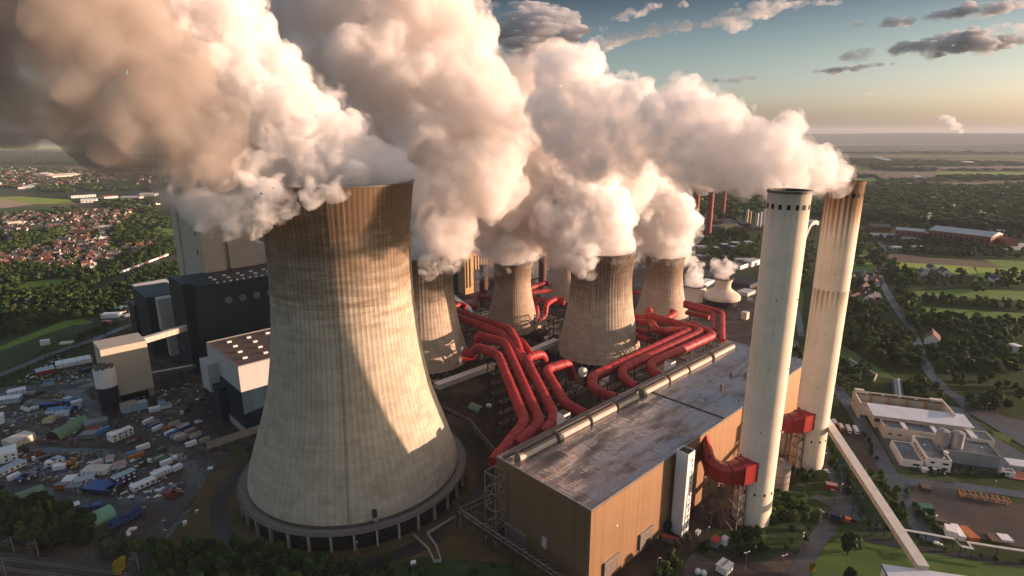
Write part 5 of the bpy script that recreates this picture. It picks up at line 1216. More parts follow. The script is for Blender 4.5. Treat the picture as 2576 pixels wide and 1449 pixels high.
# ------------------------------------------------------------------ works buildings on the right
CR = R(-18.0); CX = Vector((math.cos(CR), math.sin(CR), 0)); CYV = Vector((-math.sin(CR), math.cos(CR), 0))
M_CREAMW = plain("cream_render", (0.56, 0.50, 0.42), 0.85, 0, 0.1, 0.12)
M_ROOFG = soil("wet_flat_roof", [(0.05, 0.05, 0.055), (0.085, 0.09, 0.10), (0.15, 0.155, 0.165)], 0.12, 0.6, 0.18, 0.4)
M_ROOFW = clad_mat("white_roof_sheet", (0.56, 0.58, 0.62), 6.0, 0.4, 0, False, 0.06)
M_GREYC = clad_mat("grey_hall_cladding", (0.22, 0.235, 0.25), 2.0, 0.5)
def flat_house(org, w, d, h, wall, label, roof=None, name="works_building", cat="works building", wins=(), par=0.9, sub=()):
    """origin at the near left bottom corner; x along CX, y away from the camera"""
    t = thing(name, label, cat, (org.x, org.y, 0.3), CR)
    MB().box((w / 2, d / 2, h / 2), (w, d, h)).build("wall", wall, t); MB().box((w / 2, d / 2, h + 0.05), (w - 0.8, d - 0.8, 0.12)).build("roof", roof or M_ROOFG, t)
    b = MB()
    for c, s in (((w / 2, 0.2, h + par / 2), (w, 0.4, par)), ((w / 2, d - 0.2, h + par / 2), (w, 0.4, par)), ((0.2, d / 2, h + par / 2), (0.4, d - 0.8, par)), ((w - 0.2, d / 2, h + par / 2), (0.4, d - 0.8, par))): b.box(c, s)
    b.build("parapet", wall, t)
    for x, y, z, a, c, ax in wins: MB().box((x, y, z), (a, 0.16, c) if ax == 0 else (0.16, a, c)).build("window", M_GLASS, t)
    for x, y, a, c, hh in sub: MB().box((x, y, h + hh / 2), (a, c, hh)).build("roof_light", M_ROOFW, t)
    return t
A0 = Vector((279.8, 420.4, 0)); A0.z = 0
t = thing("bunker", "open topped beige bunker hall with rusty ribs inside", "bunker", (A0.x + 4, A0.y + 16, 0.3), CR)
w, d, h = 66, 26, 14; b = MB()
b.box((w / 2, d - 0.6, h / 2), (w, 1.2, h)); b.box((0.6, d / 2 - 0.6, h / 2), (1.2, d - 1.2, h)); b.box((w - 0.6, d / 2 - 0.6, h / 2), (1.2, d - 1.2, h)); b.box((4, d - 2.5, h + 1), (7, 4, 2.4)); b.box((w - 6, d - 2.5, h + 0.6), (9, 4, 1.6)); b.build("wall", M_CREAMW, t)
M_RUSTW = plain("rusty_panel", (0.36, 0.17, 0.06), 0.8)
for k in range(1, 5): MB().add([(w * k / 5, 2, 0.2), (w * k / 5, d - 1.3, 0.2), (w * k / 5, d - 1.3, 12), (w * k / 5 + 0.8, 2, 0.2), (w * k / 5 + 0.8, d - 1.3, 0.2), (w * k / 5 + 0.8, d - 1.3, 12)], [(0, 1, 2), (5, 4, 3), (0, 2, 5, 3), (0, 3, 4, 1), (1, 4, 5, 2)]).build("rib", M_RUSTW, t)
b = MB()
for k in range(8): b.box((w / 2, 8 + k * 2.0, 0.6 + k * 0.7), (w - 3, 1.9, 0.8))
b.build("stepped_floor", M_CREAMW, t); b = MB(); b.box((w / 2, d - 1.5, h - 1.6), (w - 3, 0.5, 2.0)); b.build("crane_rail", M_RSTEEL, t)
b = MB()
for k in range(5): b.box((10 + 12 * k, d - 1.9, h - 1.0), (2.4, 0.4, 0.8))
b.build("lamp", M_WHITE, t)
B0 = Vector((286.6, 421.2, 0)); t = thing("works_hall", "long hall under a bright white ribbed roof before the bunker", "hall", (B0.x, B0.y, 0.3), CR)
MB().box((33, 10, 5), (64, 19, 10)).build("wall", M_CREAMW, t); MB().add([(-1, -0.8, 10.4), (66.5, -0.8, 10.4), (66.5, 20.6, 11.4), (-1, 20.6, 11.4), (-1, -0.8, 10.9), (66.5, -0.8, 10.9), (66.5, 20.6, 11.9), (-1, 20.6, 11.9)], [(3, 2, 1, 0), (4, 5, 6, 7), (0, 1, 5, 4), (1, 2, 6, 5), (2, 3, 7, 6), (3, 0, 4, 7)]).build("roof", M_ROOFW, t)
b = MB()
for k in range(10): b.box((3 + 6.2 * k, 0.42, 6.5), (4.4, 0.2, 3.0))
b.build("window_band", M_GLASS, t)
C0 = Vector((285.5, 404.8, 0)); flat_house(C0, 70, 15, 8.2, M_CREAMW, "cream works building with a long puddled flat roof", wins=[(4 + 6 * k, -0.08, 4, 2.5, 1.2, 0) for k in range(2)], sub=[(14, 7, 3, 11, 1.2), (34, 7, 3, 11, 1.2), (58, 7, 4, 12, 1.2)])
b0 = C0 - CX * 5 + CYV * 2; 
D0 = Vector((288.0, 361.4, 0)); flat_house(D0, 14.5, 33, 8, M_WHITE, "white two storey office building facing the shrubs", wins=[(3.4, -0.08, 5.8, 2.4, 1.3, 0), (11, -0.08, 5.8, 3.4, 1.3, 0), (11, -0.08, 2.2, 3.4, 1.3, 0), (3.4, -0.08, 1.6, 2.4, 2.6, 0)] + [(-0.08, 5 + 4.2 * k, 5.8, 2.2, 1.3, 1) for k in range(6)] + [(-0.08, 7 + 4.2 * k, 2.4, 2.2, 1.3, 1) for k in range(4)], sub=[(11, 4, 1.4, 1.4, 0.8), (4, 20, 1.6, 1.6, 0.8)])
W0 = Vector((274.0, 365.5, 0)); t = flat_house(W0, 12.5, 28, 4.6, M_WHITE, "low white wing with a row of square pillars", wins=[(8.5, -0.08, 2.4, 4, 1.3, 0)])
for k in range(8): MB().box((-0.9, 1 + 3.5 * k, 2.3), (0.6, 0.6, 4.6)).build("pillar", M_WHITE, t)
E0 = Vector((303.5, 372.8, 0)); flat_house(E0, 37, 20, 8.6, M_GREYC, "grey clad hall with a wide puddled roof", sub=[(30, 12, 1.2, 1.2, 0.7)])
for k, (x, y) in enumerate(((309.8, 379.5), (318.5, 376.5))):
    t = thing("storage_silo", ["pale ribbed storage silo, left of the pair", "pale ribbed storage silo, right of the pair"][k], "silo", (x, y, 8.6)); MB().tube([(0, 0, 0), (0, 0, 11.5)], 4.0, 28).build("shell", clad_mat("silo_ribs", (0.36, 0.36, 0.36), 0.7, 0.4, 0.3, True) if k == 0 else MATS["silo_ribs"], t); MB().lathe([(4.1, 11.4), (4.1, 11.8), (0.3, 12.6)], 28, (0, 0), 0, False).build("roof", M_STEEL, t); MB().tube([(4.3, 0, 0), (4.3, 0, 12.6)], 0.25, 6).build("ladder", M_DARK, t)
p = G(*ZR(1012, 690)); t = thing("vent_stack", "stubby cream vent stack at the office corner", "vent stack", (304.0, 366.5, 0.3)); MB().tube([(0, 0, 0), (0, 0, 10)], 1.1, 14).build("pipe", M_CREAMW, t); MB().tube([(0, 0, 9.9), (0, 0, 10.7)], 1.5, 14).build("cap", M_WHITE, t)
flat_house(G(*ZR(1368, 782)), 6, 5, 3.4, M_WHITE, "small white gatehouse beside the canopy", par=0.3, wins=[(2, -0.08, 2, 1.6, 1, 0)])
t = thing("canopy", "white flat canopy on posts at the frame's right edge", "canopy", G(*ZR(1410, 745)), CR); MB().box((11, 4, 5.0), (24, 10, 0.6)).build("roof", M_ROOFW, t)
for x in (1, 11, 21):
    for y in (0.5, 8): MB().tube([(x, y, 0), (x, y, 4.7)], 0.25, 8).build("post", M_STEEL, t)
struct(MB().box((8, 2, 0), (26, 12, 0.3), 0).build("forecourt_tiles", plain("red_tiles", (0.25, 0.08, 0.06), 0.8), None, G(*ZR(1440, 780), 0.28), CR))
hut(*ZR(835, 752), 3.4, 3, 2.8, "white kiosk at the office entrance", M_WHITE, CR); hut(*ZR(905, 752), 3, 2.6, 2.4, "grey bin shelter beside the white kiosk", M_STEEL, CR)
t = thing("pipeline", "thin pipe on posts crossing the road to the bunker", "pipeline", G(*ZR(150, 245))); o = Vector(t.location); MB().tube([G(*ZR(150, 243), 9) - o, G(*ZR(380, 272), 9) - o], 0.5, 8).build("pipe", M_STEEL, t); b = MB()
for f in (0.05, 0.5): q = G(*ZR(150, 243), 9).lerp(G(*ZR(380, 272), 9), f) - o; b.tube([(q.x, q.y, 0), (q.x, q.y, 8.6)], 0.2, 6)
b.build("posts", M_STEEL, t)
t = thing("chute", "bundle of pale and blue conveyor tubes rising behind the bunker", "chute", G(*ZR(650, 225))); o = Vector(t.location)
for k, (c, lb) in enumerate(((MATS["blue_trestle"], "blue tube"), (M_STEEL, None), (M_STEEL, None), (M_WHITE, None), (MATS["blue_trestle"], None))): tag(MB().tube([G(*ZR(632 + 14 * k, 235), 3) - o, G(*ZR(620 + 14 * k, 128), 3) - o], 0.8, 10).build("tube", c, t), lb)
b = MB()
for f in (0.2, 0.8): q = G(*ZR(632, 235), 3).lerp(G(*ZR(676, 128), 3), f) - o; b.box((q.x, q.y, 1.2), (10, 0.6, 2.4), 0.3)
b.build("support", M_DARK, t)
# blue posts pipe bridge at lower right
pts = [gp(ZR, [(q)], 6)[0] for q in ((690, 1138), (850, 1165), (1035, 1200), (1085, 1250), (1160, 1265), (1125, 1222), (1330, 1255), (1700, 1310))]
t = thing("pipe_bridge", "white pipe bridge zigzagging on blue posts beside the dirt lot", "pipe bridge", (pts[0].x, pts[0].y, 0)); o = Vector((pts[0].x, pts[0].y, 0)); b = MB(); l_ = MB()
for a, c in zip(pts, pts[1:]):
    for s in (-0.5, 0.5): b.bar(a - o + Vector((0, s, 0)), c - o + Vector((0, s, 0)), 0.45)
    n = max(1, int((c - a).length / 14))
    for i in range(n): q = a.lerp(c, i / n) - o; l_.bar((q.x, q.y, 0), (q.x, q.y, 5.8), 0.5)
b.build("pipes", M_WHITE, t); l_.build("posts", MATS["blue_trestle"], t)
t = thing("works_hall", "corner of a white hall with a blue verge at the frame's bottom edge", "hall", G(2218, 1418, 12)); t.location.z = 0; _d = G(2420, 1447, 12) - G(2218, 1418, 12); t.rotation_euler.z = math.atan2(_d.y, _d.x)
MB().box((40, -16, 6), (80, 30, 12)).build("wall", M_WHITE, t); MB().box((40, -16, 12.2), (80.6, 30.6, 0.5)).build("roof", M_ROOFW, t); MB().box((-0.4, -16, 11.9), (0.4, 30.6, 0.9)).build("verge", paint("blue"), t)
# vehicles and boxes
for k, (x, y, cc, bc, lb) in enumerate([(232, 440, "orange", "orange", "orange lorry with a pale box, leftmost in the lorry park"), (275, 470, "orange", "orange", "orange lorry parked nose out beside the leftmost one"), (325, 480, "white", "white", "white lorry between the orange ones and the last"), (372, 485, "white", "white", "white lorry, rightmost in the lorry park")]):
    lorry(ZR, x, y, x + 22, y + 42, cc, "white", lb, 10)
cbox(ZR, 975, 1185, 1055, 1205, 7, 4, "white", "white hut with a pale roof at the dirt lot's corner", "white", group="boxes on the dirt lot"); cbox(ZR, 1065, 1215, 1112, 1222, 12, 3, "white", "white container beside the white hut on the dirt lot", group="boxes on the dirt lot"); cbox(ZR, 1140, 1225, 1205, 1225, 11, 2.8, "orange", "orange container on the dirt lot", "orange", group="boxes on the dirt lot")
cbox(ZR, 1350, 1222, 1390, 1228, 6, 1.4, "white", "white flat box, left of two at the lot's edge", group="boxes on the dirt lot"); cbox(ZR, 1393, 1228, 1432, 1232, 6, 1.4, "white", "white flat box, right of two at the lot's edge", group="boxes on the dirt lot"); cbox(ZR, 1290, 1230, 1360, 1240, 8, 1.2, "brown", "brown timber stack by the flat white boxes", name="timber_stack", cat="timber stack", group="boxes on the dirt lot")
cbox(ZR, 172, 865, 250, 880, 4, 3.2, "red", "dull red container with a pale roof by the curving road", "pink", group="boxes on the dirt lot"); cbox(ZR, 815, 1045, 925, 1058, 3, 0.8, "white", "white slab stack on the lot's grass verge", name="slab_stack", cat="slab stack"); cbox(ZR, 815, 1010, 905, 1015, 5, 1.6, "green", "dark green frames heaped by the hedge", name="frame_heap", cat="frames"); cbox(ZR, 905, 1090, 985, 1110, 4, 1.4, "brown", "orange brown scrap heap beside the hedge", name="scrap_heap", cat="scrap"); cbox(ZR, 820, 880, 885, 890, 7, 2.2, "brown", "rusty frame at the head of the dirt lot", name="steel_frame", cat="steel frame")
a, c = G(*ZR(1080, 920)), G(*ZR(1420, 980)); d_ = (c - a).normalized(); t = thing("frame_row", "long row of rusty open steel frames on the dirt lot", "steel frames", a, math.atan2(d_.y, d_.x)); L = (c - a).length
for k in range(9):
    b = MB(); w = L / 9 - 0.4
    for z in (0.3, 2.2):
        b.bar((0, 0, z), (w, 0, z), 0.35); b.bar((0, 6, z), (w, 6, z), 0.35); b.bar((0, 0, z), (0, 6, z), 0.35); b.bar((w, 0, z), (w, 6, z), 0.35)
    for x in (0, w):
        for y in (0, 6): b.bar((x, y, 0), (x, y, 2.4), 0.35)
    b.box((w / 2, 3, 0.25), (w, 5.6, 0.2)); b.build("frame", M_RSTEEL if k % 2 else M_RUSTW, t, (L * k / 9, 0, 0))
lorry(ZR, 250, 1075, 300, 1090, "navy", "navy", "dark blue tractor lorry on the road apron", 8); lorry(ZR, 300, 1090, 250, 1075, "orange", "orange", "orange sweeper lorry on the road apron", 6); van(ZR, 360, 1085, 380, 1088, "black", "dark car behind the orange sweeper", "car")
van(ZR, 170, 160, 185, 170, "black", "dark car parked beside the rust stained chimney", "car"); van(ZR, 180, 752, 190, 758, "white", "white car by the green bank", "car"); van(ZR, 925, 1240, 950, 1245, "white", "white car beyond the blue posts", "car")
b = MB(); pts = [G(*ZR(*q), 1.2) for q in ((330, -10), (440, 60), (515, 97))]
t = thing("guard_wall", "pale low wall along the sloping road by the trees", "wall", pts[0]); o = Vector(t.location)
for a, c in zip(pts, pts[1:]): b.bar(a - o, c - o, 0.8, 1.6)
b.bar(pts[-1] - o, G(*ZR(497, 140), 1.2) - o, 0.8, 1.6); b.build("wall", M_CREAMW, t)
# ------------------------------------------------------------------ the other plant behind, and far buildings
M_REDF = plain("red_factory", (0.22, 0.035, 0.028), 0.7); M_STK = plain("red_stack", (0.27, 0.055, 0.03), 0.7)
for k, (u0, v0, u1, v1, lb) in enumerate([(1747, 545, 1752, 470, "red factory stack, leftmost of three"), (1776, 596, 1785, 484, "red factory stack in front, middle of three"), (1814, 549, 1820, 483, "red factory stack, rightmost of three")]):
    g = G(u0, v0); stack((u0 + u1) / 2, v0, v1, g.y, g.y * (8.5, 8.5, 5.5)[k] / FPX / 1.2, M_STK, lb, 16)
def ibox(x, yb, wpx, hpx, d, mat, label, roof=None, rz=0.05, name="factory_building", cat="factory building", r=None):
    u, v = ZI(x, yb); g = G(u, v); sc = g.y * 1.05 / FPX; w, h = wpx * .16203 * sc, hpx * .16203 * sc
    t = thing(name, label, cat, (g.x, g.y, 0), rz, None)
    if r: MB().tube([(0, 0, 0), (0, 0, h)], w / 2, 16).build("wall", mat, t); MB().lathe([(w / 2 + 0.3, h - 0.2), (w / 2 + 0.3, h + 0.6), (0.2, h + 2)], 16, (0, 0), 0, False).build("roof", M_STEEL, t)
    else:
        MB().box((0, d / 2, h / 2), (w, d, h)).build("wall", mat, t); MB().box((0, d / 2, h + 0.4), (w + 0.6, d + 0.6, 1.0)).build("roof", roof or M_ROOFD, t)
        b = MB(); n = max(2, int(w / 7))
        for i in range(n): b.box((-w / 2 + w * (i + 0.5) / n, -0.15, h * 0.6), (w / n * 0.5, 0.3, h * 0.25))
        b.build("window_row", M_GLASS, t)
    return t
for x, yb, wp, hp, d, mt, lb in [(420, 770, 210, 110, 40, M_REDF, "dark red factory block under the leftmost stack"), (560, 770, 110, 90, 35, M_PALE, "grey factory block between two red stacks"), (720, 745, 110, 90, 40, M_OCHRE, "ochre roofed factory block by the middle stack"), (815, 860, 90, 110, 30, M_REDF, "bright red tower block of the factory"), (700, 850, 150, 80, 40, M_DARK, "dark factory block in the middle"), (895, 690, 80, 60, 30, M_REDF, "red factory head house with a sloping bridge"), (960, 800, 190, 60, 30, M_PALE, "pale pipe gallery block of the factory"), (720, 920, 240, 80, 40, M_DARK, "low dark factory block before the shed"),
    (450, 840, 160, 70, 40, M_RSTEEL, "brown factory block at the steam's edge"), (1000, 700, 120, 40, 40, M_DARK, "dark shed behind the pale gallery"), (1240, 850, 140, 60, 30, M_DARK, "dark yard block right of the shed"), (1430, 900, 140, 50, 30, M_RSTEEL, "low brown block beside the clean chimney"), (1150, 890, 100, 50, 26, M_REDF, "small red block beside the shed"), (640, 670, 200, 50, 30, M_CREAMW, "cream roofed factory block in the back row")]:
    ibox(x, yb, wp, hp, d, mt, lb)
u, v = ZI(980, 885); g = G(u, v); t = thing("factory_shed", "mustard green shed in front of the factory", "shed", (g.x, g.y, 0), 0.25); MB().add([(-26, 0, 0), (26, 0, 0), (26, 22, 0), (-26, 22, 0), (-26, 0, 9), (26, 0, 9), (26, 22, 9), (-26, 22, 9), (-26, 11, 14), (26, 11, 14)], [(0, 1, 5, 4), (1, 2, 6, 9, 5), (2, 3, 7, 6), (3, 0, 4, 8, 7)]).build("wall", plain("mustard_sheet", (0.22, 0.22, 0.06), 0.7), t); MB().add([(-27, -1, 8.9), (27, -1, 8.9), (27, 11, 14.4), (-27, 11, 14.4), (27, 23, 8.9), (-27, 23, 8.9)], [(0, 1, 2, 3), (3, 2, 4, 5)]).build("roof", plain("green_roof", (0.09, 0.10, 0.06), 0.7), t)
for x, yb, wp, hp, lb in [(1240, 770, 36, 200, "pale processing column, tallest left one"), (1285, 790, 34, 190, "orange lit processing column"), (1388, 820, 50, 190, "grey processing column near the clean chimney"), (1440, 830, 44, 220, "pale processing column with a finned head"), (1495, 800, 36, 230, "slim processing column touching the clean chimney's edge"), (1125, 800, 26, 130, "dark thin column beside the white tank"), (1150, 800, 24, 130, "ochre thin column beside the white tank")]:
    t = ibox(x, yb, wp, hp, 10, M_PALE if "ochre" not in lb and "orange" not in lb else M_OCHRE, lb, name="process_column", cat="column", r=1)  # the orange light on one column is put into its ochre colour
ibox(1050, 650, 170, 45, 10, M_WHITE, "broad white storage tank at the factory", name="storage_tank", cat="tank", r=1); ibox(525, 1035, 100, 70, 10, M_PALE, "grey tank in front of the factory trees", name="storage_tank", cat="tank", r=1); ibox(650, 1040, 90, 60, 10, M_PALE, "second grey tank before the factory trees", name="storage_tank", cat="tank", r=1)
for k, (x, yb, wp, hp, mt, lb) in enumerate([(915, 1140, 90, 30, paint("blue"), "blue and white hall by the factory road"), (1060, 1110, 60, 25, paint("navy"), "navy shed by the factory road"), (1110, 1105, 60, 22, M_WHITE, "white shed by the factory road"), (560, 1160, 120, 18, M_WHITE, "white sheds below the factory tanks"), (790, 1175, 50, 14, paint("navy"), "small navy roof beside the road"), (1290, 1090, 90, 20, M_WHITE, "row of white vehicles bodies by the factory road"), (1050, 1160, 70, 14, M_REDF, "low red roof beside the factory road"), (580, 1310, 200, 25, M_CREAMW, "cream house below the factory wood"), (1200, 1370, 220, 25, M_PALE, "grey roofed shed behind the cream tower"), (1350, 1440, 100, 40, M_WHITE, "white block near the clean chimney's flank")]):
    ibox(x, yb, wp, hp, 14, mt, lb, roof=M_PALE, name="far_building", cat="building")
# right of the cream towers
for k, (x, y, w, d, h, mt, rf, lb) in enumerate([(905, 1000 - 30, 40, 20, 7, M_WHITE, M_DARK, "white block behind the black roofed store"), (930, 1110, 60, 50, 6, M_DARK, M_BLACK, "black roofed store between the cream tower and chimney"), (960, 1215, 26, 16, 5, M_PALE, M_PALE, "pale roofed hut by the cream tower"), (1010, 950, 36, 16, 9, M_WHITE, M_PALE, "white office behind the black roofed store"), (590, 1135, 30, 14, 7, M_WHITE, M_WHITE, "white block half veiled by steam"), (950, 1440, 8, 7, 9, M_CREAMW, M_CREAMW, "cream kiosk tower at the hall's far end")]):
    g = G(*ZM(x, y)); t = thing("works_building", lb, "works building", (g.x, g.y, 0), PRZ); MB().box((0, 0, h / 2), (w, d, h)).build("wall", mt, t); MB().box((0, 0, h + 0.2), (w + 0.5, d + 0.5, 0.4)).build("roof", rf, t)
gA, gB = G(2016, 607), G(2044, 556, 0); t = thing("arched_conveyor", "pale arched conveyor gallery rising between the two chimneys", "conveyor bridge", gA); 
y0 = gA.y; P = [AT(2010, 622, y0), AT(2018, 600, y0 + 10), AT(2026, 578, y0 + 20), AT(2034, 563, y0 + 35), AT(2044, 558, y0 + 60), AT(2052, 561, y0 + 80)]; o = Vector(gA); b = MB()
for a, c in zip(P, P[1:]): b.bar(a - o, c - o, 14, 9)
b.build("gallery", M_PALE, t); b = MB()
for q in P[1:]: b.bar((q.x - o.x, q.y - o.y, -5), q - o, 2)
b.build("legs", M_DARK, t)
# brick works and far halls on the right
def long_hall(f, x1, y1, x2, y2, d, h, wall, roof, label, name="brick_hall", cat="brick hall"):
    a, c = G(*f(x1, y1)), G(*f(x2, y2)); dv = (c - a).normalized(); L = (c - a).length; t = thing(name, label, cat, (a.x, a.y, 0), math.atan2(dv.y, dv.x))
    MB().box((L / 2, d / 2, h / 2), (L, d, h)).build("wall", wall, t); MB().add([(-1, -1, h), (L + 1, -1, h), (L + 1, d / 2, h + d * 0.10), (-1, d / 2, h + d * 0.10), (L + 1, d + 1, h), (-1, d + 1, h)], [(0, 1, 2, 3), (3, 2, 4, 5), (1, 4, 2), (0, 3, 5)]).build("roof", roof, t)
    b = MB(); n = max(2, int(L / 9))
    for i in range(n): b.box((L * (i + 0.5) / n, -0.2, h * 0.5), (L / n * 0.45, 0.4, h * 0.35))
    b.build("window_row", M_GLASS, t)
long_hall(ZU, 990, 405, 1470, 465, 70, 20, M_REDBRICK, M_PALE, "longest red brick hall with a pale roof at the forest's foot"); long_hall(ZU, 1250, 435, 1465, 462, 40, 9, M_REDBRICK, M_PALE, "lower brick lean-to before the longest brick hall"); long_hall(ZU, 735, 380, 950, 400, 40, 14, M_REDBRICK, M_PALE, "shorter red brick hall left of the longest"); long_hall(ZU, 548, 350, 705, 355, 40, 13, M_REDBRICK, M_ROOFD, "dark roofed brick building at the left of the brick works"); long_hall(ZU, 925, 385, 1000, 400, 30, 8, M_REDBRICK, M_PALE, "low link between the brick halls"); long_hall(ZU, 1470, 440, 1580, 465, 30, 14, M_REDBRICK, M_REDBRICK, "small brick block at the right end of the brick works")
patch("paved_yard", gp(ZU, [(540, 360), (740, 365), (935, 405), (930, 412), (720, 400), (560, 385)]), soil("pale_yard", [(0.3, 0.29, 0.28), (0.38, 0.37, 0.36), (0.45, 0.44, 0.43)], 0.02, 0.6)); patch("paved_yard", gp(ZU, [(1480, 470), (1580, 440), (1900, 440), (1900, 500), (1600, 490)]), MATS["pale_yard"])
long_hall(ZU, 395, 345, 450, 335, 20, 8, M_WHITE, M_PALE, "white and brick house left of the brick works", "far_building", "building"); long_hall(ZU, 880, 490, 970, 490, 20, 5, M_WHITE, M_PALE, "white greenhouse by the hedge", "far_building", "building"); long_hall(ZU, 1515, 362, 1590, 362, 20, 6, M_PALE, M_PALE, "pale shed at the forest edge", "far_building", "building"); long_hall(ZU, 720, 490, 790, 490, 16, 5, M_PALE, M_PALE, "grey farm shed at the end of the long road", "far_building", "building")
long_hall(ZF, 830, -40 + 20, 980, 22, 60, 12, M_WHITE, M_WHITE, "white warehouse far out on the plain", "far_building", "building"); long_hall(ZF, 1330, 213, 1400, 213, 40, 10, M_WHITE, M_WHITE, "white barn on the far tan field", "far_building", "building"); long_hall(ZF, 1890, 45, 2010, 45, 60, 12, M_WHITE, M_WHITE, "white warehouse on the far right of the plain", "far_building", "building")
p = G(*ZU(990, 300)); t = thing("pylon", "grey steel pylon in front of the forested slope", "pylon", p, 0.3); trb = MB()
for s in (-1, 1): trb.bar((s * 4, 0, 0), (s * 1, 0, 34), 0.9); trb.bar((s * 4, 0, 0), (-s * 3, 0, 12), 0.5); trb.bar((s * 3, 0, 12), (-s * 2, 0, 24), 0.5)
for z, w in ((24, 11), (31, 8)): trb.bar((-w, 0, z), (w, 0, z), 0.8)
trb.build("lattice", M_STEEL, t)
for k, (u, v, lb) in enumerate(((20, 383, "pylon standing in the far left fields"), (154, 383, "pylon beside the far left fields, right of the other"), (335, 829, "dark lattice pylon beside the left road"))):
    c = dup(t, G(u, v), 0.6, lb); c.scale = (1, 1, 1) if k < 2 else (0.8, 0.8, 1.1)
# far left: train, halls
a, c = G(*Z2(1205, 1150)), G(*Z2(1735, 948)); L = (c - a).length; d_ = (c - a).normalized(); wag = None; n = int(L / 17)
for i in range(n):
    p = a + d_ * 17 * i; c2 = ["white", "white", "pink", "white", "brown"][i % 5]
    w = thing("freight_wagon", "pale roofed freight wagon in the train beyond the meadow" if c2 == "white" else ("pinkish freight wagon in the train beyond the meadow" if c2 == "pink" else "brown freight wagon in the train beyond the meadow"), "wagon", (p.x, p.y, 0.1), math.atan2(d_.y, d_.x), "wagons of the freight train")
    MB().box((8, 0, 2.7), (15.4, 2.9, 3.0)).build("body", paint(c2), w); MB().box((8, 0, 0.8), (14.6, 2.2, 0.5)).build("bogie", M_DARK, w)
for i in range(5):
    p = G(*Z2(1190 + 62 * i, 1275 - 26 * i)); w = thing("freight_wagon", "rusty low wagon on the siding near the navy block", "wagon", (p.x, p.y, 0.1), math.atan2(d_.y, d_.x), "rusty wagons on the siding"); MB().box((7, 0, 1.9), (13.4, 2.8, 1.8)).build("body", paint("brown"), w); MB().box((7, 0, 0.7), (12, 2.2, 0.4)).build("bogie", M_DARK, w)
for x1, y1, x2, y2, d, h, wl_, rf, lb in [(720, 385, 968, 370, 60, 9, M_WHITE, M_DARK, "dark roofed market hall between fields and village"), (815, 432, 970, 425, 40, 8, M_WHITE, M_WHITE, "white hall in front of the market hall"), (1050, 392, 1190, 380, 40, 7, M_WHITE, paint("red"), "red roofed hall beside the market hall"), (1210, 398, 1400, 395, 40, 7, M_PALE, M_PALE, "pale long hall right of the red roofed one"), (1400, 365, 1560, 362, 40, 7, M_WHITE, M_WHITE, "white sheds near the pale tower"), (535, 195, 830, 170, 90, 14, M_CREAMW, M_CREAMW, "long cream factory in the farther village"), (460, 175, 545, 165, 60, 16, M_CREAMW, M_CREAMW, "tall cream block joined to the long cream factory"), (300, 290, 420, 255, 40, 8, M_WHITE, M_PALE, "pale hall at the front of the farther village"),
    (960, 710, 1140, 690, 26, 7, M_CREAMW, M_PALE, "cream flat roofed school in the nearer village"), (90, 680, 230, 665, 26, 11, M_CREAMW, M_CREAMW, "cream church hall at the village's left edge"), (280, 715, 460, 715, 24, 6, M_WHITE, M_ROOFD, "dark roofed village hall with pale walls"), (20, 715, 170, 705, 30, 6, M_CREAMW, M_ROOFD, "dark roofed barn at the village's left edge"), (1420, 1360, 1740, 1300, 50, 7, M_WHITE, M_PALE, "pale depot beside the navy block, white vehicles around"), (1640, 1260, 1725, 1240, 8, 5, M_WHITE, M_WHITE, "white tanker shed behind the navy block"), (1450, 1375, 1500, 1362, 14, 7, paint("tan"), M_PALE, "tan workshop end of the pale depot"), (240, 1350, 300, 1345, 8, 3, M_WHITE, M_WHITE, "white hut on the meadow's edge"), (165, 1442, 270, 1435, 12, 5, M_WHITE, M_WHITE, "white sheds beside the dark wood")]:
    long_hall(Z2, x1, y1, x2, y2, d, h, wl_, rf, lb, "village_hall", "hall")
hut(*Z3(440, 495), 8, 6, 5, "white cabin beside the concrete pad in the crop field", M_WHITE, 0.5)
# ------------------------------------------------------------------ trees
def leaf_mat(name, a, b, c):
    m, t = newmat(name)
    oi = t.new("ShaderNodeObjectInfo"); p = t.pos(); n = t.noise(p, 0.35, 3, 0.6); n2 = t.noise(p, 0.06, 2, 0.5)
    k = t.math('ADD', t.math('MULTIPLY', n, 0.5), t.math('ADD', t.math('MULTIPLY', n2, 0.35), t.math('MULTIPLY', oi.outputs["Random"], 0.22)))
    t.out(t.ramp(k, [(0.38, a), (0.55, b), (0.75, c)]), 0.75, 0, 0.25)
    tr = t.new("ShaderNodeBsdfTranslucent"); tr.inputs[0].default_value = (*[v * 0.9 for v in c], 1)
    mx = t.new("ShaderNodeMixShader"); mx.inputs[0].default_value = 0.22
    t.link(t.n["Principled BSDF"].outputs[0], mx.inputs[1]); t.link(tr.outputs[0], mx.inputs[2]); t.link(mx.outputs[0], t.n["Material Output"].inputs[0])
    return m
L_GREEN = leaf_mat("leaves_green", (0.014, 0.040, 0.009), (0.040, 0.088, 0.020), (0.09, 0.155, 0.034))
L_DARK = leaf_mat("leaves_dark", (0.008, 0.025, 0.008), (0.020, 0.053, 0.016), (0.046, 0.092, 0.026))
L_OLIVE = leaf_mat("leaves_olive", (0.022, 0.042, 0.009), (0.05, 0.085, 0.018), (0.10, 0.145, 0.032))
L_YEL = leaf_mat("leaves_yellow", (0.12, 0.10, 0.008), (0.28, 0.22, 0.014), (0.45, 0.36, 0.03))
L_GREY = leaf_mat("leaves_willow", (0.035, 0.05, 0.03), (0.065, 0.085, 0.055), (0.11, 0.13, 0.09))
L_BRN = leaf_mat("leaves_brown", (0.05, 0.045, 0.015), (0.10, 0.08, 0.03), (0.16, 0.12, 0.05))
M_BARK = plain("bark", (0.05, 0.04, 0.03), 0.95)
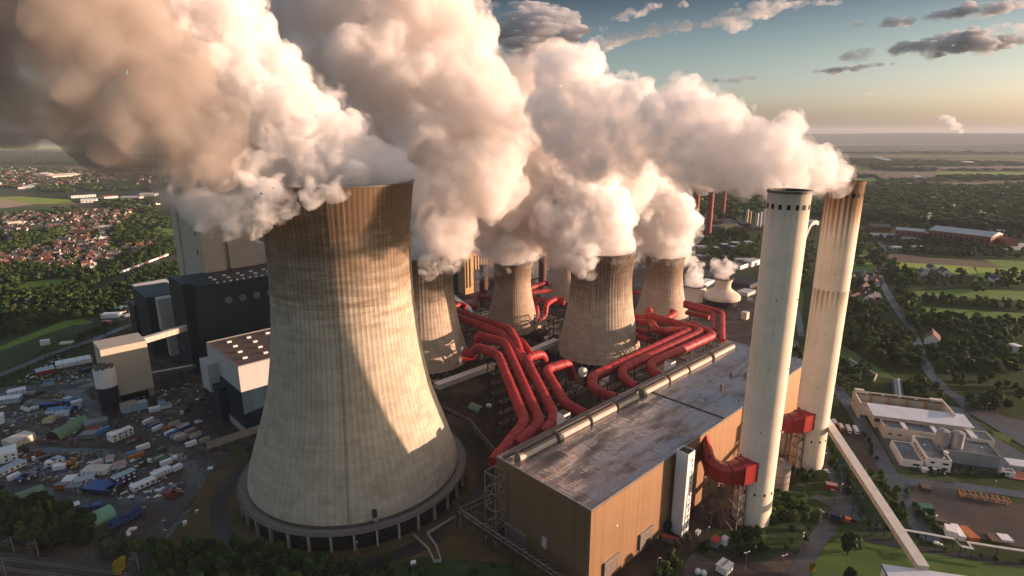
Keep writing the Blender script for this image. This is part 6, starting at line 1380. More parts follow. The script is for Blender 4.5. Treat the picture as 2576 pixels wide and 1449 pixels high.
def crown_np(seed, n, card, lobes=11, cone=0.0, r=4.6, h=12.0, base=2.5):
    """leaf clumps spread over a heap of lobes; returns vertices of quads (4n x 3)"""
    q = np.random.default_rng(seed); L = []
    for i in range(lobes):
        z = base + (h - base) * (0.14 + 0.78 * q.random()); f = (z - base) / (h - base)
        wr = r * (1 - cone * f) * (0.35 + 0.65 * math.sqrt(max(0.05, 1 - (2 * f - 0.9) ** 2)))
        a = q.random() * 6.283; d = wr * 0.58 * math.sqrt(q.random()); L.append((d * math.cos(a), d * math.sin(a), z, max(1.0, wr * (0.42 + 0.25 * q.random()))))
    L = np.array(L); w = L[:, 3] ** 2; k = q.choice(len(L), n, p=w / w.sum())
    d = q.normal(size=(n, 3)); d[:, 2] += 0.25; d /= np.linalg.norm(d, axis=1)[:, None]
    rad = L[k, 3] * (0.72 + 0.38 * q.random(n)); c = L[k, :3] + d * rad[:, None] * np.array([1, 1, 0.85])
    nrm = d + q.normal(size=(n, 3)) * 0.55; nrm /= np.linalg.norm(nrm, axis=1)[:, None]
    t = np.cross(nrm, q.normal(size=(n, 3))); t /= np.linalg.norm(t, axis=1)[:, None]; b = np.cross(nrm, t)
    s = card * (0.6 + 0.8 * q.random(n))[:, None]
    V = np.stack([c - t * s - b * s * 0.7, c + t * s * 0.8 - b * s, c + t * s + b * s * 0.8, c - t * s * 0.7 + b * s], 1)
    V[:, 0] -= nrm * s * 0.3; V[:, 2] -= nrm * s * 0.3
    return V.reshape(-1, 3)
def quads_mesh(name, V, mats, mi=None):
    n = len(V) // 4; me = bpy.data.meshes.new(name); me.vertices.add(len(V)); me.vertices.foreach_set("co", V.astype(np.float32).ravel())
    me.loops.add(4 * n); me.loops.foreach_set("vertex_index", np.arange(4 * n, dtype=np.int32)); me.polygons.add(n)
    me.polygons.foreach_set("loop_start", np.arange(0, 4 * n, 4, dtype=np.int32)); me.polygons.foreach_set("loop_total", np.full(n, 4, dtype=np.int32))
    for m in mats: me.materials.append(m)
    if mi is not None: me.polygons.foreach_set("material_index", mi.astype(np.int32))
    me.update(calc_edges=True); return me
def trunk_mesh(seed, h=12.0):
    q = random.Random(seed); b = MB(); top = Vector((q.uniform(-.5, .5), q.uniform(-.5, .5), h * 0.62)); b.tube([(0, 0, 0), (0.1, 0, h * 0.25), top], [0.36, 0.26, 0.09], 7)
    for k in range(6):
        z = h * q.uniform(0.22, 0.5); a = q.uniform(0, 6.28); e = Vector((math.cos(a) * q.uniform(1.5, 3), math.sin(a) * q.uniform(1.5, 3), z + h * q.uniform(.12, .25))); b.tube([(0.05, 0, z), e], [0.15, 0.05], 5)
    o = b.build("trunk", M_BARK); me = o.data; bpy.data.objects.remove(o); return me
TRUNKS = [trunk_mesh(s) for s in range(3)]
CROWNS = {}
def crown_mesh(shape, mat):
    key = (shape, mat.name)
    if key not in CROWNS: CROWNS[key] = quads_mesh("crown", crown_np(100 + shape, 620, 0.62, 13 if shape < 4 else 9, 0.0 if shape < 4 else 0.5, 4.8 if shape < 4 else 3.2, 12, 2.0 if shape != 3 else 0.6), [mat])
    return CROWNS[key]
def tree(x, y, h, shape, mat, label, group, wide=1.0, name="tree", cat="tree", trunk=True, z=0):
    s = h / 12.0; rz = rnd.uniform(0, 6.28)
    t = thing(name, label, cat, (x, y, z), rz, group)
    o = bpy.data.objects.new("crown", crown_mesh(shape, mat)); COL.objects.link(o); o.parent = t; o.scale = (s * wide, s * wide, s)
    if trunk: o = bpy.data.objects.new("trunk", TRUNKS[shape % 3]); COL.objects.link(o); o.parent = t; o.scale = (s, s, s)
    return t
NT_ = [0]
def spots(P, spacing, jit=0.38, seed=1, skip=()):
    q = random.Random(seed); xs = [p.x for p in P]; ys = [p.y for p in P]; out = []; row = 0; y = min(ys)
    while y < max(ys):
        x = min(xs) + (spacing / 2 if row % 2 else 0)
        while x < max(xs):
            a, b = x + q.uniform(-jit, jit) * spacing, y + q.uniform(-jit, jit) * spacing
            if inside(a, b, P) and not any(inside(a, b, S) for S in skip): out.append((a, b))
            x += spacing
        y += spacing * 0.87; row += 1
    return out
def grove(f, poly, spacing, h0, h1, kinds, label, group, seed=1, wide=1.0, cat="tree", name="tree"):
    for x, y in spots(gp(f, poly), spacing, 0.36, seed):
        q = rnd.random(); m = kinds[int(rnd.random() * len(kinds))]; tone = {L_GREEN: "mid green", L_DARK: "dark green", L_OLIVE: "olive green", L_YEL: "yellow", L_GREY: "grey green", L_BRN: "brownish"}[m]
        h = rnd.uniform(h0, h1); size = "low" if h < h0 + (h1 - h0) * 0.33 else ("tall" if h > h0 + (h1 - h0) * 0.7 else "")
        tree(x, y, h, rnd.randrange(4) if m is not L_DARK else rnd.choice((0, 1, 2, 3, 4)), m, label.format(t=(size + " " + tone).strip()), group, wide * rnd.uniform(0.85, 1.2), name, cat, name == "tree"); NT_[0] += 1
def one(f, x, y, h, shape, mat, label, wide=1.0, name="tree", cat="tree"):
    p = G(*f(x, y)); NT_[0] += 1; return tree(p.x, p.y, h, shape, mat, label, None, wide, name, cat, name == "tree")
g0 = "trees of the wood at the lower left"
grove(Z4, [(-60, 700), (150, 770), (430, 800), (620, 900), (830, 960), (930, 1080), (960, 1240), (720, 1250), (300, 1180), (-60, 1130)], 7.6, 9, 15, [L_GREEN, L_DARK, L_DARK], "{t} tree in the dark wood at the lower left", g0, 3)
grove(Z0, [(385, 1385), (480, 1372), (640, 1382), (720, 1402), (830, 1415), (960, 1432), (985, 1500), (380, 1490)], 6.4, 6, 9.5, [L_GREEN, L_GREEN, L_DARK], "{t} tree in the belt below the tallest tower", "trees of the belt below the tallest tower", 4)
grove(Z4, [(1000, 1110), (1140, 1085), (1200, 1150), (1180, 1290), (1000, 1280)], 6.5, 7, 10, [L_GREY], "{t} willow between the wood and the yard road", "willows by the yard road", 5)
grove(Z4, [(1210, 1190), (1420, 1170), (1460, 1250), (1440, 1330), (1240, 1310)], 7, 7, 10, [L_DARK, L_GREEN], "{t} tree between the willows and the tree belt", "trees between willows and belt", 6)
one(Z4, 1190, 1440, 10.5, 2, L_YEL, "bright yellow autumn tree at the bottom edge", 0.85); one(Z4, 400, 900, 11, 1, L_YEL, "yellowish tree standing in the lower left wood", 0.6); one(Z4, 500, 840, 9, 1, L_YEL, "smaller yellow topped tree in the lower left wood", 0.5)
one(Z0, 968, 1428, 7, 2, L_OLIVE, "olive yellow tree ending the belt on the right", 1.1); one(Z4, 420, 690, 5.5, 3, L_DARK, "round bush beside the green domed shelter", 1.4, "bush", "bush")
for x, y, r in ((1040, 1435, 3), (1060, 1445, 2.5), (985, 1440, 3), (1190, 1440, 3.4), (1240, 1425, 2.6)): one(Z0, x, y, r, 3, L_DARK, "low dark bush on the rough grass by the tiny white hut", 1.8, "bush", "bush")["group"] = "low bushes on the rough grass"
for x, y, h, s, m, w, lb in [(285, 500, 11, 1, L_DARK, 1.0, "big dark tree against the lit hall wall"), (525, 390, 8, 0, L_DARK, 0.9, "tree at the foot of the white stair tower"), (600, 540, 6.5, 2, L_BRN, 0.9, "brownish small tree beside the red canopy"), (715, 520, 8, 0, L_BRN, 0.8, "brownish tree in the lane by the hall"), (560, 660, 8, 1, L_OLIVE, 1.0, "olive tree at the paved yard corner"), (620, 720, 6, 3, L_OLIVE, 1.2, "low olive shrub at the paved yard corner"), (500, 760, 7, 3, L_OLIVE, 1.2, "olive green tree lowest in the dark lane"), (860, 560, 6, 3, L_DARK, 1.4, "dark bush between canopy and little red roof"), (430, 790, 5, 3, L_GREEN, 1.3, "green bush at the bottom of the lane"),
    (1180, 500, 9, 0, L_DARK, 1.1, "dark tree right of the white switch cabinet"), (1290, 480, 10, 1, L_DARK, 1.2, "tall dark tree in front of the clean chimney's foot"), (1400, 440, 8, 2, L_GREEN, 1.2, "green tree touching the clean chimney's foot"), (1330, 580, 7, 3, L_DARK, 1.4, "low dark tree below the clean chimney"), (1230, 590, 6, 3, L_DARK, 1.4, "dark bush above the service yard"), (1450, 540, 6, 3, L_GREEN, 1.4, "green bush on the slope below the clean chimney"),
    (2260, 600, 13, 0, L_DARK, 0.85, "tall dark tree left of the lower lawn"), (2340, 560, 10, 1, L_DARK, 0.8, "dark tree behind the tall lawn tree"), (1925, 790, 7, 2, L_YEL, 0.7, "golden tree beside the lower road"), (2290, 860, 8, 1, L_DARK, 1.1, "round dark tree at the bottom of the lawn")]:
    one(ZB, x, y, h, s, m, lb, w)
gg = "shrubs on the green bank by the chimneys"
grove(ZB, [(1460, 200), (1560, 60), (1700, 20), (1840, 120), (1860, 260), (1700, 320), (1560, 330)], 6.2, 5, 9, [L_GREEN, L_OLIVE, L_GREEN], "{t} tree on the bank right of the clean chimney", gg, 7, 1.1)
grove(ZB, [(1600, 380), (1820, 330), (2080, 200), (2060, 300), (1780, 560), (1560, 560)], 9.5, 2.5, 5, [L_DARK, L_GREEN], "{t} shrub scattered over the green bank", gg, 8, 1.4, "shrub", "shrub")
grove(ZR, [(-40, 640), (60, 660), (130, 760), (110, 840), (-20, 830)], 8, 4, 7, [L_DARK, L_GREEN], "{t} tree between the silo and the road", "trees by the silo", 9, 1.2)
hg = "trees of the hedges along the conveyor"
grove(ZR, [(120, 470), (180, 540), (270, 690), (350, 830), (395, 920), (430, 1035), (350, 1010), (240, 790), (140, 600)], 6.0, 3.5, 6.5, [L_GREEN, L_DARK], "{t} tree in the hedge under the cream conveyor", hg, 10, 1.1)
grove(ZR, [(400, 745), (560, 775), (640, 860), (735, 1080), (700, 1110), (560, 1030), (430, 850)], 6.4, 4, 7, [L_GREEN, L_OLIVE], "{t} tree in the thicket between conveyor and works road", hg, 11, 1.1)
grove(ZR, [(700, 880), (770, 890), (840, 1010), (960, 1150), (985, 1180), (930, 1185), (800, 1060)], 6.5, 3, 5, [L_GREEN, L_DARK], "{t} shrub in the hedge beside the dirt lot", "shrubs of the lot hedge", 12, 1.2, "shrub", "shrub")
grove(ZR, [(410, 490), (440, 480), (540, 670), (530, 720), (470, 640)], 6, 2.5, 4.5, [L_DARK], "{t} shrub in the hedge beside the lorry park", "shrubs of the lorry park hedge", 13, 1.2, "shrub", "shrub")
grove(ZR, [(650, 720), (830, 770), (1010, 790), (1380, 790), (1360, 770), (1020, 720), (820, 740)], 6, 1.8, 3.4, [L_GREEN, L_DARK], "{t} shrub before the white office and grey hall", "shrubs before the office", 14, 1.4, "shrub", "shrub")
grove(ZR, [(430, 1085), (640, 1130), (640, 1165), (420, 1120)], 5, 2, 4, [L_DARK], "{t} shrub in the low hedge above the lawn", "shrubs above the lawn", 15, 1.3, "shrub", "shrub")
one(ZR, 785, 1205, 5, 4, L_DARK, "small dark conifer beside the blue posts"); grove(ZR, [(830, 1250), (1100, 1300), (1600, 1360), (1600, 1385), (1100, 1325), (820, 1275)], 6.5, 2, 3.5, [L_DARK, L_GREEN], "{t} shrub in the hedge behind the blue posts", "shrubs behind the blue posts", 16, 1.3, "shrub", "shrub")
grove(ZR, [(150, 40), (380, 60), (420, 150), (330, 190), (200, 150)], 9, 5, 9, [L_GREEN, L_DARK], "{t} tree right of the rust stained chimney", "trees right of the rusty chimney", 17, 1.2)
grove(ZR, [(690, 160), (850, 150), (960, 200), (950, 250), (860, 265), (700, 235)], 9, 7, 12, [L_GREEN, L_OLIVE, L_DARK], "{t} tree behind the bunker", "trees behind the bunker", 18, 1.1)
grove(ZR, [(1120, 290), (1280, 240), (1420, 320), (1430, 360), (1280, 360), (1130, 330)], 10, 7, 11, [L_GREEN, L_DARK], "{t} tree in the clump on the turning area", "trees on the turning area", 19, 1.2)
one(ZR, 1295, 285, 13, 1, L_OLIVE, "bright olive tree topping the clump on the turning area", 1.2); one(ZR, 1480, 270, 11, 0, L_GREEN, "green tree at the frame's right edge by the turning area", 1.3)
grove(ZR, [(980, 120), (1300, 130), (1500, 190), (1600, 150), (1600, 260), (1440, 230), (1250, 190), (1000, 170)], 14, 6, 10, [L_DARK, L_GREEN], "{t} tree along the upper side of the turning area", "trees above the turning area", 20, 1.2)
wl_ = "trees of the wood left of the long road"
grove(ZU, [(330, 1080), (480, 1010), (680, 1080), (820, 1130), (940, 1330), (960, 1420), (700, 1430), (470, 1330), (330, 1230)], 13.5, 9, 14, [L_GREEN, L_DARK, L_OLIVE], "{t} tree in the wood left of the long road", wl_, 21, 1.15)
print("individual trees", NT_[0])
# woods that read as one mass
CR_LO = [crown_np(300 + k, 70, 1.5, 8, 0.0, 4.6, 12, 1.5) for k in range(5)]
def wood(name, label, areas, mats, seed=1, card_set=None):
    """areas: (frame, polygon, spacing, low, high)"""
    q = np.random.default_rng(seed); Vs, Ms = [], []
    for f, poly, sp, h0, h1, *sk in areas:
        for x, y in spots(gp(f, poly), sp, 0.4, seed + len(Vs), [gp(f, s) for s in (sk[0] if sk else ())]):
            V = CR_LO[q.integers(5)]; s = (h0 + (h1 - h0) * q.random()) / 12; a = q.random() * 6.283; w = s * (0.85 + 0.45 * q.random()) * (1 if sp < 16 else sp / 13)
            R2 = np.array([[math.cos(a), -math.sin(a)], [math.sin(a), math.cos(a)]]); W = V.copy(); W[:, :2] = (W[:, :2] @ R2.T) * w; W[:, 2] *= s; W += (x, y, 0)
            Vs.append(W); Ms.append(np.full(len(V) // 4, q.integers(len(mats))))
    me = quads_mesh(name, np.concatenate(Vs), mats, np.concatenate(Ms)); o = bpy.data.objects.new(name, me); COL.objects.link(o); print(name, len(Vs))
    return tag(o, label, None, None, "stuff")
wood("woodland", "mixed woods beyond the long road and round the fields on the right", [(ZU, [(670, 590), (735, 600), (790, 720), (900, 900), (925, 1010), (850, 1070), (760, 900), (690, 720)], 11, 9, 14), (ZU, [(780, 640), (890, 665), (900, 720), (860, 780), (800, 740)], 12, 9, 14), (ZU, [(890, 705), (1250, 725), (1260, 775), (870, 780)], 13, 6, 10), (ZU, [(1230, 650), (1290, 680), (1260, 720), (1200, 700)], 13, 8, 12),
    (ZU, [(885, 850), (1040, 860), (1600, 895), (1800, 940), (1800, 975), (1300, 940), (905, 905)], 12, 7, 11), (ZU, [(905, 970), (1300, 1045), (1800, 1050), (1800, 1449), (1060, 1449), (960, 1250), (900, 1120)], 11.5, 7, 13, [[(960, 1090), (1150, 1140), (1150, 1190), (1060, 1260), (900, 1230)], [(1620, 1180), (1800, 1200), (1800, 1300), (1640, 1310)], [(1400, 1310), (1480, 1330), (1460, 1370), (1400, 1370)]]), (ZU, [(1420, 690), (1640, 650), (1800, 700), (1800, 790), (1660, 800), (1340, 800)], 14, 7, 12, [[(1400, 720), (1500, 740), (1500, 780), (1400, 780)]]), (ZU, [(1340, 770), (1460, 800), (1450, 835), (1340, 825)], 12, 8, 12)], [L_GREEN, L_DARK, L_DARK], 1)
wood("woodland", "thick wood between the chimneys and the long road", [(ZU, [(250, 890), (480, 930), (640, 1000), (680, 1060), (480, 1000), (330, 1070), (240, 1120)], 11, 9, 14), (ZU, [(330, 690), (440, 730), (600, 790), (640, 900), (730, 1000), (480, 930), (300, 880)], 17, 7, 11), (ZU, [(200, 1380), (420, 1360), (560, 1449), (560, 1480), (200, 1480)], 10, 5, 9), (ZM, [(1430, 760), (1580, 760), (1545, 1000), (1480, 1180), (1430, 1120)], 13, 8, 13), (ZU, [(220, 640), (330, 680), (330, 880), (230, 900)], 13, 8, 13), (ZR, [(-90, -60), (10, -50), (10, 60), (-90, 60)], 12, 7, 11)], [L_GREEN, L_DARK, L_OLIVE], 2)
wood("park_trees", "park trees and hedgerows at the far end of the long road", [(ZU, [(345, 480), (420, 465), (630, 480), (640, 620), (560, 630), (350, 600)], 27, 8, 12), (ZU, [(580, 540), (655, 545), (650, 610), (590, 620)], 12, 12, 16), (ZU, [(785, 475), (970, 490), (965, 525), (790, 520)], 14, 7, 10), (ZU, [(1015, 485), (1355, 510), (1350, 560), (1010, 530)], 13, 8, 11), (ZU, [(700, 455), (1040, 425), (1400, 455), (1800, 500), (1800, 565), (1400, 545), (1340, 500), (1010, 475)], 19, 7, 11), (ZU, [(400, 380), (700, 400), (900, 420), (1000, 415), (1000, 450), (640, 440), (400, 430)], 22, 6, 11), (ZU, [(960, 395), (1250, 445), (1460, 480), (1420, 520), (1000, 430)], 18, 8, 13)], [L_GREEN, L_DARK], 3)
wood("forest", "broad dark forest covering the slope behind the chimneys", [(ZU, [(-1300, -60), (-300, 10), (60, 30), (300, 20), (1150, 10), (1180, 30), (1900, -20), (1900, 370), (1100, 310), (400, 250), (60, 225), (-500, 260), (-1300, 200)], 24, 15, 23)], [L_GREEN, L_DARK, L_DARK], 4)
wood("woodland", "strip of trees along the brick halls at the forest's foot", [(ZU, [(400, 275), (700, 300), (1000, 320), (1500, 360), (1900, 400), (1900, 430), (1500, 380), (990, 335), (700, 320), (400, 300)], 15, 8, 13), (ZM, [(590, 690), (700, 650), (960, 650), (970, 740), (850, 740), (600, 790)], 12, 9, 13), (ZM, [(880, 800), (1080, 770), (1075, 890), (900, 890)], 13, 8, 12), (ZM, [(500, 880), (700, 820), (880, 830), (880, 900), (600, 900)], 14, 6, 10), (ZM, [(1060, 640), (1090, 640), (1080, 760), (1050, 760)], 14, 8, 12)], [L_GREEN, L_DARK, L_OLIVE], 5)
wood("hedgerows", "far hedges and copses across the plain on the right", [(ZF, [(820, 70), (1030, 72), (1030, 115), (820, 112)], 40, 12, 18), (ZF, [(1030, 103), (1560, 108), (1560, 132), (1030, 120)], 38, 12, 18), (ZF, [(600, 180), (860, 185), (880, 212), (600, 200)], 36, 12, 17), (ZF, [(1570, 195), (1900, 185), (2800, 205), (2800, 240), (1560, 225)], 36, 12, 18), (ZF, [(900, 225), (1560, 222), (2200, 250), (870, 262)], 60, 8, 13), (ZF, [(590, 262), (1900, 300), (1640, 318), (590, 285)], 50, 9, 14), (ZF, [(560, -10), (2800, 40), (2800, 70), (560, 70)], 90, 12, 18), (ZF, [(1600, 110), (2800, 112), (2800, 130), (1600, 128)], 70, 9, 14), (ZF, [(560, -110), (2800, -80), (2800, -60), (560, -75)], 150, 14, 20)], [L_DARK, L_GREEN], 6)
wood("woodland", "wooded belt between the village, the railway and the works", [(Z2, [(-500, 1100), (0, 1090), (300, 1070), (620, 1120), (1050, 1120), (1250, 1060), (1210, 1140), (900, 1320), (760, 1449), (-700, 1500)], 11.5, 8, 14, [[(110, 1325), (280, 1225), (600, 1190), (745, 1195), (690, 1275), (420, 1340), (200, 1355)]]), (Z2, [(1230, 1060), (1400, 930), (1700, 830), (1760, 850), (1740, 940), (1300, 1110)], 11, 9, 13), (Z2, [(1240, 1210), (1500, 1100), (1790, 1030), (1790, 1230), (1420, 1330), (1270, 1290)], 11, 7, 11), (Z2, [(760, 1430), (1000, 1340), (1270, 1250), (1420, 1340), (1440, 1449), (1350, 1560), (700, 1560)], 11, 7, 12),
    (Z3, [(-600, 200), (0, 130), (300, 30), (640, 60), (900, 60), (1000, 130), (900, 230), (600, 255), (330, 350), (0, 440), (-600, 640)], 12, 8, 13, [[(90, 90), (300, 70), (300, 160), (90, 160)]]), (Z2, [(300, 1320), (540, 1290), (540, 1310), (330, 1340)], 10, 7, 10), (Z3, [(690, 420), (1080, 305), (1110, 330), (740, 470)], 8, 4, 7), (Z3, [(0, 830), (500, 610), (900, 480), (900, 500), (500, 640), (0, 870)], 7, 2, 4)], [L_GREEN, L_DARK, L_OLIVE], 7)
wood("village_trees", "garden trees scattered through both villages", [(Z2, [(-400, 560), (520, 520), (900, 500), (1340, 520), (1700, 600), (1650, 880), (1200, 980), (900, 1100), (-500, 1100)], 36, 7, 11), (Z2, [(130, 760), (480, 740), (640, 700), (660, 790), (480, 870), (200, 900)], 14, 11, 16), (Z2, [(-300, 860), (100, 870), (220, 940), (100, 980), (-300, 960)], 14, 10, 15), (Z2, [(1120, 700), (1300, 640), (1400, 700), (1600, 790), (1500, 870), (1190, 840)], 15, 10, 14), (Z2, [(1300, 640), (1500, 560), (1700, 600), (1690, 690), (1430, 680)], 16, 9, 13), (Z2, [(-500, 60), (600, 90), (1700, 180), (1640, 250), (300, 290), (-500, 290)], 62, 10, 15), (Z2, [(390, 280), (720, 260), (760, 330), (420, 330)], 20, 10, 14), (Z2, [(760, 270), (1000, 250), (1680, 260), (1680, 300), (900, 320)], 26, 9, 14), (Z2, [(980, 430), (1600, 400), (1650, 560), (1380, 520), (1000, 480)], 30, 9, 13), (Z2, [(530, 505), (800, 490), (820, 540), (560, 560)], 22, 9, 13)], [L_GREEN, L_DARK, L_OLIVE], 8)
wood("forest", "dark forest behind the farther village", [(Z0, [(-300, 378), (0, 382), (250, 390), (420, 410), (420, 425), (200, 415), (-300, 412)], 26, 14, 20), (Z0, [(-300, 346), (0, 348), (200, 356), (100, 358), (-300, 356)], 60, 16, 24), (Z0, [(250, 392), (900, 385), (900, 430), (420, 425)], 34, 14, 20)], [L_DARK, L_GREEN], 9)
# ------------------------------------------------------------------ houses
M_WALLW = plain("house_white", (0.70, 0.66, 0.6), 0.85); M_WALLB = plain("house_brick", (0.22, 0.09, 0.06), 0.85); M_WALLC = plain("house_cream", (0.48, 0.38, 0.27), 0.85)
M_RR = plain("roof_red", (0.155, 0.065, 0.05), 0.8); M_RB = plain("roof_brown", (0.085, 0.045, 0.035), 0.8); M_RG = plain("roof_slate", (0.05, 0.05, 0.055), 0.7)
def house_proto(w, d, h, wall, roof):
    t = thing("house", "", "house"); MB().add([(-w / 2, -d / 2, 0), (w / 2, -d / 2, 0), (w / 2, d / 2, 0), (-w / 2, d / 2, 0), (-w / 2, -d / 2, h), (w / 2, -d / 2, h), (w / 2, d / 2, h), (-w / 2, d / 2, h), (-w / 2, 0, h + d * .42), (w / 2, 0, h + d * .42)], [(0, 1, 5, 4), (1, 2, 6, 9, 5), (2, 3, 7, 6), (3, 0, 4, 8, 7)]).build("wall", wall, t)
    e, k = 0.5, h - 0.4; rp = d * .42 + 0.55; rf = MB().add([(-w / 2 - e, -d / 2 - e, k), (w / 2 + e, -d / 2 - e, k), (w / 2 + e, 0, k + rp), (-w / 2 - e, 0, k + rp), (w / 2 + e, d / 2 + e, k), (-w / 2 - e, d / 2 + e, k)], [(0, 1, 2, 3), (3, 2, 4, 5)]).build("roof", roof, t)
    MB().box((w * .22, 0.6, h + d * .42 + 0.5), (0.9, 0.9, 2.0)).build("chimney", wall, rf)
    b = MB()
    for x in (-0.3, 0.05, 0.35): b.box((x * w, -d / 2 - 0.04, h * 0.55), (1.5, 0.12, 1.5))
    b.build("window", M_GLASS, t); return t
HP = []
for w, d, h, wa, ro, nm in [(11, 9, 5, M_WALLW, M_RR, "white house with a red roof"), (12, 9, 5.5, M_WALLB, M_RR, "brick house with a red roof"), (11, 9, 5, M_WALLW, M_RB, "white house with a brown roof"), (22, 10, 6, M_WALLB, M_RB, "long brick terrace with a brown roof"), (12, 10, 5, M_WALLC, M_RG, "cream house with a slate roof"), (24, 10, 6, M_WALLW, M_RG, "long white terrace with a slate roof"), (12, 9, 5.5, M_WALLC, M_RR, "cream house with a red roof")]:
    HP.append((house_proto(w, d, h, wa, ro), nm))
used = set(); NH = [0]
def houses(f, poly, spacing, where, seed, group, sc=1.0, lim=999):
    q = random.Random(seed); S = spots(gp(f, poly), spacing, 0.3, seed); q.shuffle(S)
    for x, y in S[:lim]:
        k = q.randrange(7); o, nm = HP[k]; lb = f"{nm} {where}"; rz = 0.7 + 0.5 * math.sin(x * 0.006 + y * 0.004) + q.choice((0, math.pi / 2)) + q.uniform(-.08, .08)
        if k not in used: used.add(k); t = o; t.location = (x, y, 0); t.rotation_euler.z = rz; t["label"] = lb; t.scale = (sc,) * 3
        else: t = dup(o, (x, y, 0), rz, lb, sc * q.uniform(.88, 1.12))
        t["group"] = group; NH[0] += 1
hv = "houses of the nearer village"
bpy.context.view_layer.update()
houses(Z2, [(-100, 950), (250, 900), (460, 900), (480, 1060), (250, 1060), (-100, 1060)], 27, "at the wood's edge of the nearer village", 2, hv, 1.05)
houses(Z2, [(480, 880), (700, 790), (1000, 760), (1130, 860), (1180, 960), (1120, 1010), (900, 1090), (600, 1090), (480, 1040)], 24, "at the near side of the nearer village", 3, hv)
houses(Z2, [(350, 570), (900, 530), (980, 700), (880, 780), (660, 760), (420, 700)], 29, "in the middle of the nearer village", 4, hv)
houses(Z2, [(900, 510), (1330, 520), (1330, 620), (1250, 650), (980, 700), (940, 600)], 30, "on the field side of the nearer village", 5, hv)
houses(Z2, [(-100, 600), (330, 570), (400, 700), (120, 760), (-100, 780)], 34, "at the left end of the nearer village", 6, hv)
houses(Z2, [(1200, 880), (1480, 850), (1560, 870), (1400, 930), (1200, 960)], 30, "by the trees before the railway", 7, hv)
hf = "houses of the farther village"
houses(Z2, [(-100, 110), (460, 140), (460, 280), (-100, 280)], 58, "at the left end of the farther village", 8, hf, 1.5, 42)
houses(Z2, [(460, 150), (1000, 130), (1000, 230), (760, 260), (460, 280)], 56, "in the middle of the farther village", 9, hf, 1.5, 42)
houses(Z2, [(1000, 130), (1680, 190), (1650, 220), (1350, 240), (1000, 230)], 60, "at the right end of the farther village", 10, hf, 1.5, 42)
hr = "houses along the long road"
houses(ZU, [(380, 680), (600, 690), (620, 760), (560, 790), (430, 760)], 21, "beside the bend of the long road", 11, hr)
houses(ZU, [(330, 800), (440, 790), (600, 850), (700, 960), (700, 1000), (620, 960), (330, 860)], 24, "left of the long road near the wood", 12, hr, 1.0, 9)
houses(ZU, [(900, 650), (1200, 660), (1200, 700), (900, 690)], 22, "in the row by the lime field", 13, hr)
houses(ZU, [(1330, 740), (1640, 700), (1660, 760), (1400, 780)], 34, "among trees right of the fields", 14, hr)
o = dup(HP[0][0], G(*ZU(1020, 1215)), 0.9, "lone brick house with a hipped dark roof across the long road", 1.5); o["group"] = hr
bpy.context.view_layer.update()
hut(*ZU(1660, 1290), 7, 9, 9, "white cube house in the wood near the frame's edge", M_WHITE, 0.2, M_WHITE)
def village(f, areas, seed, label):
    """the many more roofs beyond the ones set down singly"""
    q = random.Random(seed); b = MB(); k = 0
    for poly, sp, sc in areas:
        for x, y in spots(gp(f, poly), sp, 0.42, seed + k):
            k += 1; w, d, h = q.uniform(8, 15) * sc, q.uniform(8, 10) * sc, q.uniform(4, 6) * sc; rz = q.uniform(0, 3.14); M = Matrix.Translation((x, y, 0)) @ Matrix.Rotation(rz, 4, 'Z')
            v = [M @ Vector(p) for p in ((-w / 2, -d / 2, 0), (w / 2, -d / 2, 0), (w / 2, d / 2, 0), (-w / 2, d / 2, 0), (-w / 2, -d / 2, h), (w / 2, -d / 2, h), (w / 2, d / 2, h), (-w / 2, d / 2, h), (-w / 2, 0, h + d * .4), (w / 2, 0, h + d * .4))]
            b.add(v, [(0, 1, 5, 4), (1, 2, 6, 9, 5), (2, 3, 7, 6), (3, 0, 4, 8, 7)], q.choice((0, 0, 0, 1))); b.add([v[i] for i in (4, 5, 9, 8, 6, 7)], [(0, 1, 2, 3), (3, 2, 4, 5)], q.choice((2, 3, 3, 4)))
    return tag(b.build("village_houses", [M_WALLW, M_WALLC, M_RR, M_RB, M_RG]), label, None, None, "stuff")
village(Z2, [([(-400, 560), (520, 530), (900, 505), (1340, 520), (1400, 620), (1250, 650), (1150, 800), (1180, 960), (900, 1090), (-200, 1070), (-400, 900)], 46, 1.0), ([(-500, 60), (600, 100), (1680, 180), (1640, 240), (300, 285), (-500, 285)], 70, 1.45), ([(1000, 420), (1620, 400), (1640, 470), (1300, 500)], 44, 1.0)], 31, "scattered further houses of both villages")
print("houses", NH[0])
# ------------------------------------------------------------------ haze
def volmat(name, col, dens, g=0.0, nz=None):
    """nz = (size of the eddies in metres, low, high): density follows a turbulent noise between the two levels"""
    m = bpy.data.materials.new(name); m.use_nodes = True
    n, l = m.node_tree.nodes, m.node_tree.links
    n.remove(n["Principled BSDF"])
    v = n.new("ShaderNodeVolumePrincipled")
    v.inputs["Color"].default_value = (*col, 1); v.inputs["Density"].default_value = dens; v.inputs["Anisotropy"].default_value = g
    if nz:
        ge = n.new("ShaderNodeNewGeometry"); t = n.new("ShaderNodeTexNoise"); t.inputs["Scale"].default_value = 1.0 / nz[0]; t.inputs["Detail"].default_value = 3.0; t.inputs["Roughness"].default_value = 0.6; t.inputs["Distortion"].default_value = 0.6
        mr = n.new("ShaderNodeMapRange"); mr.interpolation_type = 'SMOOTHSTEP'
        for i_, x_ in ((1, nz[1]), (2, nz[2]), (3, 0.0), (4, dens)): mr.inputs[i_].default_value = x_
        l.new(ge.outputs["Position"], t.inputs["Vector"]); l.new(t.outputs[0], mr.inputs[0]); l.new(mr.outputs[0], v.inputs["Density"])
    l.new(v.outputs[0], n["Material Output"].inputs["Volume"])
    return m
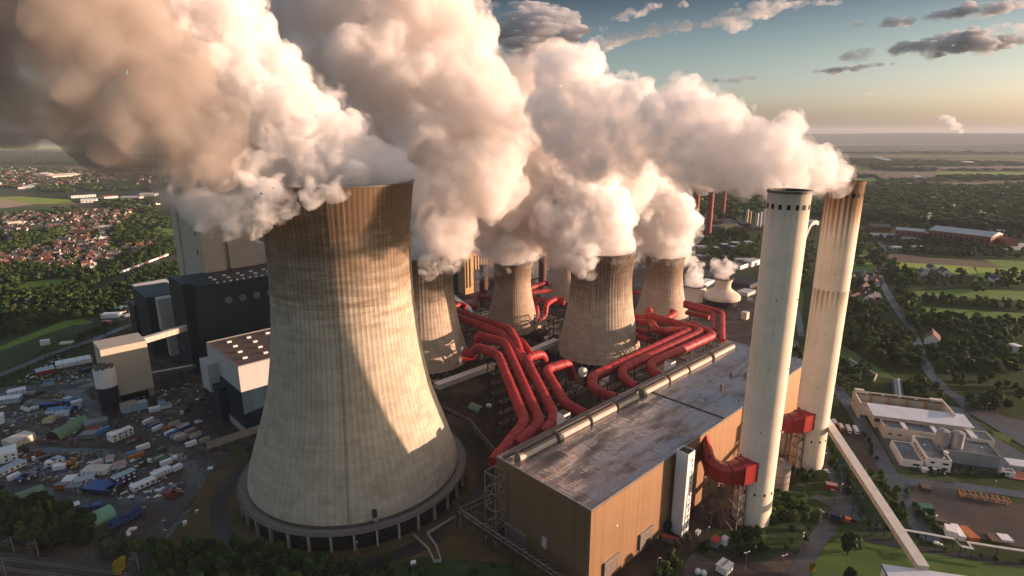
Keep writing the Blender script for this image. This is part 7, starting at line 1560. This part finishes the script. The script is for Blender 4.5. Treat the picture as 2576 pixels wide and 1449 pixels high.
hz = MB().box((0, 0, 224), (56000, 56000, 450)).build("haze", volmat("haze_air", (0.80, 0.88, 0.98), HAZE))
hz["kind"] = "stuff"
# ------------------------------------------------------------------ steam
def steam_mesh(puffs, voxel, seed, child=(14, 0.32, 0.55), grand=(7, 0.35, 0.6), disp=((14, 6.0), (5, 3.2), (2.2, 1.3)), grow=1.0, flat=1.0, mid=0.35, wide=1.0):
    """puffs: (centre, radius). Billows on billows, joined into one closed skin, then roughened"""
    rg = random.Random(seed); sph = []
    def rdir():
        while True:
            d = Vector((rg.uniform(-1, 1), rg.uniform(-1, 1), rg.uniform(-1, 1)))
            if 0.05 < d.length < 1: return d.normalized()
    for c, r in puffs:
        sph.append((c, r * 0.86))
        for i in range(child[0]):
            d = rdir(); rc = r * rg.uniform(child[1], child[2]); cc = c + d * (r * rg.uniform(0.92, 1.08) - rc * 0.75)
            sph.append((cc, rc))
            for j in range(grand[0]):
                e = (rdir() + d * 0.6).normalized(); rr = rc * rg.uniform(grand[1], grand[2])
                if rr > voxel * 1.2: sph.append((cc + e * (rc - rr * 0.45), rr))
    bm = bmesh.new(); bmesh.ops.create_icosphere(bm, subdivisions=2, radius=1.0)
    bv = np.array([v.co[:] for v in bm.verts]); bf = np.array([[v.index for v in f.verts] for f in bm.faces]); bm.free()
    cs = np.array([c[:] for c, r in sph]); rs = np.array([r for c, r in sph]) * grow
    V = (cs[:, None, :] + bv[None] * rs[:, None, None] * np.array([wide, 1, flat])).reshape(-1, 3)
    Fc = (bf[None] + (np.arange(len(sph)) * len(bv))[:, None, None]).reshape(-1, 3)
    me = bpy.data.meshes.new("steam_puffs"); me.from_pydata(V.tolist(), [], Fc.tolist())
    o = bpy.data.objects.new("steam_puffs", me); COL.objects.link(o)
    md = o.modifiers.new("r", 'REMESH'); md.mode = 'VOXEL'; md.voxel_size = voxel; md.use_smooth_shade = True
    for k, (size, amp) in enumerate(disp):
        tx = bpy.data.textures.new("steam_billow", 'CLOUDS'); tx.noise_scale = size; tx.noise_depth = 4; tx.noise_type = 'HARD_NOISE'
        dm = o.modifiers.new("d", 'DISPLACE'); dm.texture = tx; dm.texture_coords = 'GLOBAL'; dm.strength = -amp; dm.mid_level = mid
    dg = bpy.context.evaluated_depsgraph_get()
    res = bpy.data.meshes.new_from_object(o.evaluated_get(dg), depsgraph=dg)
    bpy.data.objects.remove(o); bpy.data.meshes.remove(me)
    res.polygons.foreach_set("use_smooth", [True] * len(res.polygons))
    return res
def steam(name, label, cat, puffs, voxel, seed, mat, group=None, fringe=None, **kw):
    """puffs as (u, v, radius in photo pixels, distance); fringe = (material, growth) adds a thin ragged outer veil"""
    P = []
    for u, v, r, y in puffs:
        c = AT(u, v, y); zc = y * _c - (c.z - CAMH) * _s
        P.append((c, r / FPX * zc))
    me = steam_mesh(P, voxel, seed, **kw); me.name = name; me.materials.clear(); me.materials.append(mat)
    o = bpy.data.objects.new(name, me); COL.objects.link(o)
    tag(o, label, cat, group)
    if fringe:
        fm = steam_mesh(P, voxel * 1.25, seed + 50, grow=fringe[1], disp=((voxel * 9, voxel * 5.5), (voxel * 3.4, voxel * 2.2)), mid=0.5); fm.name = "fringe"; fm.materials.clear(); fm.materials.append(fringe[0])
        f = bpy.data.objects.new("fringe", fm); COL.objects.link(f); f.parent = o
    return o
SWARM = (0.988, 0.972, 0.962)
steam_dense = volmat("steam_dense", SWARM, 0.24, 0, (10, 0.30, 0.66))
steam_bank_m = volmat("steam_bank", (0.978, 0.95, 0.928), 0.11, 0, (24, 0.32, 0.64))
steam_mid = volmat("steam_mid", SWARM, 0.14, 0, (13, 0.42, 0.62))
steam_darkened = volmat("steam_darkened", (0.70, 0.64, 0.585), 0.085, 0, (45, 0.26, 0.62))  # albedo cut to brown so the drift looks shaded
steam_trail = volmat("steam_trail", SWARM, 0.17, 0, (10, 0.28, 0.66))
fringe_m = volmat("steam_fringe", SWARM, 0.06, 0, (11, 0.47, 0.70))
FR = (fringe_m, 1.10)
BIG = [(985,425,55,348),(880,425,90,348),(800,428,95,345),(715,440,75,345),(820,350,95,348),(735,330,105,345),(735,235,70,350),
 (640,260,100,345),(690,170,66,352),(585,170,100,348),(615,95,75,350),(500,100,110,348),(530,25,100,346),(400,30,110,342),(595,0,60,348),
 (650,410,90,338),(600,340,80,338),(430,-50,120,344)]
steam("steam_plume", "thick sunlit steam rolling off the tallest cooling tower", "steam", BIG, 1.7, 1, steam_dense, fringe=FR, child=(20, 0.22, 0.5), grand=(9, 0.3, 0.58))
DRIFT = [(20,190,150,318),(120,300,55,316),(240,365,60,316),(300,425,50,318),(380,450,55,320),(520,385,95,318),(440,310,120,314),(330,270,140,312),(345,375,75,316),(210,270,120,312),(90,200,150,312),(200,110,170,310),(20,80,190,312),(70,260,60,314),(-90,180,150,312),(-200,60,200,312),(330,150,130,310),(280,30,120,312),(60,-80,190,312),(150,270,70,316),(430,210,100,314),(560,300,70,318),(460,420,60,320)]
steam("drifting_steam", "brownish veil of shaded steam drifting over the town", "steam", DRIFT, 3.6, 2, steam_darkened, disp=((34, 9.0), (12, 3)), mid=0.45)
WISP = [(600,500,70,312),(540,520,60,308),(500,500,60,310),(660,510,52,300),(600,570,34,302),(560,585,22,300),(650,560,30,298),(720,490,46,298),(790,485,36,298),(850,478,30,298),(520,470,70,315),(460,480,45,318),(640,585,18,298),(440,440,60,325),(690,530,30,298)]
steam("steam_wisp", "ragged steam spilling down beside the tallest tower rim", "steam", WISP, 1.5, 3, steam_mid, disp=((11, 4.5), (4, 1.8)), mid=0.5)
MASS = [(1480,420,90,640),(1560,440,90,650),(1340,540,85,625),(1200,580,70,600),(1420,570,55,640),(1630,430,60,690),(1130,560,75,535),(1090,480,110,540),(1190,450,120,560),(1290,480,110,590),(1080,330,150,560),(940,250,160,580),(1230,320,150,580),
 (1380,330,120,600),(1120,180,150,580),(950,120,170,590),(1080,60,130,580),(780,120,150,600),(860,20,170,600),(1200,220,110,580),(1400,210,84,610),(1370,250,100,610),(1340,180,60,610),(700,30,120,600),(1010,400,90,580),(1150,110,90,580),(1060,-40,140,590),(840,330,120,590),(1440,170,45,610)]
steam("steam_bank", "huge towering bank of merged steam behind the tallest tower", "steam", MASS, 3.6, 4, steam_bank_m, disp=((24, 9.0), (9, 5), (4, 2)))
T2 = [(1285,668,42,657),(1270,640,50,655),(1310,600,60,655),(1240,610,50,650),(1270,560,80,645),(1300,510,80,640),(1225,675,22,648),(1205,690,14,645)]
steam("steam_plume", "steam hanging low round the rim of the slim old tower", "steam", T2, 2.2, 14, steam_mid, fringe=(fringe_m, 1.08))
T1 = [(1070,630,60,560),(1120,640,38,545),(1160,640,26,540),(1090,600,70,550),(1130,665,22,528),(1080,668,28,525),(1180,625,26,545)]
steam("steam_plume", "ragged steam trailing over the half hidden streaky tower", "steam", T1, 1.8, 15, steam_mid, fringe=(fringe_m, 1.08))
T3 = [(1525,630,68,580),(1470,620,62,568),(1430,590,80,575),(1500,560,90,585),(1400,520,90,590),(1480,480,90,595),(1380,430,90,600),(1465,652,38,552),(1440,640,30,552),(1560,615,40,580)]
steam("steam_plume", "bright steam rolling left out of the broad middle tower", "steam", T3, 2.2, 5, steam_dense, fringe=FR)
T4 = [(1670,628,56,712),(1690,560,60,705),(1640,560,70,705),(1660,500,75,705),(1600,480,80,700),(1590,400,90,695),(1540,430,80,690),(1710,610,30,705),(1735,590,14,705)]
steam("steam_plume", "white steam climbing from the tower beside the red pipe bundle", "steam", T4, 2.4, 6, steam_dense, fringe=FR)
CH = [(2112,458,28,366),(2085,440,48,362),(2030,425,60,352),(1980,440,55,335),(2040,460,30,345),(1960,390,70,345),(1980,330,42,348),(1890,400,72,345),(1900,350,60,345),(1830,400,75,350),(1800,330,75,352),(1740,300,80,355),(1720,240,45,360),(1740,380,90,355),(1660,330,85,365),(1640,290,50,370),(1590,260,60,375),(1580,340,90,380),(1500,280,80,390),(1490,350,100,390),(1420,300,90,400),(1440,190,75,405),(1390,180,50,410),(1930,468,30,330),(1870,455,40,340),(1950,480,22,322),(1760,440,34,352)]
steam("steam_plume", "long sunlit steam trail blowing left from the two chimneys", "steam", CH, 1.5, 7, steam_trail, fringe=FR, child=(20, 0.22, 0.5), grand=(9, 0.3, 0.58), disp=((12, 6.0), (4.5, 3.4), (2.0, 1.0)))
steam("steam_plume", "small steam puff over the squat cream tower", "steam", [(1748,735,20,800),(1745,705,26,800),(1752,680,22,798),(1735,660,20,796)], 1.6, 8, steam_mid, disp=((8, 4), (3, 1.5)))
steam("steam_plume", "small ragged steam puff over the flared cream tower", "steam", [(1817,698,17,770),(1812,680,22,770),(1835,676,16,770),(1800,662,14,768),(1848,668,12,770),(1822,655,12,770)], 1.5, 9, steam_mid, disp=((8, 4.5), (3, 2)))
steam("steam_plume", "grey steam leaking from the middle red factory stack", "steam", [(1780,478,16,1330),(1765,465,24,1330),(1745,455,26,1335),(1720,450,22,1340)], 3.5, 10, steam_darkened, disp=((16, 9), (6, 4)))
steam("steam_plume", "small distant steam plume standing on the horizon", "steam", [(2418,330,6,9000),(2405,318,11,9000),(2390,308,12,9000),(2375,300,11,9000),(2360,297,7,9000)], 10, 11, volmat("far_steam", SWARM, 0.012), disp=((60, 35), (20, 12)))
# ------------------------------------------------------------------ clouds, kilometres away
cloud_m = volmat("cloud_white", (0.97, 0.95, 0.94), 0.0065, 0, (420, 0.38, 0.72))
cloud_t = volmat("cloud_darkened", (0.72, 0.73, 0.76), 0.012, 0, (520, 0.34, 0.70))  # lower albedo puts the shade of the dark clouds into their colour
q_ = random.Random(21)
def cloud(a, b, h, n, mat, label, y=13000, seed=1):
    """a ragged flat cloud from pixel a to pixel b, h pixels deep"""
    P = []; q = random.Random(seed)
    n = int(n * 1.5)
    for i in range(n):
        f = (i + q.uniform(-.3, .3)) / max(1, n - 1); w = 0.35 + 0.65 * math.sin(math.pi * min(max(f, 0.06), 0.94)); r = h * w * q.uniform(0.55, 1.0)
        P.append((a[0] + (b[0] - a[0]) * f + q.uniform(-.4, .4) * h, a[1] + (b[1] - a[1]) * f + q.uniform(-.3, .3) * h * w, r * 1.6, y * q.uniform(0.98, 1.02)))
    steam("cloud", label, "cloud", P, 20, seed, mat, disp=((320, 80), (130, 16)), child=(6, 0.35, 0.6), grand=(2, 0.4, 0.6), flat=0.26, mid=0.45, wide=2.0)
for k, (a, b, h, n, m, lb) in enumerate([((1250, 70), (1450, 70), 44, 10, cloud_t, "large dark cloud above the steam bank"), ((1270, 130), (1380, 128), 24, 6, cloud_m, "pale lower edge cloud beneath the large dark one"), ((1490, 108), (1570, 100), 20, 6, cloud_m, "small half lit cloud right of the large dark one"),
    ((1540, 48), (1660, 12), 13, 8, cloud_m, "thin rising cloud streak at the top"), ((1590, 92), (1760, 62), 15, 10, cloud_m, "long lit cloud bank, lower left stretch"), ((1770, 62), (1960, 22), 20, 11, cloud_m, "long lit cloud bank, upper right stretch"), ((1860, 12), (2110, 6), 12, 9, cloud_m, "bright cloud cut by the top edge"), ((2110, 62), (2180, 58), 8, 5, cloud_m, "small faint cloud in the middle of the sky"),
    ((2210, 62), (2300, 52), 11, 6, cloud_t, "small dark cloud left of the upper dark streak"), ((2330, 45), (2600, 5), 17, 12, cloud_t, "dark streak cloud in the upper right corner"), ((2240, 128), (2620, 92), 25, 15, cloud_t, "biggest dark cloud streak on the right"), ((2420, 85), (2620, 62), 12, 9, cloud_m, "lit veil on top of the biggest dark streak"), ((2120, 145), (2190, 132), 15, 6, cloud_m, "pale puff left of the biggest dark streak"), ((2040, 182), (2240, 162), 9, 10, cloud_t, "thin grey cloud below the pale puff"),
    ((1780, 205), (1910, 196), 6, 7, cloud_t, "thin low cloud above the steam trail"), ((1490, 192), (1570, 190), 5, 5, cloud_m, "sliver of cloud beside the steam bank"), ((2150, 238), (2210, 233), 3.5, 4, cloud_m, "faintest sliver low over the horizon"), ((1190, 5), (1240, 12), 14, 3, cloud_t, "dark cloud fragment at the top beside the steam"), ((1700, 14), (1730, 12), 7, 3, cloud_m, "tiny cloud near the top middle"), ((1500, 72), (1525, 70), 7, 3, cloud_m, "tiny lit cloud over the half lit one")]):
    cloud(a, b, h, n, m, lb, 13000, 60 + k)
